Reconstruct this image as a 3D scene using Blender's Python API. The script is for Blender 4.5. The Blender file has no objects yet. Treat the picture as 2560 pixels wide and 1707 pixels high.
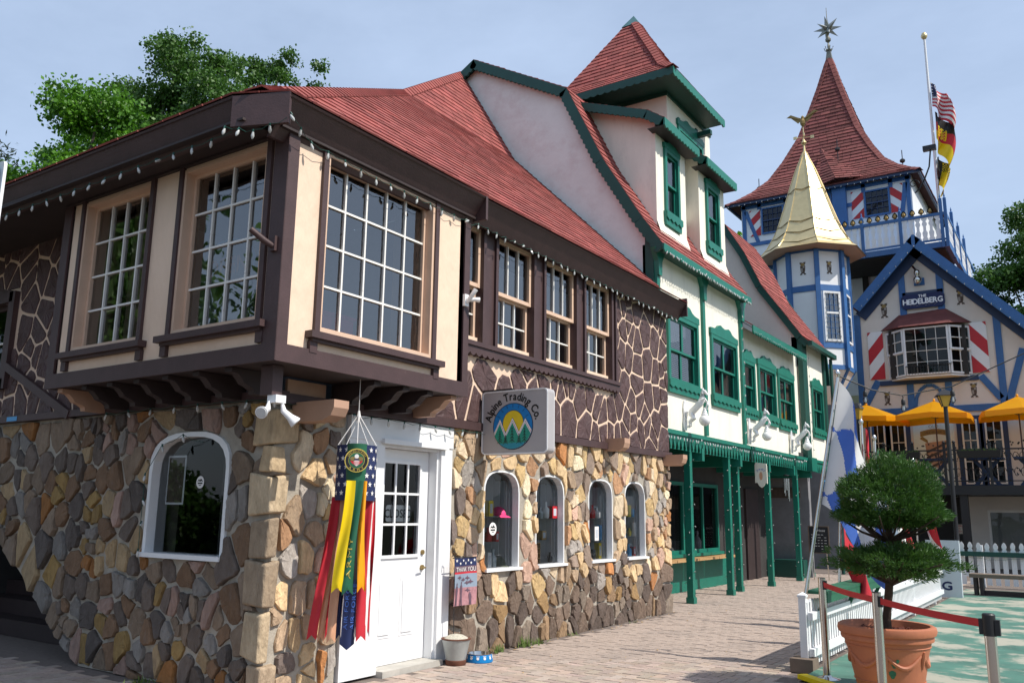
import bpy, math, random
import numpy as np
from mathutils import Matrix, Vector

random.seed(7)
rng = np.random.default_rng(7)
SC = bpy.context.scene
COL = SC.collection
R = math.radians
A = np.array

# ------------------------------------------------------------------ camera
# street runs along +Y, the shop fronts face +X, side walls face -Y, camera at the origin
yaw, pitch, roll = 0.595327794, 0.197082315, 0.0131512385
fw = A([-math.sin(yaw) * math.cos(pitch), math.cos(yaw) * math.cos(pitch), math.sin(pitch)])
rt = A([math.cos(yaw), math.sin(yaw), 0.0])
up0 = np.cross(rt, fw)
cr, sr = math.cos(roll), math.sin(roll)
rt2, up2 = cr * rt + sr * up0, -sr * rt + cr * up0
cd = bpy.data.cameras.new('camera')
cd.lens = 29.85
cd.sensor_width = 36.0
cd.clip_start = 0.05
cd.clip_end = 4000
cam = bpy.data.objects.new('camera', cd)
cam.matrix_world = Matrix(((rt2[0], up2[0], -fw[0], 0), (rt2[1], up2[1], -fw[1], 0), (rt2[2], up2[2], -fw[2], 1.5), (0, 0, 0, 1)))
COL.objects.link(cam)
SC.camera = cam
CAM = A([0, 0, 1.5])


def project(p):
    d = A(p) - CAM
    z = d @ fw
    return 1280 + 2122.686 * (d @ rt2) / z, 853.5 - 2122.686 * (d @ up2) / z, z


# ------------------------------------------------------------------ light
SUN = A([1.0, 0.10, 1.22])
SUN = SUN / np.linalg.norm(SUN)
elev = math.asin(SUN[2])
azim = math.atan2(SUN[0], SUN[1])
w = bpy.data.worlds.new('World')
SC.world = w
w.use_nodes = True
nt = w.node_tree
bg = nt.nodes['Background']
sky = nt.nodes.new('ShaderNodeTexSky')
sky.sky_type = 'NISHITA'
sky.sun_disc = False
sky.sun_elevation = elev
sky.sun_rotation = azim
sky.altitude = 400
sky.air_density = 1.25
sky.dust_density = 1.6
sky.ozone_density = 1.4
tc = nt.nodes.new('ShaderNodeTexCoord')
mp = nt.nodes.new('ShaderNodeMapping')
mp.inputs['Scale'].default_value = (1.0, 1.6, 3.2)
cn = nt.nodes.new('ShaderNodeTexNoise')
cn.inputs['Scale'].default_value = 1.2
cn.inputs['Detail'].default_value = 7
cn.inputs['Roughness'].default_value = 0.62
ramp = nt.nodes.new('ShaderNodeValToRGB')
ramp.color_ramp.elements[0].position = 0.32
ramp.color_ramp.elements[0].color = (0.40, 0.40, 0.40, 1)
ramp.color_ramp.elements[1].position = 0.78
ramp.color_ramp.elements[1].color = (0.72, 0.72, 0.72, 1)
mx = nt.nodes.new('ShaderNodeMixRGB')
mx.inputs[2].default_value = (6.3, 7.75, 10.3, 1)
nt.links.new(tc.outputs['Generated'], mp.inputs[0])
nt.links.new(mp.outputs[0], cn.inputs[0])
nt.links.new(cn.outputs[0], ramp.inputs[0])
nt.links.new(ramp.outputs[0], mx.inputs[0])
nt.links.new(sky.outputs[0], mx.inputs[1])
nt.links.new(mx.outputs[0], bg.inputs[0])
bg.inputs[1].default_value = 0.105

sl = bpy.data.lights.new('sun', 'SUN')
sl.energy = 4.8
sl.angle = R(0.55)
sl.color = (1.0, 0.94, 0.85)
so = bpy.data.objects.new('sun', sl)
so.rotation_euler = Vector(-SUN).to_track_quat('-Z', 'Y').to_euler()
so.location = (20, 5, 30)
COL.objects.link(so)
SC.view_settings.view_transform = 'Standard'
SC.view_settings.look = 'None'
SC.view_settings.exposure = 0.12
SC.view_settings.gamma = 1.0
SC.view_settings.use_curve_mapping = False
SC.render.engine = 'CYCLES'
SC.cycles.use_denoising = True
SC.cycles.max_bounces = 7
SC.cycles.transparent_max_bounces = 14
SC.cycles.caustics_reflective = False
SC.cycles.caustics_refractive = False


# ------------------------------------------------------------------ materials
def lin(r, g, b):
    f = lambda c: c / 12.92 if c <= 0.04045 else ((c + 0.055) / 1.055) ** 2.4
    return (f(r / 255), f(g / 255), f(b / 255))


MATS = {}


def pm(name, col, rough=0.6, var=0.12, scale=6.0, bump=0.0, bscale=30.0, metal=0.0, objcol=False, spec=0.5, col2=None, stretch=None, coat=0.0, detail=5.0, attrcol=None, dirt=None, dscale=3.0, dpos=(0.55, 0.75)):
    m = bpy.data.materials.new(name)
    m.use_nodes = True
    n, l = m.node_tree.nodes, m.node_tree.links
    b = n['Principled BSDF']
    b.inputs['Roughness'].default_value = rough
    b.inputs['Metallic'].default_value = metal
    b.inputs['Specular IOR Level'].default_value = spec
    if coat:
        b.inputs['Coat Weight'].default_value = coat
    t = n.new('ShaderNodeTexCoord')
    vec = t.outputs['Object']
    if stretch:
        q = n.new('ShaderNodeMapping')
        q.inputs['Scale'].default_value = stretch
        l.new(vec, q.inputs[0])
        vec = q.outputs[0]
    no = n.new('ShaderNodeTexNoise')
    no.inputs['Scale'].default_value = scale
    no.inputs['Detail'].default_value = detail
    no.inputs['Roughness'].default_value = 0.65
    l.new(vec, no.inputs[0])
    cr_ = n.new('ShaderNodeValToRGB')
    c2 = col2 or tuple(min(1, c * (1 + var)) for c in col)
    c1 = col if col2 else tuple(c * (1 - var) for c in col)
    cr_.color_ramp.elements[0].position = 0.3
    cr_.color_ramp.elements[1].position = 0.7
    cr_.color_ramp.elements[0].color = (*c1, 1)
    cr_.color_ramp.elements[1].color = (*c2, 1)
    l.new(no.outputs[0], cr_.inputs[0])
    out = cr_.outputs[0]
    if objcol or attrcol:
        if attrcol:
            oi = n.new('ShaderNodeVertexColor')
            oi.layer_name = attrcol
        else:
            oi = n.new('ShaderNodeObjectInfo')
        mm = n.new('ShaderNodeMixRGB')
        mm.blend_type = 'MULTIPLY'
        mm.inputs[0].default_value = 1
        l.new(out, mm.inputs[1])
        l.new(oi.outputs['Color'], mm.inputs[2])
        out = mm.outputs[0]
    if dirt:
        n2 = n.new('ShaderNodeTexNoise')
        n2.inputs['Scale'].default_value = dscale
        n2.inputs['Detail'].default_value = 8
        n2.inputs['Roughness'].default_value = 0.7
        l.new(vec, n2.inputs[0])
        r2 = n.new('ShaderNodeValToRGB')
        r2.color_ramp.elements[0].position, r2.color_ramp.elements[1].position = dpos
        l.new(n2.outputs[0], r2.inputs[0])
        m2 = n.new('ShaderNodeMixRGB')
        l.new(r2.outputs[0], m2.inputs[0])
        l.new(out, m2.inputs[1])
        m2.inputs[2].default_value = (*dirt, 1)
        out = m2.outputs[0]
    l.new(out, b.inputs['Base Color'])
    if bump:
        nb = n.new('ShaderNodeTexNoise')
        nb.inputs['Scale'].default_value = bscale
        nb.inputs['Detail'].default_value = 6
        l.new(vec, nb.inputs[0])
        bp = n.new('ShaderNodeBump')
        bp.inputs['Strength'].default_value = 1.0
        bp.inputs['Distance'].default_value = bump
        l.new(nb.outputs[0], bp.inputs['Height'])
        l.new(bp.outputs[0], b.inputs['Normal'])
    MATS[name] = m
    return m


def glass_mat(name, ior=1.6, tint=(0.93, 0.96, 0.97), wav=0.0):
    m = bpy.data.materials.new(name)
    m.use_nodes = True
    n, l = m.node_tree.nodes, m.node_tree.links
    n.remove(n['Principled BSDF'])
    tr = n.new('ShaderNodeBsdfTransparent')
    tr.inputs[0].default_value = (*tint, 1)
    gl = n.new('ShaderNodeBsdfGlossy')
    gl.inputs['Roughness'].default_value = 0.015
    fr = n.new('ShaderNodeFresnel')
    fr.inputs[0].default_value = ior
    ms = n.new('ShaderNodeMixShader')
    if wav:
        t = n.new('ShaderNodeTexCoord')
        no = n.new('ShaderNodeTexNoise')
        no.inputs['Scale'].default_value = 2.5
        no.inputs['Detail'].default_value = 1
        bp = n.new('ShaderNodeBump')
        bp.inputs['Distance'].default_value = wav
        l.new(t.outputs['Object'], no.inputs[0])
        l.new(no.outputs[0], bp.inputs['Height'])
        l.new(bp.outputs[0], gl.inputs['Normal'])
    l.new(fr.outputs[0], ms.inputs[0])
    l.new(tr.outputs[0], ms.inputs[1])
    l.new(gl.outputs[0], ms.inputs[2])
    l.new(ms.outputs[0], n['Material Output'].inputs[0])
    MATS[name] = m
    return m


def leaf_mat(name, c1, c2, scale=1.2, tl=0.45, rough=0.5):
    m = bpy.data.materials.new(name)
    m.use_nodes = True
    n, l = m.node_tree.nodes, m.node_tree.links
    b = n['Principled BSDF']
    b.inputs['Roughness'].default_value = rough
    t = n.new('ShaderNodeTexCoord')
    no = n.new('ShaderNodeTexNoise')
    no.inputs['Scale'].default_value = scale
    no.inputs['Detail'].default_value = 6
    no.inputs['Roughness'].default_value = 0.75
    l.new(t.outputs['Object'], no.inputs[0])
    cr_ = n.new('ShaderNodeValToRGB')
    cr_.color_ramp.elements[0].position = 0.33
    cr_.color_ramp.elements[1].position = 0.68
    cr_.color_ramp.elements[0].color = (*c1, 1)
    cr_.color_ramp.elements[1].color = (*c2, 1)
    l.new(no.outputs[0], cr_.inputs[0])
    l.new(cr_.outputs[0], b.inputs['Base Color'])
    ts = n.new('ShaderNodeBsdfTranslucent')
    l.new(cr_.outputs[0], ts.inputs[0])
    ms = n.new('ShaderNodeMixShader')
    ms.inputs[0].default_value = tl
    l.new(b.outputs[0], ms.inputs[1])
    l.new(ts.outputs[0], ms.inputs[2])
    l.new(ms.outputs[0], n['Material Output'].inputs[0])
    MATS[name] = m
    return m


def emit_mat(name, col, s):
    m = bpy.data.materials.new(name)
    m.use_nodes = True
    b = m.node_tree.nodes['Principled BSDF']
    b.inputs['Base Color'].default_value = (*col, 1)
    b.inputs['Emission Color'].default_value = (*col, 1)
    b.inputs['Emission Strength'].default_value = s
    MATS[name] = m
    return m


WHT = (1, 1, 1)
pm('mortar', (0.37, 0.335, 0.28), 0.9, 0.2, 9, 0.006, 60)
pm('stone', (0.60, 0.575, 0.55), 0.9, 0.3, 9, 0.020, 24, col2=(1.0, 0.985, 0.96), objcol=True, dirt=(0.17, 0.145, 0.13), dscale=5.5, dpos=(0.56, 0.86), stretch=(1.7, 1.7, 0.75), detail=9)
pm('stone_mix', (0.60, 0.575, 0.55), 0.9, 0.3, 9, 0.020, 24, col2=(1.0, 0.985, 0.96), attrcol='tone', dirt=(0.17, 0.145, 0.13), dscale=5.5, dpos=(0.56, 0.86), stretch=(1.7, 1.7, 0.75), detail=9)
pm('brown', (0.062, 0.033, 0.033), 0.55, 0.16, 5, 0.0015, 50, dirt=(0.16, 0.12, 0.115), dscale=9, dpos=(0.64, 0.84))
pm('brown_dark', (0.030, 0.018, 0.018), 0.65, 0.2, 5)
pm('brown_stone', (0.080, 0.043, 0.042), 0.6, 0.22, 7, 0.014, 14)
pm('cream', (0.78, 0.585, 0.44), 0.75, 0.06, 3, 0.016, 8, dirt=(0.62, 0.46, 0.35), dscale=4, dpos=(0.6, 0.9), stretch=(1, 1, 0.5))
pm('cream_wood', (0.66, 0.46, 0.335), 0.6, 0.06, 4)
pm('cream_mortar', (0.74, 0.545, 0.41), 0.8, 0.08, 6, 0.003, 40)
pm('tan', (0.47, 0.285, 0.195), 0.6, 0.08, 4)
pm('white_paint', (0.78, 0.79, 0.80), 0.4, 0.03, 4, dirt=(0.52, 0.48, 0.43), dscale=7, dpos=(0.68, 0.86))
pm('old_white', (0.80, 0.78, 0.74), 0.55, 0.05, 4, dirt=(0.25, 0.20, 0.17), dscale=28, dpos=(0.62, 0.72))
pm('red_shingle', (0.235, 0.062, 0.052), 0.9, 0.22, 3.5, 0.003, 140, dirt=(0.15, 0.05, 0.045), dscale=1.3, dpos=(0.5, 0.8))
pm('red_shingle_dark', (0.155, 0.047, 0.043), 0.9, 0.25, 2.5, 0.003, 120)
pm('roof_under', (0.05, 0.016, 0.014), 0.95, 0.1)
pm('green', (0.005, 0.150, 0.105), 0.45, 0.12, 4, 0.001, 40)
pm('green_dark', (0.004, 0.062, 0.048), 0.5, 0.12, 4)  # green with shade put in, for sun-averted trim; also dark wires and pipes
pm('stucco', (0.80, 0.765, 0.66), 0.85, 0.05, 4, 0.004, 16, dirt=(0.55, 0.53, 0.46), dscale=2.6, dpos=(0.54, 0.86), stretch=(1, 1, 0.3))
pm('stucco_grey', (0.72, 0.82, 0.79), 0.9, 0.05, 3, 0.006, 9, dirt=(0.56, 0.55, 0.53), dscale=1.6, dpos=(0.5, 0.85))
pm('stucco_cream', (0.70, 0.645, 0.585), 0.85, 0.05, 2, 0.005, 10)
pm('blue', (0.033, 0.125, 0.33), 0.5, 0.12, 4)
pm('blue_dark', (0.014, 0.036, 0.10), 0.5, 0.12, 4)
pm('red_paint', (0.48, 0.012, 0.02), 0.45, 0.06, 5)
pm('gold', (0.70, 0.56, 0.30), 0.42, 0.08, 5, metal=0.85)
pm('gold_old', (0.30, 0.21, 0.08), 0.5, 0.15, 8, metal=0.6)
pm('brick', (0.40, 0.325, 0.275), 0.85, 0.16, 14, 0.002, 90, objcol=True, dirt=(0.24, 0.20, 0.175), dscale=1.6, dpos=(0.5, 0.8))
pm('brick_far', (0.385, 0.31, 0.262), 0.85, 0.18, 14, 0.002, 90, dirt=(0.25, 0.21, 0.185), dscale=1.2, dpos=(0.5, 0.8))
pm('joint', (0.155, 0.125, 0.108), 0.95, 0.2, 20)
pm('asphalt', (0.10, 0.098, 0.094), 0.9, 0.2, 20)
pm('green_slab', (0.062, 0.165, 0.125), 0.7, 0.3, 2.5, dirt=(0.36, 0.35, 0.28), dscale=1.5, dpos=(0.485, 0.56), stretch=(0.75, 1.0, 1))
pm('grassland', (0.055, 0.065, 0.035), 0.95, 0.3, 3)
pm('concrete', (0.42, 0.40, 0.36), 0.9, 0.15, 6, 0.002, 60)
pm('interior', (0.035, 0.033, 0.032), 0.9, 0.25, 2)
pm('bay_interior', (0.26, 0.29, 0.34), 0.9, 0.3, 1.5)
pm('interior_mid', (0.20, 0.20, 0.21), 0.9, 0.2, 2)
pm('black', (0.012, 0.012, 0.013), 0.5, 0.1)
pm('iron', (0.010, 0.010, 0.012), 0.45, 0.1)
pm('steel', (0.60, 0.59, 0.56), 0.16, 0.04, 3, metal=1.0)
pm('galv', (0.36, 0.38, 0.37), 0.5, 0.15, 7, metal=0.35, dirt=(0.16, 0.065, 0.035), dscale=5, dpos=(0.66, 0.8))
pm('rust', (0.12, 0.045, 0.025), 0.9, 0.25, 9)
pm('terracotta', (0.42, 0.145, 0.07), 0.62, 0.10, 5, 0.001, 40, dirt=(0.32, 0.105, 0.055), dscale=2, dpos=(0.5, 0.8))
pm('mulch', (0.11, 0.028, 0.018), 0.95, 0.4, 30)
pm('bark', (0.050, 0.032, 0.022), 0.95, 0.3, 9, 0.01, 30)
pm('bark_light', (0.11, 0.09, 0.07), 0.95, 0.3, 6, 0.01, 20)
pm('belt_red', (0.52, 0.012, 0.02), 0.6, 0.05, 6)
pm('yellow', (0.80, 0.60, 0.0), 0.6, 0.06, 5)
pm('orange', (0.85, 0.33, 0.0), 0.65, 0.06, 5)
pm('umbrella', (0.85, 0.47, 0.005), 0.7, 0.05, 4)
pm('navy', (0.010, 0.020, 0.085), 0.7, 0.1, 5)
pm('flag_red', (0.52, 0.02, 0.035), 0.7, 0.08, 4)
pm('flag_white', (0.76, 0.74, 0.72), 0.7, 0.04, 4)
pm('flag_tan', (0.62, 0.33, 0.20), 0.75, 0.1, 4)
pm('flag_blue', (0.065, 0.16, 0.55), 0.7, 0.06, 4)
pm('flag_green', (0.012, 0.11, 0.055), 0.65, 0.1, 4)
pm('flag_yellow', (0.80, 0.58, 0.0), 0.6, 0.06, 4)
pm('flag_orange', (0.82, 0.34, 0.0), 0.6, 0.06, 4)
pm('light_blue', (0.24, 0.30, 0.38), 0.7, 0.06, 4)
pm('purple', (0.12, 0.07, 0.10), 0.8, 0.1, 4)
pm('pink_sky', (0.40, 0.20, 0.22), 0.8, 0.4, 9)
pm('sign_grey', (0.40, 0.38, 0.385), 0.42, 0.06, 3)
pm('sign_blue', (0.0, 0.19, 0.52), 0.5, 0.04, 4)
pm('sign_yellow', (0.76, 0.56, 0.02), 0.5, 0.06, 4)
pm('sign_green', (0.01, 0.28, 0.20), 0.5, 0.10, 4)
pm('sign_teal', (0.01, 0.26, 0.36), 0.5, 0.06, 4)
pm('ink', (0.008, 0.009, 0.010), 0.5, 0.05)
pm('gold_ink', (0.55, 0.42, 0.08), 0.5, 0.05)
pm('grey_ink', (0.30, 0.27, 0.24), 0.6, 0.2)
pm('brown_ink', (0.085, 0.06, 0.045), 0.7, 0.4, 14)
pm('paper', (0.50, 0.53, 0.58), 0.8, 0.03)
pm('blind', (0.62, 0.63, 0.63), 0.7, 0.04)
pm('curtain', (0.42, 0.45, 0.44), 0.9, 0.15, 5)
pm('pink', (0.78, 0.055, 0.20), 0.45, 0.05)
pm('hat_green', (0.10, 0.115, 0.085), 0.9, 0.1)
pm('wood_light', (0.42, 0.26, 0.10), 0.6, 0.12, 6)
pm('wood_grey', (0.16, 0.12, 0.09), 0.8, 0.2, 6)
pm('plank', (0.45, 0.27, 0.12), 0.6, 0.2, 5, stretch=(4, 1, 4))
pm('bowl_blue', (0.0, 0.20, 0.52), 0.4, 0.05)
pm('cat_sand', (0.48, 0.45, 0.37), 0.95, 0.3, 60, 0.004, 120)
pm('bulb_glass', (0.52, 0.53, 0.52), 0.06, 0.04, spec=1.0)
pm('bulb_green', (0.01, 0.10, 0.05), 0.5, 0.05)
pm('lamp_white', (0.80, 0.80, 0.81), 0.25, 0.02)
pm('lamp_amber', (0.60, 0.36, 0.05), 0.3, 0.1)
pm('copper_green', (0.10, 0.22, 0.22), 0.5, 0.2, 6, metal=0.5)
pm('lead', (0.20, 0.20, 0.17), 0.5, 0.2, 6, metal=0.5)
pm('clear_glassware', (0.35, 0.40, 0.42), 0.1, 0.2, 8)
pm('board_black', (0.015, 0.016, 0.02), 0.7, 0.1)
pm('pale_board', (0.50, 0.56, 0.60), 0.6, 0.04, 3)
pm('skyblue', (0.03, 0.28, 0.58), 0.4, 0.06)
pm('neon_dull', (0.60, 0.24, 0.13), 0.4, 0.05)
pm('weed', (0.09, 0.14, 0.025), 0.8, 0.3, 20)
glass_mat('glass', 2.8, wav=0.004)
glass_mat('glass_dark', 1.5, (0.55, 0.60, 0.62), wav=0.003)
glass_mat('glass_shop', 1.45, (0.9, 0.93, 0.94))
leaf_mat('parasol_cloth', (0.92, 0.40, 0.003), (0.96, 0.47, 0.004), 4, 0.5)
leaf_mat('leaf_maple', (0.05, 0.155, 0.010), (0.13, 0.32, 0.018), 0.9, 0.32)
leaf_mat('leaf_dark', (0.036, 0.105, 0.014), (0.095, 0.21, 0.026), 1.1, 0.3)
leaf_mat('leaf_pine', (0.012, 0.030, 0.014), (0.035, 0.060, 0.022), 1.1, 0.25)
leaf_mat('leaf_juniper', (0.024, 0.080, 0.012), (0.075, 0.165, 0.026), 8.0, 0.3)
M = MATS


# ------------------------------------------------------------------ mesh building
class Fr:
    """a wall plane: u to the side, v up, n outwards"""

    def __init__(s, o, u, v=(0, 0, 1)):
        s.o, s.u, s.v = A(o, float), A(u, float), A(v, float)
        s.n = np.cross(s.u, s.v)

    def P(s, u, v, d=0.0):
        return s.o + s.u * u + s.v * v + s.n * d


def street(x):
    return Fr((x, 0, 0), (0, 1, 0))


def side(y):
    return Fr((0, y, 0), (1, 0, 0))


class MB:
    def __init__(s):
        s.v, s.f, s.m = [], [], []

    def add(s, vs, fs, mi=0):
        k = len(s.v)
        s.v.extend([tuple(map(float, p)) for p in vs])
        s.f.extend([tuple(i + k for i in f) for f in fs])
        s.m.extend([mi] * len(fs))
        return s

    def box(s, x0, x1, y0, y1, z0, z1, mi=0):
        return s.add([(x0, y0, z0), (x1, y0, z0), (x1, y1, z0), (x0, y1, z0), (x0, y0, z1), (x1, y0, z1), (x1, y1, z1), (x0, y1, z1)],
                     [(0, 3, 2, 1), (4, 5, 6, 7), (0, 1, 5, 4), (1, 2, 6, 5), (2, 3, 7, 6), (3, 0, 4, 7)], mi)

    def fbox(s, fr, u0, u1, v0, v1, d0, d1, mi=0):
        P = fr.P
        return s.add([P(u0, v0, d0), P(u1, v0, d0), P(u1, v1, d0), P(u0, v1, d0), P(u0, v0, d1), P(u1, v0, d1), P(u1, v1, d1), P(u0, v1, d1)],
                     [(0, 3, 2, 1), (4, 5, 6, 7), (0, 1, 5, 4), (1, 2, 6, 5), (2, 3, 7, 6), (3, 0, 4, 7)], mi)

    def quad(s, a, b, c, d, mi=0):
        return s.add([a, b, c, d], [(0, 1, 2, 3)], mi)

    def prism(s, fr, poly, d0, d1, mi=0, caps=True):
        n = len(poly)
        vs = [fr.P(u, v, d0) for u, v in poly] + [fr.P(u, v, d1) for u, v in poly]
        fs = [(i, (i + 1) % n, (i + 1) % n + n, i + n) for i in range(n)]
        if caps:
            fs += [tuple(range(n))[::-1], tuple(range(n, 2 * n))]
        return s.add(vs, fs, mi)

    def beam(s, p, q, w, h, up=(0, 0, 1), mi=0):
        p, q, up = A(p, float), A(q, float), A(up, float)
        d = q - p
        d /= np.linalg.norm(d)
        a = np.cross(d, up)
        a /= np.linalg.norm(a)
        b = np.cross(a, d)
        a, b = a * w / 2, b * h / 2
        return s.add([p - a - b, p + a - b, p + a + b, p - a + b, q - a - b, q + a - b, q + a + b, q - a + b],
                     [(0, 3, 2, 1), (4, 5, 6, 7), (0, 1, 5, 4), (1, 2, 6, 5), (2, 3, 7, 6), (3, 0, 4, 7)], mi)

    def tube(s, pts, r, seg=8, mi=0, caps=True):
        pts = [A(p, float) for p in pts]
        n = len(pts)
        rr = r if hasattr(r, '__len__') else [r] * n
        ring = []
        ref = A([0.13, 0.27, 0.95])
        for i in range(n):
            d = pts[min(i + 1, n - 1)] - pts[max(i - 1, 0)]
            d /= max(np.linalg.norm(d), 1e-9)
            if abs(d @ ref) > 0.95:
                ref = A([0.9, 0.3, 0.1])
            a = np.cross(d, ref)
            a /= np.linalg.norm(a)
            b = np.cross(d, a)
            ring.append([pts[i] + rr[i] * (math.cos(t) * a + math.sin(t) * b) for t in np.arange(seg) * 2 * math.pi / seg])
        vs = [p for q in ring for p in q]
        fs = [(i * seg + j, i * seg + (j + 1) % seg, (i + 1) * seg + (j + 1) % seg, (i + 1) * seg + j) for i in range(n - 1) for j in range(seg)]
        if caps:
            fs += [tuple(range(seg))[::-1], tuple(range((n - 1) * seg, n * seg))]
        return s.add(vs, fs, mi)

    def lathe(s, c, prof, seg=24, mi=0, phase=0.0, sx=1.0, sy=1.0):
        """prof: (radius, z) from bottom to top"""
        n = len(prof)
        vs = [(c[0] + r * sx * math.cos(t + phase), c[1] + r * sy * math.sin(t + phase), c[2] + z) for r, z in prof for t in np.arange(seg) * 2 * math.pi / seg]
        fs = [(i * seg + j, i * seg + (j + 1) % seg, (i + 1) * seg + (j + 1) % seg, (i + 1) * seg + j) for i in range(n - 1) for j in range(seg)]
        fs += [tuple(range(seg))[::-1], tuple(range((n - 1) * seg, n * seg))]
        return s.add(vs, fs, mi)

    def grid(s, fn, nu, nv, mfn=None, both=False):
        k = len(s.v)
        for j in range(nv + 1):
            for i in range(nu + 1):
                s.v.append(tuple(map(float, fn(i / nu, j / nv))))
        for j in range(nv):
            for i in range(nu):
                a = k + j * (nu + 1) + i
                s.f.append((a, a + 1, a + nu + 2, a + nu + 1))
                s.m.append(mfn((i + .5) / nu, (j + .5) / nv) if mfn else 0)
        return s


ID = Matrix.Identity(4)
LOCS = {}


def mesh_of(name, mb, mats, smooth=False):
    me = bpy.data.meshes.new(name)
    me.from_pydata(mb.v, [], mb.f)
    if not isinstance(mats, (list, tuple)):
        mats = [mats]
    for q in mats:
        me.materials.append(M[q] if isinstance(q, str) else q)
    if len(mats) > 1:
        me.polygons.foreach_set('material_index', mb.m)
    if smooth:
        me.polygons.foreach_set('use_smooth', [True] * len(me.polygons))
        me.set_sharp_from_angle(angle=R(42))
    me.update()
    return me


def link(name, me, parent=None, mat=None, color=None):
    o = bpy.data.objects.new(name, me)
    COL.objects.link(o)
    if parent is not None:
        o.parent = parent
        lp = LOCS.get(parent.name)
        if lp is not None:
            o.matrix_parent_inverse = Matrix.Translation(-Vector(lp))
    if mat is not None:
        o.matrix_basis = mat
    if color is not None:
        o.color = (*color, 1)
    return o


def tag(o, label=None, cat=None, group=None, kind=None):
    for k, v in (('label', label), ('category', cat), ('group', group), ('kind', kind)):
        if v:
            o[k] = v
    return o


def ob(name, mb, mats, parent=None, smooth=False, label=None, cat=None, group=None, kind=None, color=None):
    """one mesh object, vertices given in world coordinates"""
    return tag(link(name, mesh_of(name, mb, mats, smooth), parent, None, color), label, cat, group, kind)


def thing(name, loc, label, cat, group=None):
    o = bpy.data.objects.new(name, None)
    o.empty_display_size = 0.2
    o.location = loc
    COL.objects.link(o)
    LOCS[o.name] = tuple(loc)
    return tag(o, label, cat, group)


def copy_tree(o, parent=None):
    c = o.copy()
    COL.objects.link(c)
    if parent is not None:
        c.parent = parent
    for ch in list(o.children):
        copy_tree(ch, c)
    return c


# ------------------------------------------------------------------ lettering (built-in font, one mesh per glyph)
GLYPH = {}


def load_glyphs(chars):
    tmp = []
    for ch in chars:
        cu = bpy.data.curves.new('glyph', 'FONT')
        cu.body = ch
        cu.size = 1.0
        cu.resolution_u = 3
        o = bpy.data.objects.new('glyph', cu)
        COL.objects.link(o)
        tmp.append((ch, o, cu))
    dg = bpy.context.evaluated_depsgraph_get()
    for ch, o, cu in tmp:
        me = bpy.data.meshes.new_from_object(o.evaluated_get(dg))
        vs = [(v.co.x, v.co.y) for v in me.vertices]
        fs = [tuple(p.vertices) for p in me.polygons]
        GLYPH[ch] = (vs, fs, min(v[0] for v in vs), max(v[0] for v in vs))
        bpy.data.meshes.remove(me)
    for ch, o, cu in tmp:
        bpy.data.objects.remove(o)
        bpy.data.curves.remove(cu)


load_glyphs(sorted(set('AlpineTradingCo.HEIDLBRGOPNTKYUMSCFJewelrychousW0123456789:-&THARN')))


def layout(text, size, sx=1.0, gap=0.10):
    x, out = 0.0, []
    for ch in text:
        if ch == ' ':
            x += 0.28 * size * sx
            continue
        vs, fs, a, b = GLYPH[ch]
        out.append((vs, fs, a, x, (b - a) * size * sx))
        x += (b - a) * size * sx + gap * size * sx
    return out, x - gap * size * sx


def letters(mb, text, size, fr, u, v, d, sx=1.0, gap=0.10, align='c', mi=0, arc=None, bold=0.0, scale_fn=None):
    """flat lettering on a plane; arc=(centre_u, centre_v, radius_u, radius_v, mid_angle) bends the baseline"""
    lay, wdt = layout(text, size, sx, gap)
    off = -wdt / 2 if align == 'c' else 0.0
    shifts = [(0, 0)] if not bold else [(-bold, 0), (bold, 0), (0, bold), (0, -bold)]
    for k, (sxh, syh) in enumerate(shifts):
        for vs, fs, a, x, cw in lay:
            if arc is None:
                pts = [fr.P(u + off + x + (p[0] - a) * size * sx + sxh, v + p[1] * size + syh, d + k * 0.0003) for p in vs]
            else:
                cu_, cv_, ru, rv, mid = arc
                ang = mid - (off + x + cw / 2) / ru
                er = A([math.cos(ang), math.sin(ang)])
                et = A([math.sin(ang), -math.cos(ang)])
                pts = []
                for p in vs:
                    q = A([cu_ + ru * er[0], cv_ + rv * er[1]]) + et * ((p[0] - a) * size * sx - cw / 2 + sxh) + er * (p[1] * size + syh)
                    pts.append(fr.P(q[0], q[1], d + k * 0.0003))
            mb.add(pts, fs, mi)
    return mb


# ------------------------------------------------------------------ polygons
def clip_half(poly, n, c):
    """keep the side n.p >= c"""
    out = []
    k = len(poly)
    for i in range(k):
        p, q = poly[i], poly[(i + 1) % k]
        a, b = p[0] * n[0] + p[1] * n[1] - c, q[0] * n[0] + q[1] * n[1] - c
        if a >= 0:
            out.append(p)
        if a * b < 0:
            t = a / (a - b)
            out.append((p[0] + t * (q[0] - p[0]), p[1] + t * (q[1] - p[1])))
    return out


def area(p):
    return 0.5 * sum(p[i][0] * p[(i + 1) % len(p)][1] - p[(i + 1) % len(p)][0] * p[i][1] for i in range(len(p)))


def centroid(p):
    a = area(p)
    if abs(a) < 1e-9:
        return p[0]
    x = y = 0
    for i in range(len(p)):
        c = p[i][0] * p[(i + 1) % len(p)][1] - p[(i + 1) % len(p)][0] * p[i][1]
        x += (p[i][0] + p[(i + 1) % len(p)][0]) * c
        y += (p[i][1] + p[(i + 1) % len(p)][1]) * c
    return (x / 6 / a, y / 6 / a)


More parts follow.
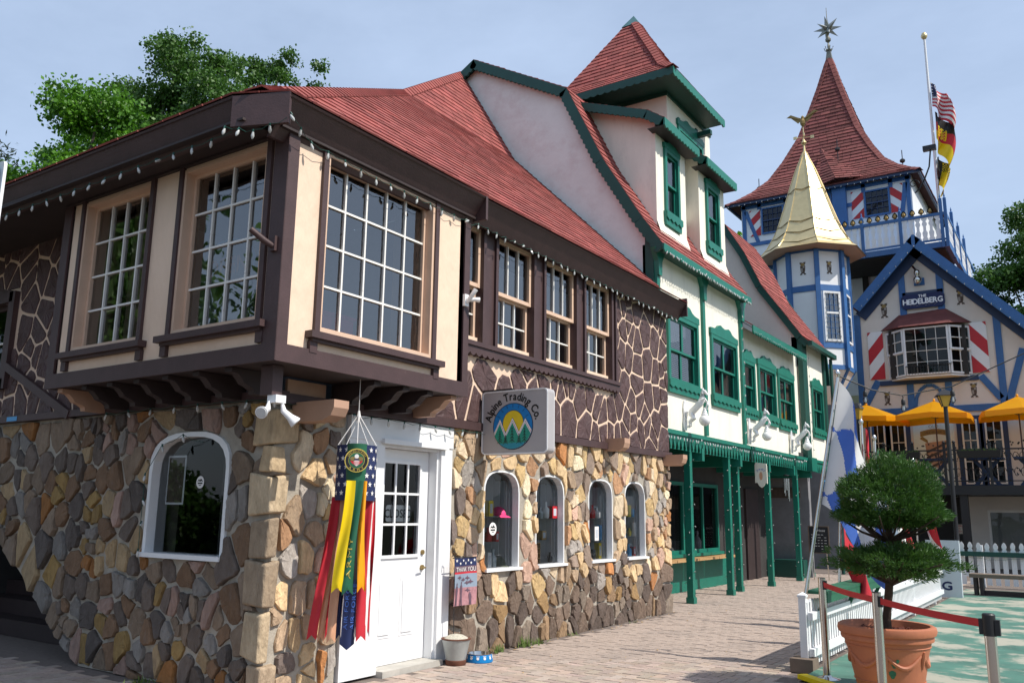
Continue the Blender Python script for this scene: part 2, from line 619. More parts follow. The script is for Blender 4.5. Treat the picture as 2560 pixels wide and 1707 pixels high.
def voronoi(pts, poly, gap, asp=1.0):
    """cells of the points inside a convex polygon; asp < 1 makes the cells taller than wide"""
    P = A(pts)
    Q = P * A([1.0, asp])
    cells = []
    for i in range(len(P)):
        d = ((Q - Q[i]) ** 2).sum(1)
        c = list(poly)
        for j in np.argsort(d)[1:26]:
            n = (Q[i] - Q[j])
            mid = (Q[i] + Q[j]) / 2
            ln = np.linalg.norm(n)
            n = n / ln
            nn = (n[0], n[1] * asp)
            c = clip_half(c, nn, n @ mid + gap / 2 * math.hypot(*nn))
            if len(c) < 3:
                break
        cells.append(c)
    return cells


def scatter_cells(poly, n, gap, asp, relax=2, rs=None):
    rs = rs or random.Random(3)
    u0, u1 = min(p[0] for p in poly), max(p[0] for p in poly)
    v0, v1 = min(p[1] for p in poly), max(p[1] for p in poly)
    edges = [(poly[i], poly[(i + 1) % len(poly)]) for i in range(len(poly))]
    inside = lambda p: all((b[0] - a[0]) * (p[1] - a[1]) - (b[1] - a[1]) * (p[0] - a[0]) > 0 for a, b in edges)
    pts = []
    while len(pts) < n:
        p = (rs.uniform(u0, u1), rs.uniform(v0, v1))
        if inside(p):
            pts.append(p)
    for _ in range(relax):
        c = voronoi(pts, poly, 0, asp)
        pts = [centroid(q) if len(q) > 2 else p for q, p in zip(c, pts)]
    return [c for c in voronoi(pts, poly, gap, asp) if len(c) > 2]


def roughen(poly, rs, jit, chaikin=1):
    out = []
    k = len(poly)
    for i in range(k):
        p, q = A(poly[i]), A(poly[(i + 1) % k])
        L = np.linalg.norm(q - p)
        out.append(tuple(p))
        if L > 0.07:
            t = rs.uniform(0.35, 0.65)
            nrm = A([-(q - p)[1], (q - p)[0]]) / L
            out.append(tuple(p + (q - p) * t + nrm * rs.uniform(-jit, jit * 0.6)))
    for _ in range(chaikin):
        o2 = []
        for i in range(len(out)):
            p, q = A(out[i]), A(out[(i + 1) % len(out)])
            if np.linalg.norm(q - p) < 0.012:
                o2.append(tuple((p + q) / 2))
            else:
                o2.append(tuple(p * 0.90 + q * 0.10))
                o2.append(tuple(p * 0.10 + q * 0.90))
        out = o2
    return out


def stone_mesh(mb, fr, poly, h, rs, base=0.0, tilt=0.012, rings=((1.01, 0.62), (0.965, 0.95), (0.90, 1.0))):
    c = A(centroid(poly))
    n = len(poly)
    tu, tv = rs.uniform(-tilt, tilt), rs.uniform(-tilt, tilt)
    vs, fs = [], []
    for p in poly:
        vs.append(fr.P(p[0], p[1], base))
    for s_, hh in rings:
        for p in poly:
            q = c + (A(p) - c) * s_
            e = q - c
            vs.append(fr.P(q[0], q[1], base + h * hh + e[0] * tu * 4 * hh + e[1] * tv * 4 * hh + rs.uniform(-0.0045, 0.0045) * hh))
    k = len(rings) + 1
    for r in range(k - 1):
        for i in range(n):
            fs.append((r * n + i, r * n + (i + 1) % n, (r + 1) * n + (i + 1) % n, (r + 1) * n + i))
    vs.append(fr.P(c[0], c[1], base + h * 1.0 + rs.uniform(-0.004, 0.006)))
    for i in range(n):
        fs.append(((k - 1) * n + i, (k - 1) * n + (i + 1) % n, k * n))
    mb.add(vs, fs)


def push_out(poly, hole, m):
    """move vertices that lie in a hole to its border; hole = (u0,u1,v0,spring,top)"""
    u0, u1, v0, vs, vt = hole
    cu, hw, rise = (u0 + u1) / 2, (u1 - u0) / 2 + m, vt - vs + m
    out, n_in = [], 0
    for (u, v) in poly:
        if v < v0 - m or abs(u - cu) > hw or v > vs + rise:
            out.append((u, v))
            continue
        if v > vs:
            k = (abs((u - cu) / hw) ** 2.7 + abs((v - vs) / max(rise, 1e-3)) ** 2.7) ** (1 / 2.7)
            if k >= 1:
                out.append((u, v))
                continue
            n_in += 1
            k = max(k, 0.25)
            out.append((cu + (u - cu) / k, vs + (v - vs) / k))
        else:
            n_in += 1
            dl, db = hw - abs(u - cu), v - (v0 - m)
            if db < dl:
                out.append((u, v0 - m))
            else:
                out.append((cu + math.copysign(hw, u - cu), v))
    return out, n_in


def wall_holes(mb, fr, u0, u1, v0, v1, holes, d0, d1, mi=0):
    """slab between depths d0 < d1 with rectangular holes (u0,u1,v0,v1) through it"""
    us = sorted({u0, u1, *[h[0] for h in holes], *[h[1] for h in holes]})
    vs = sorted({v0, v1, *[h[2] for h in holes], *[h[3] for h in holes]})
    us = [u for u in us if u0 - 1e-6 <= u <= u1 + 1e-6]
    vs = [v for v in vs if v0 - 1e-6 <= v <= v1 + 1e-6]
    inh = lambda u, v: any(h[0] < u < h[1] and h[2] < v < h[3] for h in holes)
    for a, b in zip(us, us[1:]):
        for c, d in zip(vs, vs[1:]):
            if inh((a + b) / 2, (c + d) / 2):
                continue
            mb.add([fr.P(a, c, d1), fr.P(b, c, d1), fr.P(b, d, d1), fr.P(a, d, d1)], [(0, 1, 2, 3)], mi)
            mb.add([fr.P(a, c, d0), fr.P(b, c, d0), fr.P(b, d, d0), fr.P(a, d, d0)], [(3, 2, 1, 0)], mi)
    def rim(a, b, c, d, inward):
        q = [(a, c), (b, c), (b, d), (a, d)]
        for i in range(4):
            p, r = q[i], q[(i + 1) % 4]
            f = [fr.P(*p, d0), fr.P(*r, d0), fr.P(*r, d1), fr.P(*p, d1)]
            mb.add(f, [(3, 2, 1, 0) if inward else (0, 1, 2, 3)], mi)
    rim(u0, u1, v0, v1, False)
    for h in holes:
        rim(max(h[0], u0), min(h[1], u1), max(h[2], v0), min(h[3], v1), True)
    return mb


def arch_pts(u0, u1, vs, vt, n=12):
    cu, hw = (u0 + u1) / 2, (u1 - u0) / 2
    e = 2 / 2.7
    return [(cu + hw * math.copysign(abs(math.cos(t)) ** e, math.cos(t)), vs + (vt - vs) * abs(math.sin(t)) ** e) for t in np.linspace(0, math.pi, n + 1)]


def spandrels(mb, fr, u0, u1, vs, vt, d0, d1, mi=0, n=12):
    """fills a rectangular head down to an arch"""
    a = arch_pts(u0, u1, vs, vt, n)
    for i in range(n):
        p, q = a[i], a[i + 1]
        mb.prism(fr, [(q[0], q[1]), (p[0], p[1]), (p[0], vt), (q[0], vt)], d0, d1, mi)


# ================================================================== shared builders
def pane(parent, fr, u0, u1, v0, v1, d, mat='glass'):
    mb = MB()
    mb.quad(fr.P(u0, v0, d), fr.P(u1, v0, d), fr.P(u1, v1, d), fr.P(u0, v1, d))
    return ob('pane', mb, mat, parent)


def sash(parent, fr, u0, u1, v0, v1, cols, rows, d, fw=0.05, mw=0.022, dep=0.045, frame='cream_wood', bar='old_white', glass='glass', name='window', split=True):
    """a glazed frame: the frame itself is the part, its bars and panes are sub-parts"""
    mb = MB()
    mb.fbox(fr, u0, u0 + fw, v0, v1, d, d + dep)
    mb.fbox(fr, u1 - fw, u1, v0, v1, d, d + dep)
    mb.fbox(fr, u0 + fw, u1 - fw, v0, v0 + fw, d, d + dep - 0.002)
    mb.fbox(fr, u0 + fw, u1 - fw, v1 - fw, v1, d, d + dep - 0.002)
    w_ = ob(name, mb, frame, parent)
    a, b, c, e = u0 + fw, u1 - fw, v0 + fw, v1 - fw
    cu, cv = (b - a) / cols, (e - c) / rows
    for i in range(1, cols):
        q = MB()
        q.fbox(fr, a + i * cu - mw / 2, a + i * cu + mw / 2, c, e, d + 0.006, d + dep - 0.008)
        ob('muntin', q, bar, w_)
    for j in range(1, rows):
        q = MB()
        q.fbox(fr, a, b, c + j * cv - mw / 2, c + j * cv + mw / 2, d + 0.008, d + dep - 0.010)
        ob('muntin', q, bar, w_)
    if split:
        for i in range(cols):
            for j in range(rows):
                pane(w_, fr, a + i * cu, a + (i + 1) * cu, c + j * cv, c + (j + 1) * cv, d + 0.016 + random.uniform(-.002, .002), glass)
    else:
        pane(w_, fr, a, b, c, e, d + 0.016, glass)
    return w_


def scallop(u0, u1, top, low, n, depth, kind='wave'):
    """outline of a board with a fretted lower edge"""
    pts = [(u1, top), (u0, top), (u0, low)]
    L = (u1 - u0) / n
    for i in range(n):
        if kind == 'wave':
            for k in range(1, 9):
                t = k / 8
                pts.append((u0 + (i + t) * L, low - depth * math.sin(math.pi * t)))
        elif kind == 'zig':
            pts += [(u0 + (i + .5) * L, low - depth), (u0 + (i + 1) * L, low)]
    return pts


SHING = {}


def shingle_face(key, pts, expo=0.14, tab=0.30, thick=0.014, skip_low=False):
    """cut one flat roof face into overlapping tabs"""
    P = [A(p, float) for p in pts]
    n = np.cross(P[1] - P[0], P[2] - P[0])
    n /= np.linalg.norm(n)
    if n[2] < 0:
        n = -n
    u = np.cross(A([0, 0, 1.0]), n)
    u /= np.linalg.norm(u)
    s = np.cross(n, u)
    o = P[0]
    q = [((p - o) @ u, (p - o) @ s) for p in P]
    if area(q) < 0:
        q = q[::-1]
    s0, s1 = min(p[1] for p in q), max(p[1] for p in q)
    u0, u1 = min(p[0] for p in q), max(p[0] for p in q)
    rs = random.Random(len(SHING) + len(pts))
    r, base = 0, s0
    while base < s1:
        x = u0 - rs.uniform(0, tab)
        while x < u1:
            wd = tab * rs.choice((1, 1, 0.8, 1.2))
            jig = rs.uniform(-0.006, 0.006)
            lo, hi = base + jig, base + expo
            c = [(x + .007, lo), (x + wd - .007, lo), (x + wd - .007, hi), (x + .007, hi)]
            for i in range(len(q)):
                a, b = q[i], q[(i + 1) % len(q)]
                nn = (-(b[1] - a[1]), b[0] - a[0])
                c = clip_half(c, nn, nn[0] * a[0] + nn[1] * a[1])
                if len(c) < 3:
                    break
            if len(c) >= 3 and area(c) > 0.0008:
                k = len(c)
                t = thick * rs.uniform(0.75, 1.3)
                top = [o + u * p[0] + s * p[1] + n * (0.003 + t * (1 - (p[1] - base) / expo)) for p in c]
                bot = [o + u * p[0] + s * p[1] for p in c]
                fs = [tuple(range(k))] + [(i + k, (i + 1) % k + k, (i + 1) % k, i) for i in range(k)]
                SHING.setdefault(key, []).append((top + bot, fs, sum(top) / k, area(c)))
            x += wd
        base += expo


def emit_shingles(key, roof, mats, limit=300, tint=True):
    L = SHING.pop(key, [])
    sc = []
    for i, (vs, fs, c, ar) in enumerate(L):
        x, y, z = project(c)
        vis = z > 0 and -20 < x < 2580 and -20 < y < 1727
        sc.append((ar / max(z, .1) ** 2 if vis else 0, i))
    sc.sort(reverse=True)
    keep = {i for k, i in sc[:limit] if k > 0}
    rest = MB()
    tones = []
    for i, (vs, fs, c, ar) in enumerate(L):
        if i in keep:
            mb = MB().add(vs, fs)
            g = random.uniform(0.74, 1.18)
            ob('shingle', mb, mats, roof, color=(g, g * random.uniform(.95, 1.03), g))
        else:
            rest.add(vs, fs)
            g = random.uniform(0.74, 1.18)
            tones += [(g, g * random.uniform(.95, 1.03), g, 1.0)] * len(vs)
    if rest.f:
        so_ = ob('shingles', rest, [MIXED[mats[0].name]], roof, kind='stuff')
        at = so_.data.color_attributes.new('tone', 'FLOAT_COLOR', 'POINT')
        at.data.foreach_set('color', A(tones, dtype=np.float32).ravel())


def hip_caps(mb, p, q, width=0.13, step=0.15, lift=0.02, nl=(1, 0, 1), nr=(0, -1, 1)):
    p, q = A(p, float), A(q, float)
    L = np.linalg.norm(q - p)
    d = (q - p) / L
    nl, nr = A(nl, float) / np.linalg.norm(nl), A(nr, float) / np.linalg.norm(nr)
    a = np.cross(d, nl)
    b = np.cross(nr, d)
    if a[2] > 0:
        a = -a
    if b[2] > 0:
        b = -b
    up_ = (nl + nr) / np.linalg.norm(nl + nr)
    k = int(L / step)
    for i in range(k):
        s_, e = p + d * (i * L / k), p + d * ((i + 1.15) * L / k)
        h0, h1 = lift + 0.016, lift + 0.002
        vs = [s_ + up_ * h0, e + up_ * h1, e + a * width + nl * h1, s_ + a * width + nl * h0, e + b * width + nr * h1, s_ + b * width + nr * h0]
        low = [v - up_ * 0.014 for v in vs]
        mb.add(vs + low, [(0, 1, 2, 3), (1, 0, 5, 4), (0, 3, 9, 6), (0, 6, 11, 5), (3, 2, 8, 9), (5, 11, 10, 4)])


RED = red_sh = pm('shingle_red', (0.29, 0.074, 0.063), 0.9, 0.16, 3.0, 0.001, 150, objcol=True, dirt=(0.20, 0.055, 0.048), dscale=1.7, dpos=(0.48, 0.78))
DRED = pm('shingle_maroon', (0.20, 0.060, 0.054), 0.9, 0.25, 2.2, 0.002, 150, objcol=True)
RED2 = pm('shingle_red_mix', (0.29, 0.074, 0.063), 0.9, 0.16, 3.0, 0.001, 150, attrcol='tone', dirt=(0.20, 0.055, 0.048), dscale=1.7, dpos=(0.48, 0.78))
DRED2 = pm('shingle_maroon_mix', (0.20, 0.060, 0.054), 0.9, 0.25, 2.2, 0.002, 150, attrcol='tone')
MIXED = {'shingle_red': RED2, 'shingle_maroon': DRED2}

# small shared meshes
_b = MB().lathe((0, 0, 0), [(.003, -.056), (.010, -.046), (.0135, -.030), (.010, -.012), (.008, 0)], 8)
BULB = mesh_of('bulb', _b, 'bulb_glass', True)
_b = MB().lathe((0, 0, 0), [(.002, -.03), (.0065, -.022), (.007, -.012), (.004, 0)], 6)
BULB_S = mesh_of('bulb_small', _b, 'bulb_glass', True)


def string_light(label, pts, pitch=0.16, bulb=BULB, sock=0.0075, big=True, sag=0.03, group='strings of clear bulbs', wire='green_dark', r=0.0028, tilt=0.5, joined=None):
    """a wire hung along a polyline with a bulb every so often"""
    P = [A(p, float) for p in pts]
    t = thing('string_light', tuple(P[0]), label, 'string lights', group)
    mb, path = MB(), []
    n_b = 0
    bulbs = []
    for a, b in zip(P, P[1:]):
        L = np.linalg.norm(b - a)
        n = max(1, int(L / pitch))
        for i in range(n):
            p = a + (b - a) * (i / n)
            path.append(p)
            path.append(a + (b - a) * ((i + .5) / n) - A([0, 0, sag * random.uniform(.2, 1)]))
            bulbs.append((p, b - a))
    path.append(P[-1])
    mb.tube(path, r, 4)
    jm = MB()
    for p, dr in bulbs:
        rot = Matrix.Rotation(random.uniform(-tilt, tilt), 4, 'X') @ Matrix.Rotation(random.uniform(-tilt, tilt), 4, 'Y')
        if random.random() < 0.12:
            rot = rot @ Matrix.Rotation(2.2, 4, 'X')
        T = Matrix.Translation(Vector(p)) @ rot
        if joined:
            jm.add([T @ v.co for v in bulb.vertices], [tuple(f.vertices) for f in bulb.polygons])
        else:
            mb.tube([T @ Vector((0, 0, 0.004)), T @ Vector((0, 0, -0.024))], sock, 6)
            link('bulb', bulb, t, Matrix.Translation(Vector((0, 0, -0.02))) @ T)
    ob('wire', mb, wire, t)
    if joined:
        ob('bulbs', jm, 'bulb_glass', t, kind='stuff')
    return t


# ================================================================== ground
g = MB()
g.box(-700, 700, -700, 700, -0.5, -0.02)
ob('ground', g, 'grassland', label='wide flat ground around the shops', kind='structure')
g = MB()
g.box(-90, 90, -14, -6.05, -0.019, -0.004)
ob('road', g, 'asphalt', label='dark asphalt road along the end of the walkway', kind='structure')
g = MB()
g.box(-14, -2.42, -6.0, 30, -0.0195, -0.006)
g.box(-2.42, 6, -6.0, 8.35, -0.0195, -0.006)
g.box(-2.42, 6, 20.6, 30, -0.0195, -0.006)
street_o = ob('street', g, 'joint', label='walkway of brick pavers in herringbone pattern', kind='structure')
g = MB()
SLB = [(-2.40, 8.55), (-1.3, 7.6), (.2, 6.2), (9, 6.2), (9, 20.6), (-2.40, 20.6)]
g.prism(Fr((0, 0, 0), (1, 0, 0), (0, 1, 0)), SLB, -0.02, 0.03)
slab = ob('pavement', g, 'green_slab', label='worn concrete slab with faded green paint', kind='structure')
g = MB()
g.beam((-2.44, 8.54, .017), (-1.33, 7.58, .017), 0.10, 0.04)
g.beam((-1.33, 7.58, .017), (.2, 6.15, .017), 0.10, 0.04)
ob('kerb', g, 'yellow', label='yellow painted edge line in front of the green slab', kind='structure')

W_, GAP = 0.10, 0.005
hb = MB().add([(0, 0, -.02), (2 * W_ - GAP, 0, -.02), (2 * W_ - GAP, W_ - GAP, -.02), (0, W_ - GAP, -.02), (.003, .003, 0), (2 * W_ - GAP - .003, .003, 0), (2 * W_ - GAP - .003, W_ - GAP - .003, 0), (.003, W_ - GAP - .003, 0)],
              [(4, 5, 6, 7), (0, 1, 5, 4), (1, 2, 6, 5), (2, 3, 7, 6), (3, 0, 4, 7)])
BRK = mesh_of('brick', hb, 'brick')
cand = []
for i in range(-110, 25):
    for j in range(-60, 240):
        d = (i - j) % 4
        if d not in (0, 3):
            continue
        x, y = i * W_, j * W_
        if y > 23.5 or x > 2:
            continue
        if x > -2.65 and y > 8.2 or (x + y > 6.0 and x > -2.65):
            continue
        if x < -5.6 and 4.6 < y < 12.75:
            continue
        if x < -6.95 and y >= 12.75:
            continue
        px, py, pz = project((x + .1, y + .1, 0))
        if pz < 0.5 or not (-60 < px < 2620 and py < 1780):
            continue
        cand.append((pz, x, y, d))
cand.sort()
rest = MB()
shown = 0
for pz, x, y, d in cand:
    z = random.uniform(-.0025, .0025)
    if d == 0:
        T = Matrix.Translation((x, y, z))
    else:
        T = Matrix.Translation((x + W_ - GAP, y, z)) @ Matrix.Rotation(math.pi / 2, 4, 'Z')
    T = T @ Matrix.Rotation(random.uniform(-.006, .006), 4, 'Z') @ Matrix.Rotation(random.uniform(-.012, .012), 4, 'X')
    px, py, _ = project((x + .1, y + .1, 0))
    if shown < 300 and 0 < px < 2560 and py < 1715:
        k = random.uniform(.82, 1.12)
        link('brick', BRK, street_o, T, (k * random.uniform(.97, 1.07), k, k * random.uniform(.93, 1.03)))
        shown += 1
    else:
        rest.add([T @ Vector(v) for v in hb.v], hb.f)
ob('bricks', rest, 'brick_far', street_o, kind='stuff')

# ================================================================== stone shop
FX, SY = -5.60, 4.76
shop = thing('half_timbered_shop', (-7.6, 8.0, 0), 'brown half timbered shop with fieldstone ground floor and red shingle roof', 'building')
sf, lf = street(FX), side(SY)
ARCH = [(7.80, 8.52, 0.84, 1.70, 1.96), (8.88, 9.56, 0.84, 1.70, 1.95), (10.20, 10.90, 0.84, 1.70, 1.95), (11.28, 11.96, 0.84, 1.70, 1.95)]
LARCH = (-7.32, -6.16, 1.05, 1.84, 2.17)
DOOR = (5.62, 7.18, -0.02, 2.36)
mb = MB()
wall_holes(mb, sf, SY + 0.037, 12.84, -0.02, 2.40, [(a[0], a[1], a[2], a[4]) for a in ARCH] + [DOOR], -0.36, -0.035)
for a in ARCH:
    spandrels(mb, sf, a[0], a[1], a[3], a[4], -0.36, -0.036)
wl = MB()
wall_holes(wl, lf, -8.2, FX - 0.037, 0.0, 2.40, [(LARCH[0], LARCH[1], LARCH[2], LARCH[4])], -0.36, -0.035)
spandrels(wl, lf, LARCH[0], LARCH[1], LARCH[3], LARCH[4], -0.36, -0.036)
wl.prism(lf, [(-8.2, 0.0), (-8.2, 2.4), (-12, 2.4), (-12, 2.36)], -0.36, -0.035)
mb.v, k0 = mb.v + wl.v, len(mb.v)
mb.f += [tuple(i + k0 for i in f) for f in wl.f]
mb.m += wl.m
stone_wall = ob('stone_wall', mb, 'mortar', shop)

PAL = [(lin(200, 174, 136), 11), (lin(168, 146, 122), 8), (lin(138, 122, 110), 5), (lin(176, 122, 76), 2.0), (lin(186, 160, 116), 4.5), (lin(192, 160, 142), 4.5), (lin(216, 198, 170), 7), (lin(160, 154, 148), 4), (lin(112, 100, 94), 2.5), (lin(170, 132, 100), 5)]
PALL_SHADE = 0.62  # shade of the side wall put into its stone colours
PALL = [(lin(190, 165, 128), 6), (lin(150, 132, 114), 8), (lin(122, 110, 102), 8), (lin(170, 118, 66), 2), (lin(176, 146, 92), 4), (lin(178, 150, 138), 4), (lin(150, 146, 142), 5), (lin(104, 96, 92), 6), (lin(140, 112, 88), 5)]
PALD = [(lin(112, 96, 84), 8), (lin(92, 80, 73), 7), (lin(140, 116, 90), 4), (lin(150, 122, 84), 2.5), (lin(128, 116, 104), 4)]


def pick(pal, rs):
    t = rs.uniform(0, sum(w for _, w in pal))
    for c, w in pal:
        t -= w
        if t <= 0:
            break
    k = rs.uniform(1.10, 1.60)
    return tuple(min(1, x * k) for x in c)


STONES = []


def lay_stones(fr, poly, n, holes, seed, pal_fn, asp=0.80, gap=0.020):
    rs = random.Random(seed)
    for c in scatter_cells(poly, n, gap, asp, 1, rs):
        if abs(area(c)) < 0.0045:
            continue
        cc0 = A(centroid(c))
        k = rs.uniform(0.86, 0.985)
        c = [tuple(cc0 + (A(p) - cc0) * (k * rs.uniform(.93, 1.03))) for p in c]
        q = roughen(c, rs, 0.024, 1)
        bad = False
        a0 = abs(area(q))
        for h in holes:
            q, k = push_out(q, h, 0.012)
            if k > 0 and abs(area(q)) < 0.42 * a0:
                bad = True
        if bad or abs(area(q)) < 0.003:
            continue
        cc = centroid(q)
        if any(h[0] < cc[0] < h[1] and h[2] < cc[1] < h[4] for h in holes):
            continue
        mb = MB()
        stone_mesh(mb, fr, q, rs.uniform(0.026, 0.066), rs, base=-0.045, tilt=0.032)
        z = project(fr.P(*cc, 0))[2]
        pl_ = pal_fn(cc, rs)
        kk = PALL_SHADE if pl_ is PALL else 1.0
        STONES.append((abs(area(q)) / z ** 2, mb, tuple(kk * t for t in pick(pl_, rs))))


QU, z = [], 0.0
qr = random.Random(9)
while z < 2.3:
    h_ = min(qr.uniform(.20, .42), 2.385 - z)
    QU.append((z, z + h_, qr.uniform(.10, .28), qr.uniform(.10, .30)))
    z += h_
qs = [(SY - .2, SY + q[2] + .008, q[0], q[1], q[1]) for q in QU]
ql = [(FX - q[3] - .008, FX + .2, q[0], q[1], q[1]) for q in QU]
for z0, z1, wy_, wx_ in QU:
    j_ = lambda s=.030: qr.uniform(-s, s)
    px_, py_ = FX + qr.uniform(.012, .035), SY - qr.uniform(.012, .035)
    g0, g1 = z0 + .012, z1 - .012
    m_ = MB()
    m_.add([(FX - wx_ + j_(), py_ + j_(.006), g0 + j_()), (px_ + j_(.008), py_ + j_(.008), g0 + j_()), (px_ + j_(.006), SY + wy_ + j_(), g0 + j_()), (FX - wx_, SY + wy_, g0),
            (FX - wx_ + j_(.03), py_ + j_(.006), g1 + j_()), (px_ + j_(.008), py_ + j_(.008), g1 + j_()), (px_ + j_(.006), SY + wy_ + j_(.03), g1 + j_()), (FX - wx_, SY + wy_, g1)],
           [(0, 3, 2, 1), (4, 5, 6, 7), (0, 1, 5, 4), (1, 2, 6, 5), (2, 3, 7, 6), (3, 0, 4, 7)])
    o_ = ob('stone', m_, 'stone', stone_wall, color=tuple(.85 * t for t in pick([(lin(190, 168, 136), 4), (lin(162, 144, 122), 4), (lin(150, 138, 126), 3), (lin(204, 184, 154), 3)], qr)))
    bv = o_.modifiers.new('soft_edges', 'BEVEL')
    bv.width, bv.segments = .02, 3
holes_s = [*qs, *ARCH, (DOOR[0], DOOR[1], -1.0, 2.6, 2.6)]
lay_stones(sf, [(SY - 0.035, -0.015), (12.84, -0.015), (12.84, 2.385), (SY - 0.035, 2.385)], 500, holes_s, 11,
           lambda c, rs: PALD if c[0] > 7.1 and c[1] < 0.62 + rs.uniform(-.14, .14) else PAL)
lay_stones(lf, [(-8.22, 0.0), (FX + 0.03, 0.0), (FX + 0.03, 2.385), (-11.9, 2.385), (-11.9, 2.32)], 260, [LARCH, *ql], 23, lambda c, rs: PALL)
STONES.sort(key=lambda t: -t[0])
for k, (ar, mb, colr) in enumerate(STONES[:290]):
    ob('stone', mb, 'stone', stone_wall, color=colr)
rest = MB()
tones = []
for ar, mb, colr in STONES[290:]:
    rest.add(mb.v, mb.f)
    tones += [(*colr, 1.0)] * len(mb.v)
if rest.f:
    so_ = ob('stones', rest, 'stone_mix', stone_wall, kind='stuff')
    at = so_.data.color_attributes.new('tone', 'FLOAT_COLOR', 'POINT')
    at.data.foreach_set('color', A(tones, dtype=np.float32).ravel())

# arched shop windows: white reveals, sill, one pane each
for a in ARCH:
    m2 = MB()
    pts = [(a[1], a[2]), *arch_pts(a[0], a[1], a[3], a[4]), (a[0], a[2])]
    t_ = 0.02
    cu = (a[0] + a[1]) / 2
    inn = [(p[0] + (cu - p[0]) * t_ / ((a[1] - a[0]) / 2), p[1] - (t_ if p[1] > a[3] else 0)) for p in pts]
    for i in range(len(pts) - 1):
        m2.prism(sf, [pts[i], inn[i], inn[i + 1], pts[i + 1]], -0.16, -0.034)
    m2.fbox(sf, a[0] - 0.0, a[1], a[2] - 0.0, a[2] + 0.03, -0.16, 0.025)
    wo = ob('arched_window', m2, 'white_paint', shop)
    m2 = MB()
    m2.add([sf.P(p[0], p[1], -0.122) for p in inn], [tuple(range(len(inn)))])
    ob('pane', m2, 'glass_shop', wo)
    m2 = MB()
    m2.fbox(sf, a[1] - .03, a[1] + .001, a[2], a[4], -0.75, -0.165)
    m2.fbox(sf, a[0] - .001, a[0] + .03, a[2], a[4], -0.75, -0.165)
    m2.fbox(sf, a[0] + .03, a[1] - .03, a[2] - .02, a[2] + .012, -0.75, -0.165)
    for k in range(5):
        m2.fbox(sf, a[1] - .036, a[1] - .03, a[2] + .012, a[4], -.28 - .1 * k, -.20 - .1 * k)
    ob('display_case', m2, 'white_paint', wo)
    m2 = MB()
    m2.fbox(sf, a[0] + .031, a[1] - .031, a[2], a[4], -0.78, -0.752)
    ob('case_back', m2, 'paper', wo)
# left arch
a = LARCH
m2 = MB()
pts = [(a[1], a[2]), *arch_pts(a[0], a[1], a[3], a[4]), (a[0], a[2])]
cu = (a[0] + a[1]) / 2
inn = [(p[0] + (cu - p[0]) * 0.045 / ((a[1] - a[0]) / 2), p[1] - (0.045 if p[1] > a[3] else 0)) for p in pts]
for i in range(len(pts) - 1):
    m2.prism(lf, [pts[i], inn[i], inn[i + 1], pts[i + 1]], -0.2, -0.01)
m2.fbox(lf, a[0], a[1], a[2], a[2] + 0.04, -0.2, 0.03)
wo = ob('arched_window', m2, 'white_paint', shop)
m2 = MB()
m2.add([lf.P(p[0], p[1], -0.10) for p in inn], [tuple(range(len(inn)))])
ob('pane', m2, 'glass_shop', wo)

# door surround, door
m2 = MB()
m2.fbox(sf, 5.64, 6.12, 0.02, 2.14, -0.30, 0.0)
m2.fbox(sf, 6.985, 7.17, 0.02, 2.14, -0.30, 0.0)
m2.fbox(sf, 5.64, 7.17, 2.14, 2.355, -0.30, 0.012)
m2.fbox(sf, 6.06, 7.05, 2.12, 2.165, 0.012, 0.05)
m2.fbox(sf, 6.12, 6.985, 2.095, 2.14, -0.28, -0.03)
m2.fbox(sf, 6.955, 6.985, 0.03, 2.095, -0.28, -0.035)
m2.fbox(sf, 6.12, 6.15, 0.03, 2.095, -0.28, -0.035)
ob('door_surround', m2, 'white_paint', shop)
df = street(-5.74)
m2 = MB()
wall_holes(m2, df, 6.155, 6.95, 0.055, 2.09, [(6.26, 6.80, 1.06, 1.955)], -0.045, 0.0)
for (u0, u1) in ((6.235, 6.445), (6.565, 6.775)):
    m2.fbox(df, u0, u1, 0.30, 0.85, 0.0, 0.006)
    m2.fbox(df, u0 + 0.03, u1 - 0.03, 0.33, 0.82, 0.006, 0.016)
door = ob('door', m2, 'white_paint', shop)
m2 = MB()
for q in ((6.235, 6.265, 1.035, 1.98), (6.795, 6.825, 1.035, 1.98), (6.265, 6.795, 1.035, 1.065), (6.265, 6.795, 1.95, 1.98)):
    m2.fbox(df, *q, -0.01, 0.018)
for i in (1, 2):
    m2.fbox(df, 6.26 + i * .18 - .011, 6.26 + i * .18 + .011, 1.065, 1.95, -0.005, 0.012)
    m2.fbox(df, 6.265, 6.795, 1.06 + i * .298 - .011, 1.06 + i * .298 + .011, -0.004, 0.011)
ob('muntin', m2, 'white_paint', door)
for i in range(3):
    for j in range(3):
        pane(door, df, 6.26 + i * .18, 6.44 + i * .18, 1.06 + j * .298, 1.06 + (j + 1) * .298, -0.012, 'glass_shop')
m2 = MB()
for z, r in ((0.93, 0.026), (1.08, 0.024)):
    m2.tube([df.P(6.885, z, 0), df.P(6.885, z, 0.018)], r, 14)
m2.tube([df.P(6.885, 0.93, 0.01), df.P(6.885, 0.93, 0.05), df.P(6.80, 0.925, 0.055)], 0.009, 8)
ob('handle', m2, 'gold_old', door, True)
m2 = MB()
m2.fbox(df, 6.12, 7.0, -0.01, 0.05, -0.05, 0.22)
ob('threshold', m2, 'concrete', shop)

# beam between the floors
m2 = MB()
m2.fbox(sf, SY + 0.02, 12.84, 2.365, 2.455, -0.1, 0.045)
m2.fbox(lf, -12, FX + 0.044, 2.40, 2.47, -0.1, 0.045)
ob('floor_beam', m2, 'brown', shop)
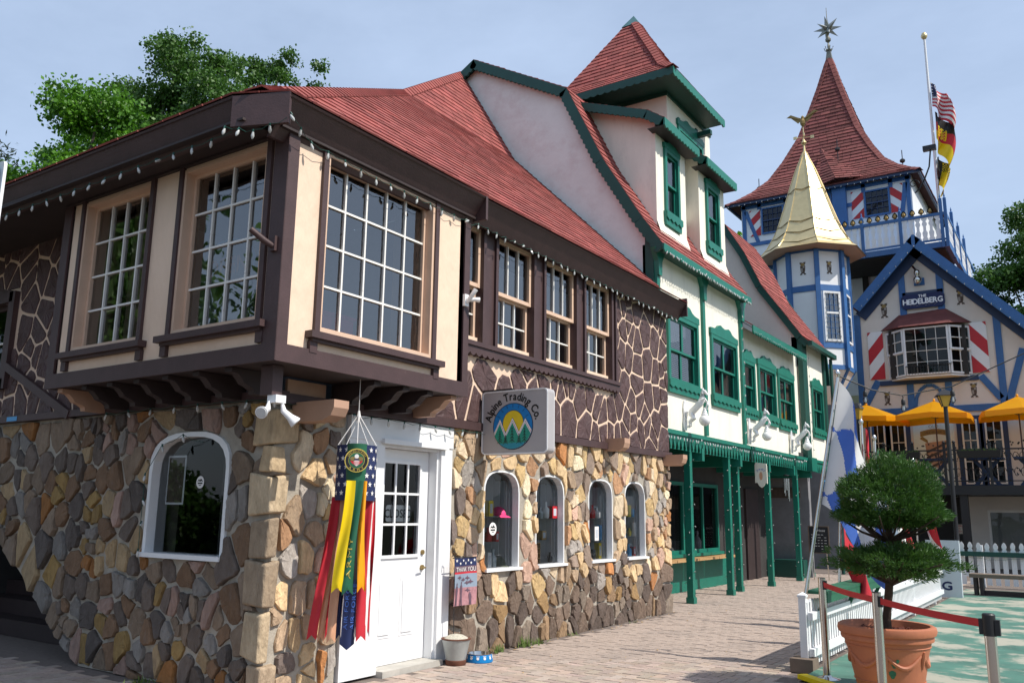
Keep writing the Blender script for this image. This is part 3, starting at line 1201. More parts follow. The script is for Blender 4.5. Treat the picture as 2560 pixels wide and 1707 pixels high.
# tan beam ends
for (y, z, L) in ((5.02, 2.30, 0.50), (10.72, 2.43, 0.30), (12.66, 2.32, 0.34)):
    f2 = Fr((FX, y, 0), (1, 0, 0))
    m2 = MB()
    m2.prism(f2, [(0.0, z - .085), (L * .72, z - .085), (L * .93, z - .045), (L, z + .02), (L, z + .085), (0, z + .085)], -0.085, 0.085)
    ob('beam_end', m2, 'tan', shop)

# upper walls with painted stones
wz = sf
WIN = [(6.98, 7.60), (7.90, 8.68), (8.97, 9.75), (10.02, 10.78)]
ST = (6.75, 10.95, 3.20, 4.80)
m2 = MB()
wall_holes(m2, sf, 6.5, 12.82, 2.455, 5.0, [(ST[0], ST[1], 3.33, ST[3])], -0.25, -0.012)
upper = ob('painted_wall', m2, 'cream_mortar', shop)
m2 = MB()
wall_holes(m2, lf, -13, -8.0, 2.47, 4.62, [(-12.6, -10.25, 2.85, 3.9)], -0.25, -0.012)
upper_l = ob('painted_wall', m2, 'cream_mortar', shop)


def paint_stones(fr, poly, n, holes, seed, par):
    rs = random.Random(seed)
    for c in scatter_cells(poly, n, 0.036, 0.82, 1, rs):
        if abs(area(c)) < 0.004:
            continue
        q = roughen(c, rs, 0.012, 2)
        a0 = abs(area(q))
        ok = True
        for h in holes:
            q, k = push_out(q, h, 0.006)
            ok &= not (k and abs(area(q)) < 0.3 * a0)
        cc = centroid(q)
        if not ok or any(h[0] < cc[0] < h[1] and h[2] < cc[1] < h[4] for h in holes):
            continue
        mb = MB()
        stone_mesh(mb, fr, q, rs.uniform(0.012, 0.018), rs, base=-0.014, tilt=0.004, rings=((0.985, 0.7), (0.94, 1.0), (0.6, 1.0)))
        ob('stone', mb, 'brown_stone', par)


paint_stones(sf, [(6.5, 2.46), (12.82, 2.46), (12.82, 4.95), (6.5, 4.95)], 190, [(ST[0], ST[1], 3.19, 5.0, 5.0)], 5, upper)
paint_stones(lf, [(-12.4, 2.47), (-8.0, 2.47), (-8.0, 4.6), (-12.4, 4.6)], 120, [(-12.6, -10.2, 2.8, 3.95, 3.95)], 6, upper_l)

# window strip
m2 = MB()
edges = [ST[0]] + [e for w_ in WIN for e in w_] + [ST[1]]
for i in range(0, len(edges), 2):
    m2.fbox(sf, edges[i], edges[i + 1], 3.33, 4.82, -0.12, 0.02 if i else 0.0)
    if i:
        c_ = (edges[i] + edges[i + 1]) / 2
        m2.fbox(sf, edges[i] - .0, edges[i] + 0.05, 3.33, 4.82, 0.02, 0.05)
        m2.fbox(sf, edges[i + 1] - 0.05, edges[i + 1], 3.33, 4.82, 0.02, 0.05)
m2.fbox(sf, ST[0], ST[1], 4.70, 4.95, -0.1, 0.03)
ob('window_post', m2, 'brown', shop)
m2 = MB()
m2.prism(sf, scallop(6.6, ST[1] + .05, 3.335, 3.225, 40, 0.035), -0.01, 0.055)
m2.fbox(sf, 6.6, ST[1] + .05, 3.30, 3.35, 0.055, 0.075)
ob('window_sill', m2, 'brown', shop)
for k, (u0, u1) in enumerate(WIN):
    w1 = sash(shop, sf, u0, u1, 4.00, 4.70, 3, 1, -0.05, 0.045, 0.018, 0.05, 'cream_wood', 'old_white', 'glass')
    m2 = MB()
    m2.fbox(sf, u0 + .045, u1 - .045, 4.045, 4.36 + .02 * k % .05, -0.075, -0.072)
    ob('paper', m2, 'paper', w1)
    w2 = sash(shop, sf, u0, u1, 3.36, 4.02, 3, 2, -0.105, 0.045, 0.018, 0.05, 'cream_wood', 'old_white', 'glass')
    m2 = MB()
    m2.fbox(sf, u0, u1, 3.335, 3.42, -0.105, -0.02)
    ob('sill', m2, 'cream', w2)

# ---- bay
BX, BY, BE, BL = -5.05, 4.25, 6.62, -8.30
bs, bl = street(BX), side(BY)
SW = (4.66, 6.08, 2.90, 4.43)
LW = [(-7.96, -6.87, 2.94, 4.42), (-6.39, -5.28, 2.94, 4.42)]
bay = MB()
wall_holes(bay, bs, BY, BE, 2.70, 4.62, [SW], -0.16, 0.0)
b2 = MB()
wall_holes(b2, bl, BL, BX - 0.16, 2.70, 4.62, LW, -0.16, 0.0)
k0 = len(bay.v)
bay.v += b2.v
bay.f += [tuple(i + k0 for i in f) for f in b2.f]
bay.m += b2.m
bay.box(BX - 0.9, BX, BE - 0.12, BE, 2.70, 4.62)
bay.box(BL, BL + 0.12, BY, BY + 0.6, 2.70, 4.62)
bay_o = ob('bay', bay, 'cream', shop)
m2 = MB()
m2.box(FX - 0.0, BX + 0.02, BY - 0.02, BE + 0.02, 2.60, 2.665)
m2.box(BL - 0.02, FX, BY - 0.02, SY + 0.1, 2.60, 2.664)
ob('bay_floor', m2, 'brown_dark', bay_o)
m2 = MB()
m2.fbox(bs, BY - 0.025, BE + 0.03, 2.595, 2.735, 0.002, 0.03)
m2.fbox(bl, BL - 0.03, BX + 0.028, 2.595, 2.735, 0.002, 0.03)
ob('band', m2, 'brown', bay_o)
m2 = MB()
m2.fbox(bs, BY - 0.022, BY + 0.085, 2.735, 4.5, 0.0, 0.028)
ob('corner_post', m2, 'brown', bay_o)
m2 = MB()
m2.fbox(bl, BX - 0.14, BX + 0.026, 2.735, 4.5, 0.0, 0.027)
ob('corner_post', m2, 'brown', bay_o)
m2 = MB()
m2.fbox(bs, BE - 0.06, BE + 0.028, 2.735, 4.5, 0.0, 0.02)
ob('corner_post', m2, 'brown', bay_o)
m2 = MB()
m2.fbox(bl, BL - 0.03, BL + 0.10, 2.735, 4.5, 0.0, 0.025)
ob('corner_post', m2, 'brown', bay_o)
m2 = MB()
m2.fbox(bs, BY + .085, BE - 0.06, 4.44, 4.62, 0.0, 0.04)
m2.fbox(bl, BL, BX - 0.14, 4.44, 4.62, 0.0, 0.04)
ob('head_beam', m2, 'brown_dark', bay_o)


def bay_window(fr, q, cols, rows):
    u0, u1, v0, v1 = q
    m2 = MB()
    # brown uprights, sill, apron legs
    for (a, b) in ((u0 - 0.055, u0), (u1, u1 + 0.055)):
        m2.fbox(fr, a, b, v0 - 0.02, v1 + .02, 0.0, 0.03)
    m2.fbox(fr, u0 - 0.13, u1 + 0.13, v0 - 0.075, v0 - 0.02, 0.0, 0.085)
    m2.fbox(fr, u0 - 0.09, u1 + 0.09, v0 - 0.10, v0 - 0.075, 0.0, 0.05)
    for (a, b) in ((u0 - 0.10, u0 - 0.02), (u1 + 0.02, u1 + 0.10)):
        m2.fbox(fr, a, b, v0 - 0.19, v0 - 0.10, 0.0, 0.035)
    ob('window_trim', m2, 'brown', shop)
    m2 = MB()
    for q_ in ((u0, u0 + 0.03, v0, v1), (u1 - 0.03, u1, v0, v1), (u0 + .03, u1 - .03, v1 - 0.03, v1), (u0 + .03, u1 - .03, v0, v0 + 0.03)):
        m2.fbox(fr, *q_, -0.15, 0.012)
    ob('window_casing', m2, 'cream_wood', shop)
    return sash(shop, fr, u0 + .03, u1 - .03, v0 + .03, v1 - .03, cols, rows, -0.12, 0.030, 0.018, 0.045, 'cream_wood', 'old_white', 'glass')


bay_window(bs, SW, 5, 4)
bay_window(bl, LW[0], 4, 4)
bay_window(bl, LW[1], 4, 4)
# corbels
def corbel(fr, u, wd=0.085, dep=0.52, mat='brown_dark'):
    """fr runs along the wall; profile in (out, z)"""
    prof = [(0.0, 2.595), (dep, 2.595), (dep, 2.56), (dep * .86, 2.55), (dep * .78, 2.515), (dep * .72, 2.48), (dep * .60, 2.462), (dep * .52, 2.44), (dep * .50, 2.405), (0.0, 2.405)]
    m2 = MB()
    vs = [fr.P(u - wd / 2, z, d) for d, z in prof] + [fr.P(u + wd / 2, z, d) for d, z in prof]
    n = len(prof)
    m2.add(vs, [tuple(range(n))[::-1], tuple(range(n, 2 * n))] + [(i, (i + 1) % n, (i + 1) % n + n, i + n) for i in range(n)])
    return ob('corbel', m2, mat, bay_o)


for k, x in enumerate(np.linspace(-8.12, -5.62, 7)):
    corbel(lf, x, mat='tan' if k == 0 else 'brown_dark', dep=0.49)
for k, y in enumerate((5.42, 5.80, 6.14, 6.50)):
    corbel(sf, y, mat='tan' if k == 3 else 'brown_dark')
m2 = MB()
m2.fbox(bs, 4.36, 4.46, 2.36, 2.595, -0.28, -0.14)
ob('corbel', m2, 'brown', bay_o)
m2 = MB()
m2.fbox(sf, SY + .1, 5.3, 2.44, 2.58, -0.02, 0.012)
ob('panel', m2, 'tan', bay_o)

# diagonal brace and small shuttered opening on the shaded wall
m2 = MB()
m2.beam(lf.P(-10.2, 3.05, 0.03), lf.P(-8.75, 2.42, 0.03), 0.05, 0.09)
ob('brace', m2, 'brown', shop)
m2 = MB()
m2.beam(lf.P(-8.44, 2.5, 0.03), lf.P(-8.44, 4.5, 0.03), 0.05, 0.10)
ob('brace', m2, 'brown', shop)
m2 = MB()
for q in ((-12.6, -10.25, 2.80, 2.92), (-12.6, -10.25, 3.83, 3.95), (-10.33, -10.2, 2.8, 3.95)):
    m2.fbox(lf, *q, -0.05, 0.05)
ob('window_trim', m2, 'brown', shop)
sash(shop, lf, -12.5, -10.33, 2.92, 3.83, 3, 2, -0.1, frame='brown', split=False, glass='glass_dark')

# inner room
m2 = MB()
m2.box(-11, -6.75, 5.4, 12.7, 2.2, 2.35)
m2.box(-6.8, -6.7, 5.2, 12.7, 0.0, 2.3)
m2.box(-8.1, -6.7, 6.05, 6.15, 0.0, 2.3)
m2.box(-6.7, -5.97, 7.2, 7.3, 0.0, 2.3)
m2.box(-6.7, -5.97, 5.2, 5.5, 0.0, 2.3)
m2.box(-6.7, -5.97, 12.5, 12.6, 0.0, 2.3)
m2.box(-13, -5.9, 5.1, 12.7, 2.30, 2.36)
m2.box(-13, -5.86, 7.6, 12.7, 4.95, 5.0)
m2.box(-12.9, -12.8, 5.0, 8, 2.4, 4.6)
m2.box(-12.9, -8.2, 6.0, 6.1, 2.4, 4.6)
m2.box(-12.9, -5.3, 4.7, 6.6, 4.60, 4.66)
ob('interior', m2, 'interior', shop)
m2 = MB()
m2.box(-7.4, -7.3, 6.75, 12.7, 2.4, 4.9)
m2.box(-8.2, -5.3, 6.63, 6.7, 2.68, 4.6)
m2.box(-8.25, -8.2, 4.9, 6.7, 2.68, 4.6)
ob('room', m2, 'bay_interior', shop)
m2 = MB()
for a in ARCH:
    m2.box(-6.45, -6.37, a[0] - .12, a[1] + .12, a[2] - 0.04, a[2] - 0.01)
ob('display_shelf', m2, 'white_paint', shop)

# ---- roof
ZE = 4.68
hipA, hipB = (-5.62, 4.58, 5.13), (-8.70, 9.58, 8.20)
top = (-10.06, 12.84, 10.45)
cL, cR = (-5.32, 3.88, 4.70), (-4.87, 4.07, ZE)
faces = [
    [cR, (-4.87, 6.72, ZE), (-5.62, 6.72, 5.13), hipA],
    [(-5.28, 6.72, 4.925), (-5.28, 12.98, 4.925), (-5.62, 12.98, 5.13), (-5.62, 6.72, 5.13)],
    [hipA, (-5.62, 12.84, 5.13), (-8.70, 12.84, 8.20), hipB],
    [hipB, (-8.70, 12.84, 8.20), top],
    [cL, cR, hipA],
    [(-15, 3.88, 4.70), cL, hipA, hipB, (-15, 9.58, 8.20)],
    [(-15, 9.58, 8.20), hipB, top, (-15, 12.84, 10.45)],
]
m2 = MB()
for f in faces:
    m2.add(f, [tuple(range(len(f)))])
    m2.add([(p[0], p[1], p[2] - 0.04) for p in f], [tuple(range(len(f)))[::-1]])
roof = ob('roof', m2, 'roof_under', shop)
for f in faces:
    shingle_face('shop', f, 0.15, 0.30, 0.012)
emit_shingles('shop', roof, [RED])
m2 = MB()
hip_caps(m2, (-5.10, 3.98, 4.72), hipA, nr=(0, -.6, 1), nl=(.6, 0, 1))
hip_caps(m2, hipA, hipB, nr=(0, -.614, 1))
hip_caps(m2, hipB, top, nl=(1.65, 0, 1), nr=(0, -.7, 1))
ob('hip_cap', m2, [RED], roof, kind='stuff')
m2 = MB()


def fascia(mb, p, q, zt, zb, inset=0.0, th=0.035):
    p, q = A([*p, 0.0]), A([*q, 0.0])
    d = (q - p) / np.linalg.norm(q - p)
    n = np.cross(d, A([0, 0, 1.0])) * th
    ins = n / th * inset
    vs = [p + A([0, 0, zb]) - ins, q + A([0, 0, zb]) - ins, q + A([0, 0, zt]), p + A([0, 0, zt])]
    vs += [v - n for v in vs]
    mb.add(vs, [(0, 1, 2, 3), (7, 6, 5, 4), (0, 4, 5, 1), (2, 6, 7, 3), (1, 5, 6, 2), (0, 3, 7, 4)])


fa = MB()
fascia(fa, (-15, 3.88), (-5.32, 3.88), 4.685, 4.42, .10)
ob('fascia', fa, 'brown', roof)
fa = MB()
fascia(fa, (-5.32, 3.88), (-4.87, 4.07), 4.68, 4.42, .0)
ob('fascia', fa, 'brown', roof)
fa = MB()
fascia(fa, (-4.87, 4.07), (-4.87, 6.72), 4.665, 4.36, .21)
ob('fascia', fa, 'brown', roof)
fa = MB()
fascia(fa, (-4.87, 6.72), (-5.28, 6.72), 4.67, 4.42)
ob('fascia', fa, 'brown', roof)
fa = MB()
fascia(fa, (-5.28, 6.72), (-5.28, 12.98), 4.905, 4.66, .17)
ob('fascia', fa, 'brown', roof)
fa = MB()
fascia(fa, (-5.28, 12.98), (-5.75, 12.98), 5.0, 4.70)
ob('fascia', fa, 'brown', roof)
m2 = MB()
m2.box(-5.1, -4.99, 4.12, 6.7, 4.44, 4.46)
m2.box(-15, -5.2, 3.9, 4.3, 4.461, 4.48)
m2.box(-5.62, -5.42, 6.74, 12.96, 4.74, 4.76)
m2.box(-15, -8.2, 3.9, 4.8, 4.481, 4.50)
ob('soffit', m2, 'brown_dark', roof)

# ---- dark staircase at the side
m2 = MB()
for k in range(9):
    m2.box(-12, -8.0 - 0.001 * k, 5.35 + 0.28 * k, 8.2, 0.18 * k, 0.18 * (k + 1) - 0.002 * k)
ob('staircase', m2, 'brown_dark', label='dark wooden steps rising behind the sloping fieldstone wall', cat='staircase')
m2 = MB()
m2.box(-12.4, -12.0, 4.8, 8.4, 0, 2.35)
m2.box(-12.4, -8.0, 8.2, 8.4, 0, 2.35)
m2.box(-8.0, -7.9, 5.15, 8.4, 0, 2.35)
ob('stair_wall', m2, 'interior', shop)


# ================================================================== green trimmed shop with tower
GX, G0, G1 = -5.80, 12.86, 17.10
gf = street(GX)
green = thing('green_trimmed_shop', (-8, 15, 0), 'white stucco shop with green trim, two dormers and a square tower', 'building')


def ogee_head(u0, u1, v, h):
    c, w_ = (u0 + u1) / 2, (u1 - u0) / 2
    pts = [(u0, v), (u1, v), (u1, v + h * .45), (c + w_ * .72, v + h * .50), (c + w_ * .55, v + h * .62), (c + w_ * .42, v + h * .86), (c + w_ * .28, v + h * .94), (c + w_ * .16, v + h * .84)]
    pts += [(c, v + h * .78)]
    pts += [(2 * c - p[0], p[1]) for p in pts[7:1:-1]]
    return pts


def green_window(par, fr, u0, u1, v0, v1, pairs=2, blinds=0.0, glass='glass', head=True, hh=0.26, sillz=0.20, zig=7):
    m2 = MB()
    cw = 0.085
    m2.fbox(fr, u0, u0 + cw, v0, v1, -0.10, 0.045)
    m2.fbox(fr, u1 - cw, u1, v0, v1, -0.10, 0.045)
    m2.fbox(fr, u0 + cw, u1 - cw, v1 - cw, v1, -0.10, 0.043)
    m2.fbox(fr, u0 + cw, u1 - cw, v0, v0 + 0.05, -0.10, 0.043)
    wn = ob('window', m2, 'green', par)
    a, b, c, e = u0 + cw, u1 - cw, v0 + .05, v1 - cw
    L = (b - a) / pairs
    m2 = MB()
    for k in range(pairs):
        x0, x1 = a + k * L, a + (k + 1) * L
        mid = c + (e - c) * 0.48
        for (q0, q1, r0, r1, d) in ((x0, x1, mid - .02, e, -0.03), (x0, x1, c, mid + .02, -0.065)):
            m2.fbox(fr, q0, q0 + .035, r0, r1, d, d + .03)
            m2.fbox(fr, q1 - .035, q1, r0, r1, d, d + .03)
            m2.fbox(fr, q0 + .035, q1 - .035, r0, r0 + .04, d, d + .03)
            m2.fbox(fr, q0 + .035, q1 - .035, r1 - .04, r1, d, d + .03)
            pane(wn, fr, q0 + .035, q1 - .035, r0 + .04, r1 - .04, d + .012, glass)
    ob('sash', m2, 'green', wn)
    if blinds:
        m2 = MB()
        z = e
        while z > e - (e - c) * blinds:
            m2.add([fr.P(a, z, -.13), fr.P(b, z, -.13), fr.P(b, z - .02, -.115), fr.P(a, z - .02, -.115)], [(3, 2, 1, 0)])
            z -= 0.034
        ob('blind', m2, 'blind', wn, kind='stuff')
    else:
        m2 = MB()
        for (q0, q1) in ((a, a + (b - a) * .36), (b - (b - a) * .36, b)):
            m2.grid(lambda s, t: fr.P(q0 + (q1 - q0) * s, c + (e - c) * t, -0.17 + 0.02 * math.sin(s * 25)), 16, 1)
        ob('curtain', m2, 'curtain', wn)
    if head:
        m2 = MB()
        m2.prism(fr, ogee_head(u0 - .03, u1 + .03, v1 - .01, hh), 0.0, 0.05)
        ob('window_head', m2, 'green', wn)
    m2 = MB()
    m2.prism(fr, [(u0 - .04, v0 + .01), (u0 - .01, v0 - sillz), (u1 + .01, v0 - sillz), (u1 + .04, v0 + .01)], 0.0, 0.05)
    m2.prism(fr, scallop(u0 - .03, u1 + .03, v0 + .012, v0 - sillz * .42, zig, sillz * .2, 'zig'), 0.05, 0.075)
    ob('window_sill', m2, 'green', wn)
    m2 = MB()
    m2.fbox(fr, u0 + .02, u1 - .02, v0, v1, -0.62, -0.60)
    ob('inner_wall', m2, 'interior', wn)
    return wn


GW = [(13.27, 14.66, 3.72, 4.93), (15.30, 16.76, 3.70, 4.90)]
m2 = MB()
wall_holes(m2, gf, G0, G1, 2.84, 6.02, GW, -0.22, 0.0)
ob('front_wall', m2, 'stucco', green)
for k, q in enumerate(GW):
    green_window(green, gf, *q, blinds=1.0 if k == 0 else 0.0)
for (u0, u1, v0) in ((G0 - 0.02, G0 + 0.10, 2.84), (14.88, 15.0, 2.90), (G1 - 0.13, G1 + .02, 2.84)):
    m2 = MB()
    m2.fbox(gf, u0, u1, v0, 5.9, 0.002, 0.05)
    m2.prism(gf, [(u0, 5.45), (u0 - .02, 5.7), (u0 - .16, 5.9), (u1 + .16, 5.9), (u1 + .02, 5.7), (u1, 5.45)], 0.002, 0.09)
    ob('post', m2, 'green', green)
# gambrel end wall
gy = side(G0)
prof_out = [(-5.55, 5.90), (-5.95, 6.48), (-6.70, 7.72), (-7.45, 9.30), (-9.66, 10.56), (-11.9, 9.30), (-13.4, 6.2)]
wallp = [(-5.8, 2.9), (-5.8, 6.1), (-6.02, 6.42), (-6.78, 7.62), (-7.52, 9.18), (-9.66, 10.42), (-11.8, 9.2), (-13.2, 6.2), (-13.2, 2.9)]
m2 = MB()
m2.prism(gy, wallp, -0.2, 0.0)
ob('gable_wall', m2, 'stucco_grey', green)


def rake(mb, fr, pts, h, d0, d1, wave=0.0, n=0):
    """a board that follows a roof line, its lower edge fretted"""
    for p, q in zip(pts, pts[1:]):
        p, q = A(p), A(q)
        L = np.linalg.norm(q - p)
        d = (q - p) / L
        nn = A([-d[1], d[0]])
        if nn[1] > 0:
            nn = -nn
        k = max(1, int(L / 0.11)) if wave else 1
        for i in range(k):
            a, b = p + d * L * i / k, p + d * L * (i + 1) / k
            if wave:
                m_ = (a + b) / 2
                mb.prism(fr, [tuple(a), tuple(b), tuple(b + nn * h), tuple(m_ + nn * (h + wave)), tuple(a + nn * h)], d0, d1)
            else:
                mb.prism(fr, [tuple(a), tuple(b), tuple(b + nn * h), tuple(a + nn * h)], d0, d1)


m2 = MB()
rake(m2, gy, prof_out, 0.17, 0.10, 0.15, 0.03)
ob('rake_board', m2, 'green_dark', green)
m2 = MB()
m2.fbox(gy, -5.95, -5.80, 5.0, 6.3, 0.0, 0.05)
ob('post', m2, 'green_dark', green)
# roof
m2 = MB()
rf = []
for (a, b) in zip(prof_out[:5], prof_out[1:5]):
    rf.append([(a[0], G0 - 0.15, a[1]), (a[0], G1 + 0.02, a[1]), (b[0], G1 + 0.02, b[1]), (b[0], G0 - 0.15, b[1])])
for f in rf:
    m2.add(f, [(0, 1, 2, 3)])
    m2.add([(p[0] - .03, p[1], p[2] - .05) for p in f], [(3, 2, 1, 0)])
m2.quad((-9.66, G0 - .15, 10.56), (-9.66, G1, 10.56), (-12.6, G1, 8), (-12.6, G0 - .15, 8))
groof = ob('roof', m2, 'roof_under', green)
for f in rf:
    shingle_face('green', f, 0.15, 0.30)
m2 = MB()
m2.prism(street(-5.56), scallop(G0 - .2, G1 - .02, 5.93, 5.82, 44, 0.035, 'wave'), 0.0, 0.03)
ob('eave_board', m2, 'green', green)
m2 = MB()
m2.box(-5.8, -5.57, G0, G1, 5.86, 5.88)
ob('soffit', m2, 'green_dark', green)

# dormers
def dormer(y0, y1):
    dx = -5.95
    fr_ = street(dx)
    m2 = MB()
    yw0, yw1 = y0, y1
    u0, u1 = y0 + .33, y1 - .36
    wall_holes(m2, fr_, yw0, yw1, 6.45, 8.50, [(u0, u1, 6.86, 8.12)], -0.14, 0.0)
    # flared foot
    m2.add([(dx, yw0, 6.62), (dx, yw1, 6.62), (dx + .1, yw1, 6.30), (dx + .1, yw0, 6.30)], [(3, 2, 1, 0)])
    for y, sg in ((yw0, -1), (yw1, 1)):
        f_ = side(y)
        m2.prism(f_, [(dx - .002, 6.3), (dx - .002, 8.52), (-7.5, 9.1), (-7.5, 9.0), (-6.75, 7.7)], -.06 if sg < 0 else 0.0, -.002 if sg < 0 else .06)
    d_ = ob('dormer', m2, 'stucco', green)
    f2 = street(dx)
    w_ = green_window(green, f2, u0, u1, 6.86, 8.12, 1, 0.0, 'glass', True, 0.20, 0.24, 4)
    m2 = MB()
    m2.grid(lambda s, t: f2.P(u0 + .09 + (u1 - u0 - .18) * s, 6.92 + 1.1 * t, -0.085 + .008 * math.sin(s * 20)), 12, 1)
    ob('curtain', m2, 'blind', w_)
    # roof with fretted boards
    r_ = MB()
    e0, e1 = y0 - .22, y1 + .05
    pl = [(-5.68, 8.40), (-5.98, 8.62), (-7.7, 9.28)]
    for a, b in zip(pl, pl[1:]):
        f = [(a[0], e0, a[1]), (a[0], e1, a[1]), (b[0], e1, b[1]), (b[0], e0, b[1])]
        r_.add(f, [(0, 1, 2, 3)])
        r_.add([(p[0], p[1], p[2] - .03) for p in f], [(3, 2, 1, 0)])
        shingle_face('green', f, 0.15, 0.3)
    ob('dormer_roof', r_, 'green_dark', d_)
    m2 = MB()
    m2.prism(street(-5.69), scallop(e0, e1, 8.41, 8.27, 12, 0.04), 0.0, 0.03)
    ob('eave_board', m2, 'green', d_)
    m2 = MB()
    rake(m2, side(e0), [(-5.68, 8.40), (-5.98, 8.62), (-7.6, 9.24)], 0.15, 0.0, 0.03, 0.025)
    ob('rake_board', m2, 'green_dark', d_)
    m2 = MB()
    m2.box(-6.0, -5.70, e0, e1, 8.26, 8.27)
    ob('soffit', m2, 'black', d_)


dormer(13.33, 14.69)
dormer(15.37, 16.80)

# tower
TX0, TX1, TY0, TY1 = -8.70, -5.80, 13.87, 16.62
ZT = 9.80
wx0, wx1, wy0, wy1 = TX0 + .4, -6.24, 14.56, 16.86
m2 = MB()
m2.box(wx0, wx1, wy0, wy1, 7.2, 10.0)
tower = ob('tower', m2, 'stucco', green)
m2 = MB()
m2.box(wx0 - .03, wx1 + .03, wy0 - .03, wy1 + .03, 9.62, 9.80)
ob('frieze', m2, 'green_dark', tower)
ex0, ex1, ey0, ey1 = TX0, TX1, 13.87, 16.62
apex = (-7.25, 15.25, 12.05)
mid = lambda p, t, z: (p[0] + (apex[0] - p[0]) * t, p[1] + (apex[1] - p[1]) * t, z)
cs = [(ex1, ey0, ZT), (ex1, ey1, ZT), (ex0, ey1, ZT), (ex0, ey0, ZT)]
m2 = MB()
for i in range(4):
    a, b = cs[i], cs[(i + 1) % 4]
    a2, b2 = mid(a, .20, 10.08), mid(b, .20, 10.08)
    a3, b3 = mid(a, .90, 11.80), mid(b, .90, 11.80)
    for f in ([a, b, b2, a2], [a2, b2, b3, a3]):
        m2.add(f, [(0, 1, 2, 3)])
        if i in (0, 3):
            shingle_face('green', f, 0.13, 0.26)
        else:
            shingle_face('green2', f, 0.13, 0.26)
m2.add(cs, [(3, 2, 1, 0)])
ob('tower_roof', m2, 'roof_under', tower)
emit_shingles('green', groof, [RED], 300)
emit_shingles('green2', groof, [RED], 0)
m2 = MB()
hip_caps(m2, mid(cs[0], .0, 9.82), mid(cs[0], .2, 10.09), nl=(1, 0, 1), nr=(0, -1, 1), step=.12)
hip_caps(m2, mid(cs[0], .2, 10.09), mid(cs[0], .9, 11.80), nl=(1, 0, 1), nr=(0, -1, 1), step=.12)
ob('tower_hip_cap', m2, [RED], groof, kind='stuff')
m2 = MB()
a3 = [mid(c, .88, 11.76) for c in cs]
m2.add([(p[0] + (p[0] - apex[0]) * .15, p[1] + (p[1] - apex[1]) * .15, p[2]) for p in a3] + [(apex[0], apex[1], apex[2] + .02)], [(0, 1, 4), (1, 2, 4), (2, 3, 4), (3, 0, 4)])
ob('tower_cap', m2, 'copper_green', tower)
m2 = MB()
m2.prism(street(ex1 - .02), scallop(ey0, ey1, 9.80, 9.66, 18, 0.03), 0.0, 0.03)
ob('eave_board', m2, 'green', tower)
m2 = MB()
m2.prism(side(ey0 + .02), scallop(ex0, ex1, 9.80, 9.66, 18, 0.03), 0.0, 0.03)
ob('eave_board', m2, 'green_dark', tower)  # side board takes the shaded copy of the green
m2 = MB()
m2.box(ex0 + .05, ex1 - .05, ey0 + .05, ey1 - .05, 9.70, 9.71)
ob('soffit', m2, 'green_dark', tower)
tf = street(wx1)
m2 = MB()
for q in ((15.05, 15.13, 8.55, 9.35), (16.3, 16.38, 8.55, 9.35), (15.13, 16.3, 8.55, 8.63), (15.13, 16.3, 9.1, 9.2)):
    m2.fbox(tf, *q, 0.0, 0.04)
m2.prism(tf, ogee_head(15.0, 16.43, 9.2, 0.25), 0.0, 0.045)
tw = ob('window', m2, 'green', green)
pane(tw, tf, 15.13, 16.3, 8.63, 9.1, 0.012, 'glass_dark')
m2 = MB()
m2.fbox(tf, 16.02, 16.12, 9.18, 9.50, 0.0, 0.03)
m2.fbox(tf, 16.02, 16.12, 9.30, 9.40, 0.03, 0.34)
ob('bracket', m2, 'green_dark', tower)

# arcade: fringe, posts, ceiling, shop front
def fringe(par, y0, y1, x=-5.74):
    f_ = street(x)
    n = int((y1 - y0) / 0.155)
    L = (y1 - y0) / n
    m2 = MB()
    m2.fbox(f_, y0, y1, 2.80, 2.87, -0.04, 0.05)
    ob('awning_rail', m2, 'green', par)
    for i in range(n):
        a = y0 + i * L
        m3 = MB()
        m3.prism(f_, [(a, 2.80), (a, 2.74), (a + L * .10, 2.70), (a + L * .38, 2.585), (a + L * .30, 2.555), (a + L * .70, 2.555), (a + L * .62, 2.585), (a + L * .90, 2.70), (a + L, 2.74), (a + L, 2.80)], 0.0, 0.022)
        ob('valance_tooth', m3, 'green', par)


fringe(green, 12.95, 17.12)
for (px, py) in ((-5.86, 14.22), (-5.86, 16.15), (-6.0, 17.05)):
    m2 = MB()
    m2.box(px - .055, px + .055, py - .055, py + .055, 0.0, 2.66)
    m2.box(px - .07, px + .07, py - .07, py + .07, 0.0, 0.10)
    ob('arcade_post', m2, 'green', green)
for py in (14.55, 16.55):
    m2 = MB()
    m2.box(-6.9, -5.70, py - .055, py + .055, 2.42, 2.64)
    ob('ceiling_beam', m2, 'green', green)
m2 = MB()
m2.box(-7.0, -5.82, 12.86, 24.0, 2.66, 2.83)
ob('arcade_ceiling', m2, 'green_dark', green)
kf = street(-6.88)
m2 = MB()
wall_holes(m2, kf, 12.84, 18.6, 0.60, 2.66, [(13.0, 14.5, .75, 2.1), (14.65, 16.3, .75, 2.1), (16.45, 18.2, .75, 2.1)], -0.15, 0.0)
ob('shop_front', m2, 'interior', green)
m2 = MB()
m2.fbox(kf, 12.84, 18.6, 0.0, 0.60, -0.15, 0.05)
ob('knee_wall', m2, 'green', green)
for k in range(5):
    m2 = MB()
    m2.box(-6.84, -6.50, 13.0 + k * 1.08, 14.06 + k * 1.08, 0.60, 0.645)
    ob('bench_plank', m2, 'plank', green)
for (u0, u1) in ((13.0, 14.5), (14.65, 16.3), (16.45, 18.2)):
    w_ = sash(green, kf, u0, u1, .72, 2.12, 2, 1, 0.0, 0.07, 0.06, 0.06, 'green', 'green', 'glass_shop')
    m2 = MB()
    m2.fbox(kf, u0 - .05, u1 + .05, .66, .72, 0.0, 0.14)
    ob('window_sill', m2, 'green', w_)
m2 = MB()
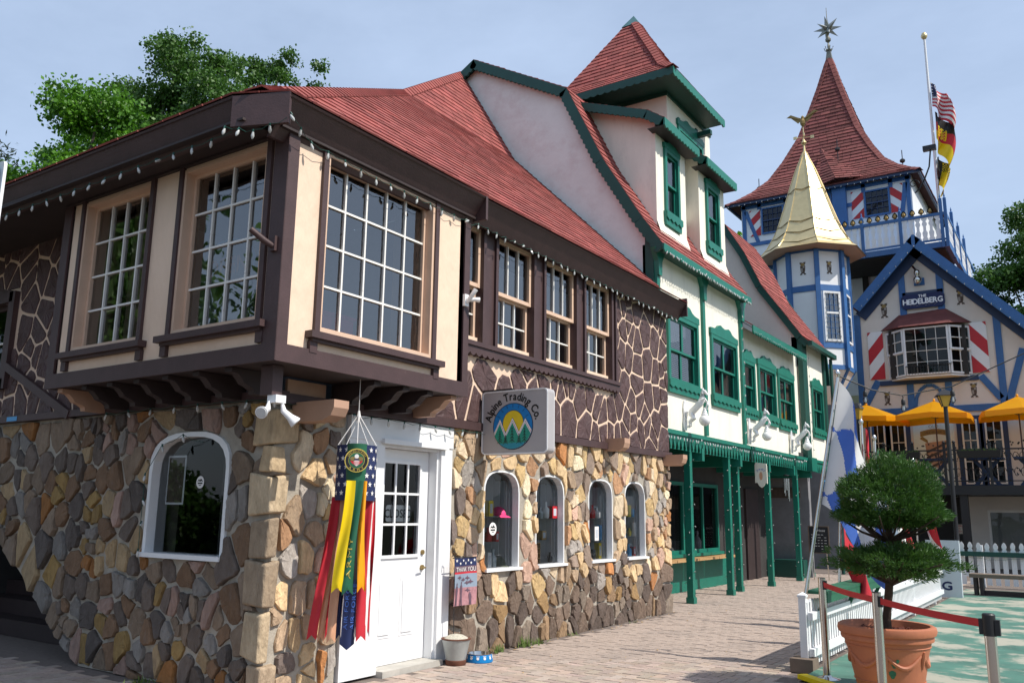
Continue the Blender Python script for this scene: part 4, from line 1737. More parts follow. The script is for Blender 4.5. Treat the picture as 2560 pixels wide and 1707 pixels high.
m2.box(-7.95, -7.9, 12.9, 18.6, 0.0, 2.66)
m2.box(-7.9, -7.03, 18.5, 18.6, 0.0, 2.66)
m2.box(-7.9, -7.03, 12.9, 13.0, 0.0, 2.66)
m2.box(-7.9, -7.03, 13.0, 18.5, 0.70, 0.74)
ob('shop_interior', m2, 'interior', green)

# ================================================================== second green shop (two sections)
annex = thing('green_trimmed_annex', (-7, 20, 0), 'low white shop with green windows beside the gilded spire turret', 'building')
AW = [(17.16, 17.94, 3.66, 4.70), (18.15, 19.40, 3.64, 4.74), (19.58, 20.86, 3.62, 4.72), (22.36, 23.46, 3.66, 4.80)]
m2 = MB()
wall_holes(m2, gf, G1 + .03, 21.05, 2.84, 5.40, AW[:3], -0.22, -0.03)
ob('front_wall', m2, 'stucco', annex)
m2 = MB()
wall_holes(m2, gf, 21.62, 23.75, 2.84, 5.95, AW[3:], -0.22, 0.0)
m2.fbox(gf, 21.05, 21.62, 2.84, 5.6, -0.22, -0.10)
ob('front_wall', m2, 'stucco', annex)
for k, q in enumerate(AW):
    green_window(annex, gf if k == 3 else street(GX - .03), *q, pairs=1 if k == 0 else 2, zig=5)
for (u0, u1, v1) in ((21.55, 21.95, 5.9), (23.62, 23.80, 5.8)):
    m2 = MB()
    m2.fbox(gf, u0, u1, 2.84, v1, -0.06, 0.06)
    ob('post', m2, 'green_dark', annex)
# narrow red eave and fretted board of the first section
f = [(-5.55, G1 + .02, 5.36), (-5.55, 21.1, 5.36), (-6.6, 21.1, 6.1), (-6.6, G1 + .02, 6.1)]
m2 = MB()
m2.add(f, [(0, 1, 2, 3)])
m2.add([(p[0], p[1], p[2] - .05) for p in f], [(3, 2, 1, 0)])
aroof = ob('roof', m2, 'roof_under', annex)
shingle_face('annex', f, 0.15, 0.3)
m2 = MB()
m2.prism(street(-5.56), scallop(G1 + .02, 21.15, 5.37, 5.23, 26, 0.045, 'zig'), 0.0, 0.03)
ob('eave_board', m2, 'green', annex)
# second gambrel
g2 = side(21.62)
p2 = [(-5.55, 5.78), (-5.72, 5.95), (-6.07, 6.48), (-6.69, 7.40), (-7.10, 8.35), (-7.60, 9.22), (-9.4, 10.1)]
m2 = MB()
m2.prism(g2, [(-5.8, 5.2), (-5.8, 5.85), (-6.12, 6.38), (-6.75, 7.3), (-7.16, 8.22), (-7.65, 9.1), (-9.4, 9.95), (-9.4, 5.2)], -0.2, 0.0)
ob('gable_wall', m2, 'stucco_cream', annex)
m2 = MB()
rake(m2, g2, p2, 0.16, 0.06, 0.11)
ob('rake_board', m2, 'green_dark', annex)
m2 = MB()
for a, b in zip(p2, p2[1:]):
    f = [(a[0], 21.5, a[1]), (a[0], 24.0, a[1]), (b[0], 24.0, b[1]), (b[0], 21.5, b[1])]
    m2.add(f, [(0, 1, 2, 3)])
    m2.add([(p[0] - .03, p[1], p[2] - .05) for p in f], [(3, 2, 1, 0)])
    shingle_face('annex', f, 0.15, 0.3)
m2.prism(side(24.0), [(-5.7, 5.0), (-5.75, 5.9), (-6.1, 6.4), (-7.1, 8.2), (-7.65, 9.1), (-9.4, 9.95), (-9.4, 5)], -.1, 0)
ob('gable_roof', m2, 'green_dark', annex)
emit_shingles('annex', aroof, [RED], 300)
m2 = MB()
m2.beam((-5.53, 21.5, 5.74), (-5.53, 24.0, 5.74), 0.11, 0.12)
ob('gutter', m2, 'green_dark', annex)
m2 = MB()
m2.tube([(-5.62, 23.9, 5.7), (-5.62, 23.9, 0.0)], 0.045, 8)
ob('downspout', m2, 'green_dark', annex)
fringe(annex, 17.22, 21.35)
fringe(annex, 21.85, 23.8)
m2 = MB()
m2.box(-5.85, -5.60, 21.36, 21.84, 2.55, 2.88)
ob('post_cap', m2, 'green', annex)
for (px, py) in ((-5.9, 18.75), (-5.86, 20.75), (-6.0, 22.3)):
    m2 = MB()
    m2.box(px - .055, px + .055, py - .055, py + .055, 0.0, 2.66)
    m2.box(px - .07, px + .07, py - .07, py + .07, 0.0, 0.10)
    ob('arcade_post', m2, 'green', annex)
for py in (18.35, 20.2, 21.6):
    m2 = MB()
    m2.box(-6.9, -5.70, py - .055, py + .055, 2.40, 2.62)
    ob('ceiling_beam', m2, 'green', annex)
m2 = MB()
m2.box(-8.0, -5.9, 22.0, 22.2, 0.0, 2.66)
ob('passage_wall', m2, 'interior_mid', annex)
m2 = MB()
m2.box(-7.0, -6.9, 18.6, 22.0, 0.0, 2.66)
ob('passage_wall', m2, 'interior', annex)
m2 = MB()
m2.box(-6.9, -6.85, 20.1, 21.0, 0.0, 2.1)
ob('door', m2, 'brown_dark', annex)
m2 = MB()
m2.fbox(side(22.0), -7.0, -6.1, 1.92, 2.18, 0.0, 0.03)
ob('name_board', m2, 'brown_ink', annex)
m2 = MB()
m2.box(-7.0, -6.0, 21.6, 21.95, 0, .42)
ob('planter_box', m2, 'green_dark', annex)
m2 = MB()
m2.box(-9.4, -5.85, G1 + 0.03, 21.6, 2.84, 3.0)
m2.box(-9.4, -6.6, G1 + .1, 23.9, 2.9, 5.2)
ob('core_wall', m2, 'interior', annex)


# ================================================================== half timbered tavern with turret and tower
HY = 30.0
tav = thing('half_timbered_tavern', (-5, 31, 0), 'blue and white half timbered tavern with gilded spire turret and tall tower', 'building')
hf = side(HY)
apx = (-4.09, 10.60)
gl_, gr_ = (-6.12, 8.42), (0.9, 5.26)
m2 = MB()
m2.prism(hf, [(-6.2, 0), (1.4, 0), (1.4, 4.6), (.6, 5.4), (-4.09, 10.42), (-6.05, 8.3), (-6.2, 8.2)], -0.3, 0.0)
ob('gable_wall', m2, 'stucco_cream', tav)
m2 = MB()
for (p, q) in ((apx, gl_), (apx, gr_)):
    f = [(p[0], HY - .5, p[1]), (q[0], HY - .5, q[1]), (q[0], 38, q[1]), (p[0], 38, p[1])]
    m2.add(f, [(0, 1, 2, 3)])
    m2.add([(v[0], v[1], v[2] - .06) for v in f], [(3, 2, 1, 0)])
ob('roof', m2, 'red_shingle_dark', tav)
for (p, q) in ((apx, gl_), (apx, gr_)):
    m2 = MB()
    rake(m2, side(HY - .48), [p, q], 0.30, 0.0, 0.06)
    ob('barge_board', m2, 'blue', tav)
    m2 = MB()
    rake(m2, side(HY - .02), [(p[0], p[1] - .16), (q[0], q[1] - .16)], 0.40, 0.0, 0.04)
    ob('rafter_board', m2, 'blue_dark', tav)
m2 = MB()
m2.box(-4.14, -4.04, HY - .56, HY - .42, 10.15, 10.58)
ob('king_block', m2, 'blue', tav)


def timber(u0, v0, u1, v1, wd=0.20, d=0.05, mat='blue', fr=hf, par=tav):
    m3 = MB()
    p, q = fr.P(u0, v0, d / 2), fr.P(u1, v1, d / 2)
    m3.beam(p, q, wd, d, up=fr.n)
    return ob('timber', m3, mat, par)


for t_ in ((-4.62, 7.95, -4.62, 9.55), (-3.48, 8.1, -3.48, 9.7), (-6.10, 4.9, -6.10, 8.2), (-1.98, 4.9, -1.98, 8.05), (-4.60, 4.95, -4.60, 5.74), (-3.48, 4.95, -3.48, 5.74),
           (-6.0, 5.1, -5.55, 5.9), (-2.55, 5.85, -2.05, 5.1), (-1.35, 6.6, -1.85, 5.0), (-6.2, 4.86, 1.3, 4.86), (-5.9, 0.0, -5.9, 4.8), (-6.75, 5.6, -6.35, 4.9)):
    timber(*t_)
timber(-5.5, 5.80, -2.62, 5.80, 0.16, 0.07, 'blue_dark')
for k in range(7):
    t0, t1 = math.pi * k / 7, math.pi * (k + 1) / 7
    timber(-4.04 - .44 * math.cos(t0), 4.98 + .68 * math.sin(t0), -4.04 - .44 * math.cos(t1), 4.98 + .68 * math.sin(t1), 0.10, 0.04)
timber(-4.62, 8.72, -3.40, 8.72, 0.12, 0.05, 'blue_dark')

# sign
sg = thing('tavern_sign', (-4.02, HY - .1, 8.2), 'dark octagonal sign reading THE HEIDELBERG under the gable peak', 'sign')
sfz = side(HY - .06)
m2 = MB()
a, b, c, e, k = -4.66, -3.36, 8.20, 8.68, 0.10
m2.prism(sfz, [(a + k, c), (b - k, c), (b, c + k), (b, e - k), (b - k, e), (a + k, e), (a, e - k), (a, c + k)], 0.0, 0.06)
ob('board', m2, 'navy', sg)
m2 = MB()
letters(m2, 'THE', 0.125, sfz, -4.01, 8.555, 0.064, 1.0, 0.16, bold=.004)
letters(m2, 'HEIDELBERG', 0.25, sfz, -4.01, 8.345, 0.064, 0.92, 0.07, bold=.008)
ob('lettering', m2, 'lamp_white', sg)
m2 = MB()
for i in range(9):
    m2.tube([sfz.P(-4.40 + i * .09, 8.29 + .02 * math.sin(i * 2.1), .066), sfz.P(-4.33 + i * .09, 8.30 + .025 * math.cos(i * 1.7), .066)], 0.006, 4)
ob('flourish', m2, 'grey_ink', sg)


def shutter(par, fr, u0, u1, v0, v1, flip):
    m2 = MB()
    m2.fbox(fr, u0, u1, v0, v1, 0.0, 0.035)
    s_ = ob('shutter', m2, 'white_paint', par)
    wd, ht = u1 - u0, v1 - v0
    for t0, t1 in ((-.36, 0.0), (.0 + .30, .62), (.92, 1.3)):
        # diagonal bands, clipped to the board
        sl = ht * .36
        band = [(u0 - .0, v0 + t0 * ht), (u1, v0 + t0 * ht + sl), (u1, v0 + t1 * ht + sl), (u0, v0 + t1 * ht)]
        if flip:
            band = [(u0 + u1 - p[0], p[1]) for p in band][::-1]
        band = clip_half(clip_half(band, (0, 1), v0), (0, -1), -v1)
        if len(band) > 2:
            m3 = MB()
            m3.prism(fr, band, 0.035, 0.039)
            ob('stripe', m3, 'red_paint', s_)
    return s_


shutter(tav, hf, -5.80, -5.32, 5.95, 7.56, False)
shutter(tav, hf, -2.76, -2.28, 5.95, 7.56, True)

# projecting window
cfr = side(29.42)
sash(tav, cfr, -4.60, -3.30, 5.92, 7.46, 4, 4, 0.0, 0.05, 0.014, 0.05, 'white_paint', 'old_white', 'glass_dark', split=True)
for (p, q) in (((-5.20, 30.0), (-4.60, 29.42)), ((-3.30, 29.42), (-2.78, 30.0))):
    d_ = A([q[0] - p[0], q[1] - p[1], 0])
    L = np.linalg.norm(d_)
    fr_ = Fr((p[0], p[1], 0), d_ / L)
    sash(tav, fr_, 0, L, 6.68, 7.46, 2, 2, 0.0, 0.06, 0.025, 0.05, 'white_paint', 'old_white', 'glass_dark')
    sash(tav, fr_, 0, L, 5.92, 6.72, 2, 2, -0.03, 0.06, 0.025, 0.05, 'white_paint', 'old_white', 'glass_dark')
m2 = MB()
m2.add([(-5.2, 30, 5.9), (-4.6, 29.42, 5.9), (-3.3, 29.42, 5.9), (-2.78, 30, 5.9), (-5.2, 30, 5.85), (-4.6, 29.42, 5.85), (-3.3, 29.42, 5.85), (-2.78, 30, 5.85)],
       [(0, 1, 2, 3), (7, 6, 5, 4), (0, 4, 5, 1), (1, 5, 6, 2), (2, 6, 7, 3)])
ob('window_shelf', m2, 'white_paint', tav)
m2 = MB()
lo = [(-5.38, 30.0, 7.58), (-4.70, 29.25, 7.50), (-3.22, 29.25, 7.50), (-2.66, 30.0, 7.58)]
hi = [(-4.78, 29.98, 8.05), (-3.38, 29.98, 8.12)]
m2.add(lo + hi, [(0, 1, 4), (1, 2, 5, 4), (2, 3, 5), (3, 2, 1, 0)])
ob('window_roof', m2, 'red_shingle_dark', tav)
m2 = MB()
m2.box(-5.1, -2.85, 29.75, 29.8, 5.9, 7.5)
ob('inner_wall', m2, 'interior', tav)
m2 = MB()
for i in range(16):
    x = -4.58 + i * 0.085
    m2.tube([(x, 29.33, 5.93), (x, 29.33, 6.2)], 0.008, 4)
    m2.tube([(x, 29.33, 6.2), (x + .04, 29.33, 6.26), (x + .085, 29.33, 6.2)], 0.008, 4)
m2.beam((-4.6, 29.33, 6.2), (-3.25, 29.33, 6.2), 0.02, 0.02)
ob('window_grille', m2, 'iron', tav, kind='stuff')


def emblem(fr, u, v, s, par=tav):
    """painted coat of arms: quartered shield with a crested helm"""
    m2 = MB()
    sh = [(-.5, .28), (-.42, .34), (0, .30), (.42, .34), (.5, .28), (.44, -.35), (.3, -.62), (0, -.72), (-.3, -.62), (-.44, -.35)]
    m2.prism(fr, [(u + x * s * .62, v + y * s) for x, y in sh], 0.0, 0.012)
    e_ = ob('coat_of_arms', m2, 'brown_ink', par)
    m2 = MB()
    for (x0, x1, y0, y1) in ((.02, .40, .0, .27), (-.40, -.02, -.5, -.03)):
        m2.fbox(fr, u + x0 * s * .62, u + x1 * s * .62, v + y0 * s, v + y1 * s, 0.012, 0.015)
    ob('quarter', m2, 'grey_ink', e_)
    m2 = MB()
    for sg_ in (-1, 1):
        m2.prism(fr, [(u + sg_ * x * s * .62, v + y * s) for x, y in ((.05, .36), (.35, .40), (.62, .62), (.50, .66), (.62, .80), (.40, .74), (.22, .78), (.1, .60))], 0.0, 0.010)
        m2.prism(fr, [(u + sg_ * x * s * .62, v + y * s) for x, y in ((.3, -.62), (.55, -.72), (.62, -.9), (.40, -.84), (.2, -.9), (.16, -.68))], 0.0, 0.010)
    ob('mantling', m2, 'brown_ink', e_, kind='stuff')
    m2 = MB()
    m2.prism(fr, [(u + x * s * .3, v + .48 * s + y * s * .2) for x, y in ((-.6, -1), (.6, -1), (.8, .1), (.3, 1), (-.3, 1), (-.8, .1))], 0.0, 0.02)
    ob('helm', m2, 'gold_old', e_)
    return e_


emblem(hf, -5.22, 8.28, 0.30)
emblem(hf, -2.92, 8.45, 0.30)
emblem(hf, -5.32, 5.32, 0.27)
emblem(hf, -2.78, 5.42, 0.27)
# bust on its bracket
m2 = MB()
m2.fbox(hf, -4.24, -3.92, 8.98, 9.22, 0.0, 0.04)
ob('bracket_plate', m2, 'blue', tav)
bu = MB()
bu.lathe((-4.10, HY - .22, 8.98), [(.03, 0), (.10, .05), (.13, .14), (.11, .22), (.05, .26), (.05, .29), (.085, .33), (.095, .40), (.07, .47), (.02, .50)], 12)
bu.beam((-4.10, HY - .30, 9.42), (-4.22, HY - .2, 9.62), 0.05, 0.04)
ob('armour_bust', bu, 'steel', tav, True)
m2 = MB()
m2.beam((-6.12, HY - .5, 8.38), (-6.6, HY - .5, 8.34), 0.2, 0.14)
ob('gutter', m2, 'lead', tav)
m2 = MB()
m2.tube([(-6.45, HY - .45, 8.3), (-6.30, HY - .40, 7.8), (-6.22, HY - .12, 7.62), (-6.45, HY - .1, 7.5)], 0.05, 6)
ob('downspout', m2, 'old_white', tav)

# upper terrace, doors behind it
m2 = MB()
m2.box(-6.1, 3.5, 27.3, 30, 2.12, 2.38)
terrace = ob('terrace', m2, 'iron', tav)
for px in (-5.95, -3.05, 0.5):
    m2 = MB()
    m2.box(px - .1, px + .1, 27.4, 27.6, 0, 2.12)
    ob('terrace_post', m2, 'iron', terrace)
for (u0, u1) in ((-5.92, -5.46), (-5.30, -4.84), (-3.22, -2.78), (-2.58, -2.10), (-1.2, -.7)):
    d_ = MB()
    d_.fbox(hf, u0 - .14, u1 + .14, 2.38, 4.62, 0.0, 0.03)
    dd = ob('terrace_door', d_, 'blue_dark', tav)
    m3 = MB()
    for q in ((u0, u0 + .05, 2.5, 4.5), (u1 - .05, u1, 2.5, 4.5), (u0 + .05, u1 - .05, 4.45, 4.5), (u0 + .05, u1 - .05, 2.5, 2.55), ((u0 + u1) / 2 - .012, (u0 + u1) / 2 + .012, 2.55, 4.45),
              (u0 + .05, u1 - .05, 3.83, 3.855), (u0 + .05, u1 - .05, 3.18, 3.205)):
        m3.fbox(hf, *q, 0.03, 0.055)
    ob('sash', m3, 'old_white', dd)
    m3 = MB()
    m3.fbox(hf, u0 + .05, u1 - .05, 2.55, 4.45, 0.031, 0.034)
    ob('leaf', m3, 'black', dd)
    pane(dd, hf, u0 + .05, u1 - .05, 2.55, 4.45, 0.038, 'glass_dark')
# painted panel between the doors
m2 = MB()
m2.fbox(hf, -4.62, -3.45, 2.4, 4.6, 0.0, 0.02)
pnl = ob('painted_panel', m2, 'stucco_grey', tav)
m2 = MB()
letters(m2, 'OLD', 0.14, hf, -4.02, 4.28, 0.024, 1.0, 0.12)
ob('lettering', m2, 'grey_ink', pnl)
m2 = MB()
m2.grid(lambda s, t: hf.P(-4.42 + .85 * s, 4.0 + .08 * math.sin(math.pi * s) + .17 * t, 0.025), 10, 1)
m2.prism(hf, [(-4.45, 3.95), (-4.32, 3.86), (-4.2, 3.78), (-4.22, 3.9), (-4.36, 4.02)], 0.021, 0.024)
ob('ribbon', m2, 'gold_old', pnl)
m2 = MB()
letters(m2, 'HEIDELBERG', 0.13, hf, -3.99, 4.09, 0.028, 0.8, 0.12)
ob('lettering', m2, 'brown_ink', pnl)
m2 = MB()
m2.prism(hf, [(-4.30, 3.80), (-3.64, 3.88), (-3.64, 3.2), (-3.9, 2.95), (-4.25, 3.2)], 0.021, 0.024)
ob('shield', m2, 'tan', pnl)
m2 = MB()
for k in range(4):
    z = 3.70 - k * .17
    m2.prism(hf, [(-4.28, z - .16), (-3.66, z + .14), (-3.66, z + .06), (-4.28, z - .24)], 0.0245, 0.026)
ob('stripe', m2, 'brown_ink', pnl)
# railing
rl = MB()
rl.beam((-6.05, 27.35, 3.38), (3.4, 27.35, 3.38), 0.05, 0.04)
rl.beam((-6.05, 27.35, 2.50), (3.4, 27.35, 2.50), 0.04, 0.03)
ob('rail', rl, 'iron', terrace)
for px in (-6.0, -5.05, -4.27, -3.44, -3.18, -2.3, -1.4, -.5):
    m3 = MB()
    m3.box(px - .035, px + .035, 27.32, 27.38, 2.38, 3.56)
    m3.lathe((px, 27.35, 3.56), [(.02, 0), (.045, .03), (.045, .06), (.01, .10)], 8)
    ob('rail_post', m3, 'iron', terrace)
bal = MB()
rs_ = random.Random(4)
x = -6.0
while x < 0.4:
    for z0 in (2.52, 2.95):
        c = (x, 27.35, z0 + .2)
        pts = [(c[0] + (.10 - .012 * k) * math.cos(k * .8), 27.35, c[2] + (.17 - .014 * k) * math.sin(k * .8)) for k in range(9)]
        bal.tube(pts, 0.011, 4, caps=False)
    for k in range(6):
        lx, lz = x + rs_.uniform(-.1, .1), rs_.uniform(2.5, 3.6)
        bal.add([(lx - .03, 27.33, lz), (lx, 27.33, lz - .03), (lx + .03, 27.33, lz), (lx, 27.33, lz + .03)], [(0, 1, 2, 3)])
    x += 0.16
ob('railing_scrolls', bal, 'iron', terrace, kind='stuff')
for (u0, u1), lab in zip(((-4.95, -4.05), (-3.1, -2.0), (-1.2, -.3)), ('long dark trough on the terrace railing before the painted crest', 'long dark trough on the terrace railing beside the lamp post', 'long dark trough on the terrace railing over the bench')):
    fb = thing('flower_box', ((u0 + u1) / 2, 27.2, 3.1), lab, 'flower box', 'troughs on the terrace railing')
    m3 = MB()
    m3.add([(u0, 27.10, 3.34), (u1, 27.10, 3.34), (u1 - .03, 27.14, 3.14), (u0 + .03, 27.14, 3.14), (u0, 27.31, 3.34), (u1, 27.31, 3.34), (u1 - .03, 27.31, 3.14), (u0 + .03, 27.31, 3.14)],
           [(0, 1, 2, 3)[::-1], (4, 5, 6, 7), (0, 3, 7, 4), (1, 5, 6, 2), (3, 2, 6, 7), (0, 4, 5, 1)])
    ob('trough', m3, 'black', fb)
    m3 = MB()
    for k in range(70):
        p = A([rs_.uniform(u0 + .05, u1 - .05), rs_.uniform(27.13, 27.28), 3.33])
        q = p + A([rs_.uniform(-.03, .03), rs_.uniform(-.03, .03), rs_.uniform(.03, .10)])
        m3.add([p, p + A([.02, 0, 0]), q], [(0, 1, 2)])
    ob('sprigs', m3, 'weed', fb, kind='stuff')
# high tables
for x, lab in ((-3.75, 'dark blue trestle table on the terrace under the parasol behind the lamp post'), (-2.45, 'dark blue trestle table on the terrace before the narrow glazed doors'), (-1.3, 'dark blue trestle table on the terrace above the ground floor shop window')):
    t_ = thing('bar_table', (x, 28.0, 2.38), lab, 'table', 'blue tables on the terrace')
    m3 = MB()
    m3.box(x - .45, x + .45, 27.7, 28.3, 3.12, 3.18)
    ob('table_top', m3, 'blue_dark', t_)
    for s_ in (-1, 1):
        m3 = MB()
        m3.beam((x - s_ * .32, 27.9 + .03 * s_, 2.38), (x + s_ * .3, 27.9 + .03 * s_, 3.12), 0.06, 0.10)
        ob('leg', m3, 'blue_dark', t_)

# ground floor front
m2 = MB()
m2.fbox(hf, -6.0, -3.35, 0, 2.1, 0.0, 0.08)
ob('stone_pier', m2, 'interior', tav)
m2 = MB()
wall_holes(m2, hf, -3.30, 3.0, 0, 2.12, [(-2.72, 1.5, .45, 1.72)], 0.0, 0.10)
ob('ground_floor_wall', m2, 'stucco_cream', tav)
sash(tav, hf, -2.72, 1.5, .45, 1.72, 2, 1, 0.02, 0.07, 0.05, 0.07, 'old_white', 'old_white', 'glass_dark')
hs = thing('hours_sign', (-3.8, 29.9, 1.0), 'small white notice of opening hours on the dark pier', 'sign')
m2 = MB()
nf = side(29.90)
m2.fbox(nf, -3.62, -3.30, 1.00, 1.28, 0.0, 0.015)
ob('plate', m2, 'stucco', hs)
m2 = MB()
letters(m2, 'HOURS', 0.07, nf, -3.46, 1.215, 0.017, 0.9, bold=.003)
letters(m2, 'SUN - THUR', 0.045, nf, -3.46, 1.16, 0.017, 0.9, bold=.002)
letters(m2, '11:30 - 9:00', 0.04, nf, -3.46, 1.115, 0.017, 0.9)
letters(m2, 'FRI & SAT', 0.045, nf, -3.46, 1.065, 0.017, 0.9, bold=.002)
letters(m2, '11:30 - 10:00', 0.04, nf, -3.46, 1.02, 0.017, 0.9)
ob('lettering', m2, 'red_paint', hs)

# parasols on the terrace
for k, x in enumerate((-5.72, -3.76, -1.56)):
    lab = ('yellow parasol on the terrace next to the turret', 'yellow parasol on the terrace behind the street lamp', 'yellow parasol on the terrace above the bench and white fence')[k]
    u_ = thing('parasol', (x, 28.6, 2.38), lab, 'parasol', 'yellow parasols on the terrace')
    ht = 4.97
    c = A([x, 28.6, ht])
    rr = 1.18
    ang = [math.pi / 4 + i * math.pi / 2 + .18 * (k - 1) for i in range(4)]
    cor = [c + A([rr * 1.15 * math.cos(a), rr * 1.15 * math.sin(a), -.50]) for a in ang]
    m3 = MB()
    for i in range(4):
        p, q = cor[i], cor[(i + 1) % 4]
        mid_ = (p + q) / 2 + A([0, 0, .07])
        m3.add([c, p, mid_], [(0, 1, 2)])
        m3.add([c, mid_, q], [(0, 1, 2)])
        lo = A([0, 0, -.16])
        m3.add([p, mid_, mid_ + lo, p + lo], [(0, 1, 2, 3)])
        m3.add([mid_, q, q + lo, mid_ + lo], [(0, 1, 2, 3)])
    ob('canopy', m3, M['parasol_cloth'] if 'parasol_cloth' in M else 'umbrella', u_)
    m3 = MB()
    m3.tube([(x, 28.6, 2.38), (x, 28.6, 4.95)], 0.022, 8)
    ob('pole', m3, 'brown', u_)
    m3 = MB()
    m3.lathe((x, 28.6, 4.95), [(.02, 0), (.04, .03), (.03, .07), (.0, .10)], 8)
    ob('finial', m3, 'orange', u_)
    m3 = MB()
    for i in range(4):
        m3.tube([c + A([0, 0, -.55]), (c + cor[i]) / 2 - A([0, 0, .02])], 0.01, 4)
    ob('ribs', m3, 'wood_grey', u_)

# ---- turret
tx, ty, tr = -7.16, 28.57, 1.156
turn = math.pi / 8


def ring(r, z, n=8):
    return [(tx + r * math.cos(turn + i * math.pi / 4), ty + r * math.sin(turn + i * math.pi / 4), z) for i in range(n)]


def oct_mesh(levels):
    mb = MB()
    vs = [p for r, z in levels for p in ring(r, z)]
    fs = [(i * 8 + j, i * 8 + (j + 1) % 8, (i + 1) * 8 + (j + 1) % 8, (i + 1) * 8 + j) for i in range(len(levels) - 1) for j in range(8)]
    fs += [tuple(range(8))[::-1], tuple(range((len(levels) - 1) * 8, len(levels) * 8))]
    return mb.add(vs, fs)


turret = ob('turret', oct_mesh([(.45, 4.9), (tr, 6.06), (tr, 10.15)]), 'white_paint', tav)
for (z0, z1) in ((9.95, 10.14), (8.62, 8.82), (6.74, 6.92), (6.05, 6.20)):
    ob('ring_beam', oct_mesh([(tr - .05, z0), (tr + .03, z0), (tr + .03, z1), (tr - .05, z1)]), 'blue', turret)
for i in range(8):
    a = turn + i * math.pi / 4
    m3 = MB()
    m3.beam((tx + tr * math.cos(a), ty + tr * math.sin(a), 6.1), (tx + tr * math.cos(a), ty + tr * math.sin(a), 10.0), 0.15, 0.15, up=(math.cos(a), math.sin(a), 0))
    m3.beam((tx + tr * math.cos(a), ty + tr * math.sin(a), 6.12), (tx + .45 * math.cos(a), ty + .45 * math.sin(a), 4.9), 0.10, 0.10, up=(math.cos(a), math.sin(a), 0))
    ob('post', m3, 'blue', turret)
ri = tr * math.cos(math.pi / 8)
for i, ang in enumerate((-math.pi / 2, -math.pi / 4, 0.0)):
    fr_ = Fr((tx + ri * math.cos(ang), ty + ri * math.sin(ang), 0), (-math.sin(ang), math.cos(ang), 0))
    emblem(fr_, 0.0, 9.42, 0.26, tav)
    if i:
        w_ = sash(tav, fr_, -0.30, 0.30, 6.95, 8.60, 3, 8, 0.004, 0.07, 0.012, 0.05, 'white_paint', 'blue', 'glass', split=False)
        m3 = MB()
        m3.fbox(fr_, -.23, .23, 7.86, 7.92, 0.03, 0.05)
        ob('transom', m3, 'white_paint', w_)
        m3 = MB()
        m3.fbox(fr_, -.25, .25, 7.0, 8.55, 0.002, 0.006)
        ob('inner_panel', m3, 'blue_dark', w_)
levels = [(1.78, 10.04), (1.62, 10.16), (1.40, 10.42), (1.18, 10.80), (.98, 11.25), (.76, 11.9), (.54, 12.6), (.33, 13.2), (.15, 13.62), (.06, 13.86)]
sp = oct_mesh(levels)
spire = ob('spire', sp, 'gold', turret)
ob('soffit', oct_mesh([(1.70, 10.02), (1.75, 10.03)]), 'tan', spire)
for (r, z, k) in ((1.47, 10.32, .10), (1.22, 10.72, .10), (1.02, 11.15, .10), (.62, 12.38, .08)):
    m3 = MB()
    for i in range(8):
        p, q = A(ring(r + .012, z)[i]), A(ring(r + .012, z)[(i + 1) % 8])
        mm = (p + q) / 2 + A([0, 0, -k])
        mm[:2] += (mm[:2] - A([tx, ty])) * 0.07
        m3.beam(p, mm, 0.02, 0.025)
        m3.beam(mm, q, 0.02, 0.025)
    ob('seam', m3, 'gold_old', spire)
m3 = MB()
for i in range(8):
    pts = [A(ring(r + .008, z)[i]) for r, z in levels[1:]]
    m3.tube(pts, 0.016, 5)
ob('rib', m3, 'gold', spire)
m3 = MB()
m3.lathe((tx, ty, 13.85), [(.05, 0), (.03, .25), (.05, .30), (.10, .36), (.05, .44), (.015, .5), (.015, 1.0)], 10)
for a in range(4):
    d_ = A([math.cos(a * math.pi / 2 + .3), math.sin(a * math.pi / 2 + .3), 0])
    p = A([tx, ty, 14.42])
    m3.tube([p, p + d_ * .26], 0.012, 5)
    m3.box(*sorted((p[0] + d_[0] * .22, p[0] + d_[0] * .34)), *sorted((p[1] + d_[1] * .22, p[1] + d_[1] * .34)), 14.37, 14.47)
ob('weather_vane', m3, 'gold', spire)
m3 = MB()
m3.lathe((tx, ty, 14.82), [(.03, 0), (.09, .10), (.10, .2), (.05, .3), (.06, .36), (.01, .42)], 8)
for s_ in (-1, 1):
    m3.add([(tx, ty, 15.12), (tx + s_ * .18, ty, 15.22), (tx + s_ * .40, ty, 15.36), (tx + s_ * .56, ty, 15.28), (tx + s_ * .40, ty + .02, 15.24), (tx + s_ * .16, ty + .02, 14.98)], [(0, 1, 2, 3, 4, 5), (5, 4, 3, 2, 1, 0)])
    m3.beam((tx, ty, 15.08), (tx + s_ * .45, ty, 15.30), 0.05, 0.05)
ob('eagle', m3, 'gold_old', spire)

# wall beside the turret
wf = side(28.75)
m2 = MB()
m2.prism(wf, [(-14, 0), (-7.5, 0), (-7.5, 9.6), (-9.1, 10.55), (-14, 10.55)], -.2, 0.0)
ob('side_wall', m2, 'stucco_grey', tav)
timber(-9.2, 10.45, -7.9, 9.72, 0.3, 0.1, 'blue', wf)
timber(-8.1, 8.72, -7.8, 8.72, 0.2, 0.05, 'blue', wf)

m2 = MB()
m2.box(-9.5, -5.35, 25.9, 26.1, 0, 4.7)
ob('side_wall', m2, 'interior_mid', tav)
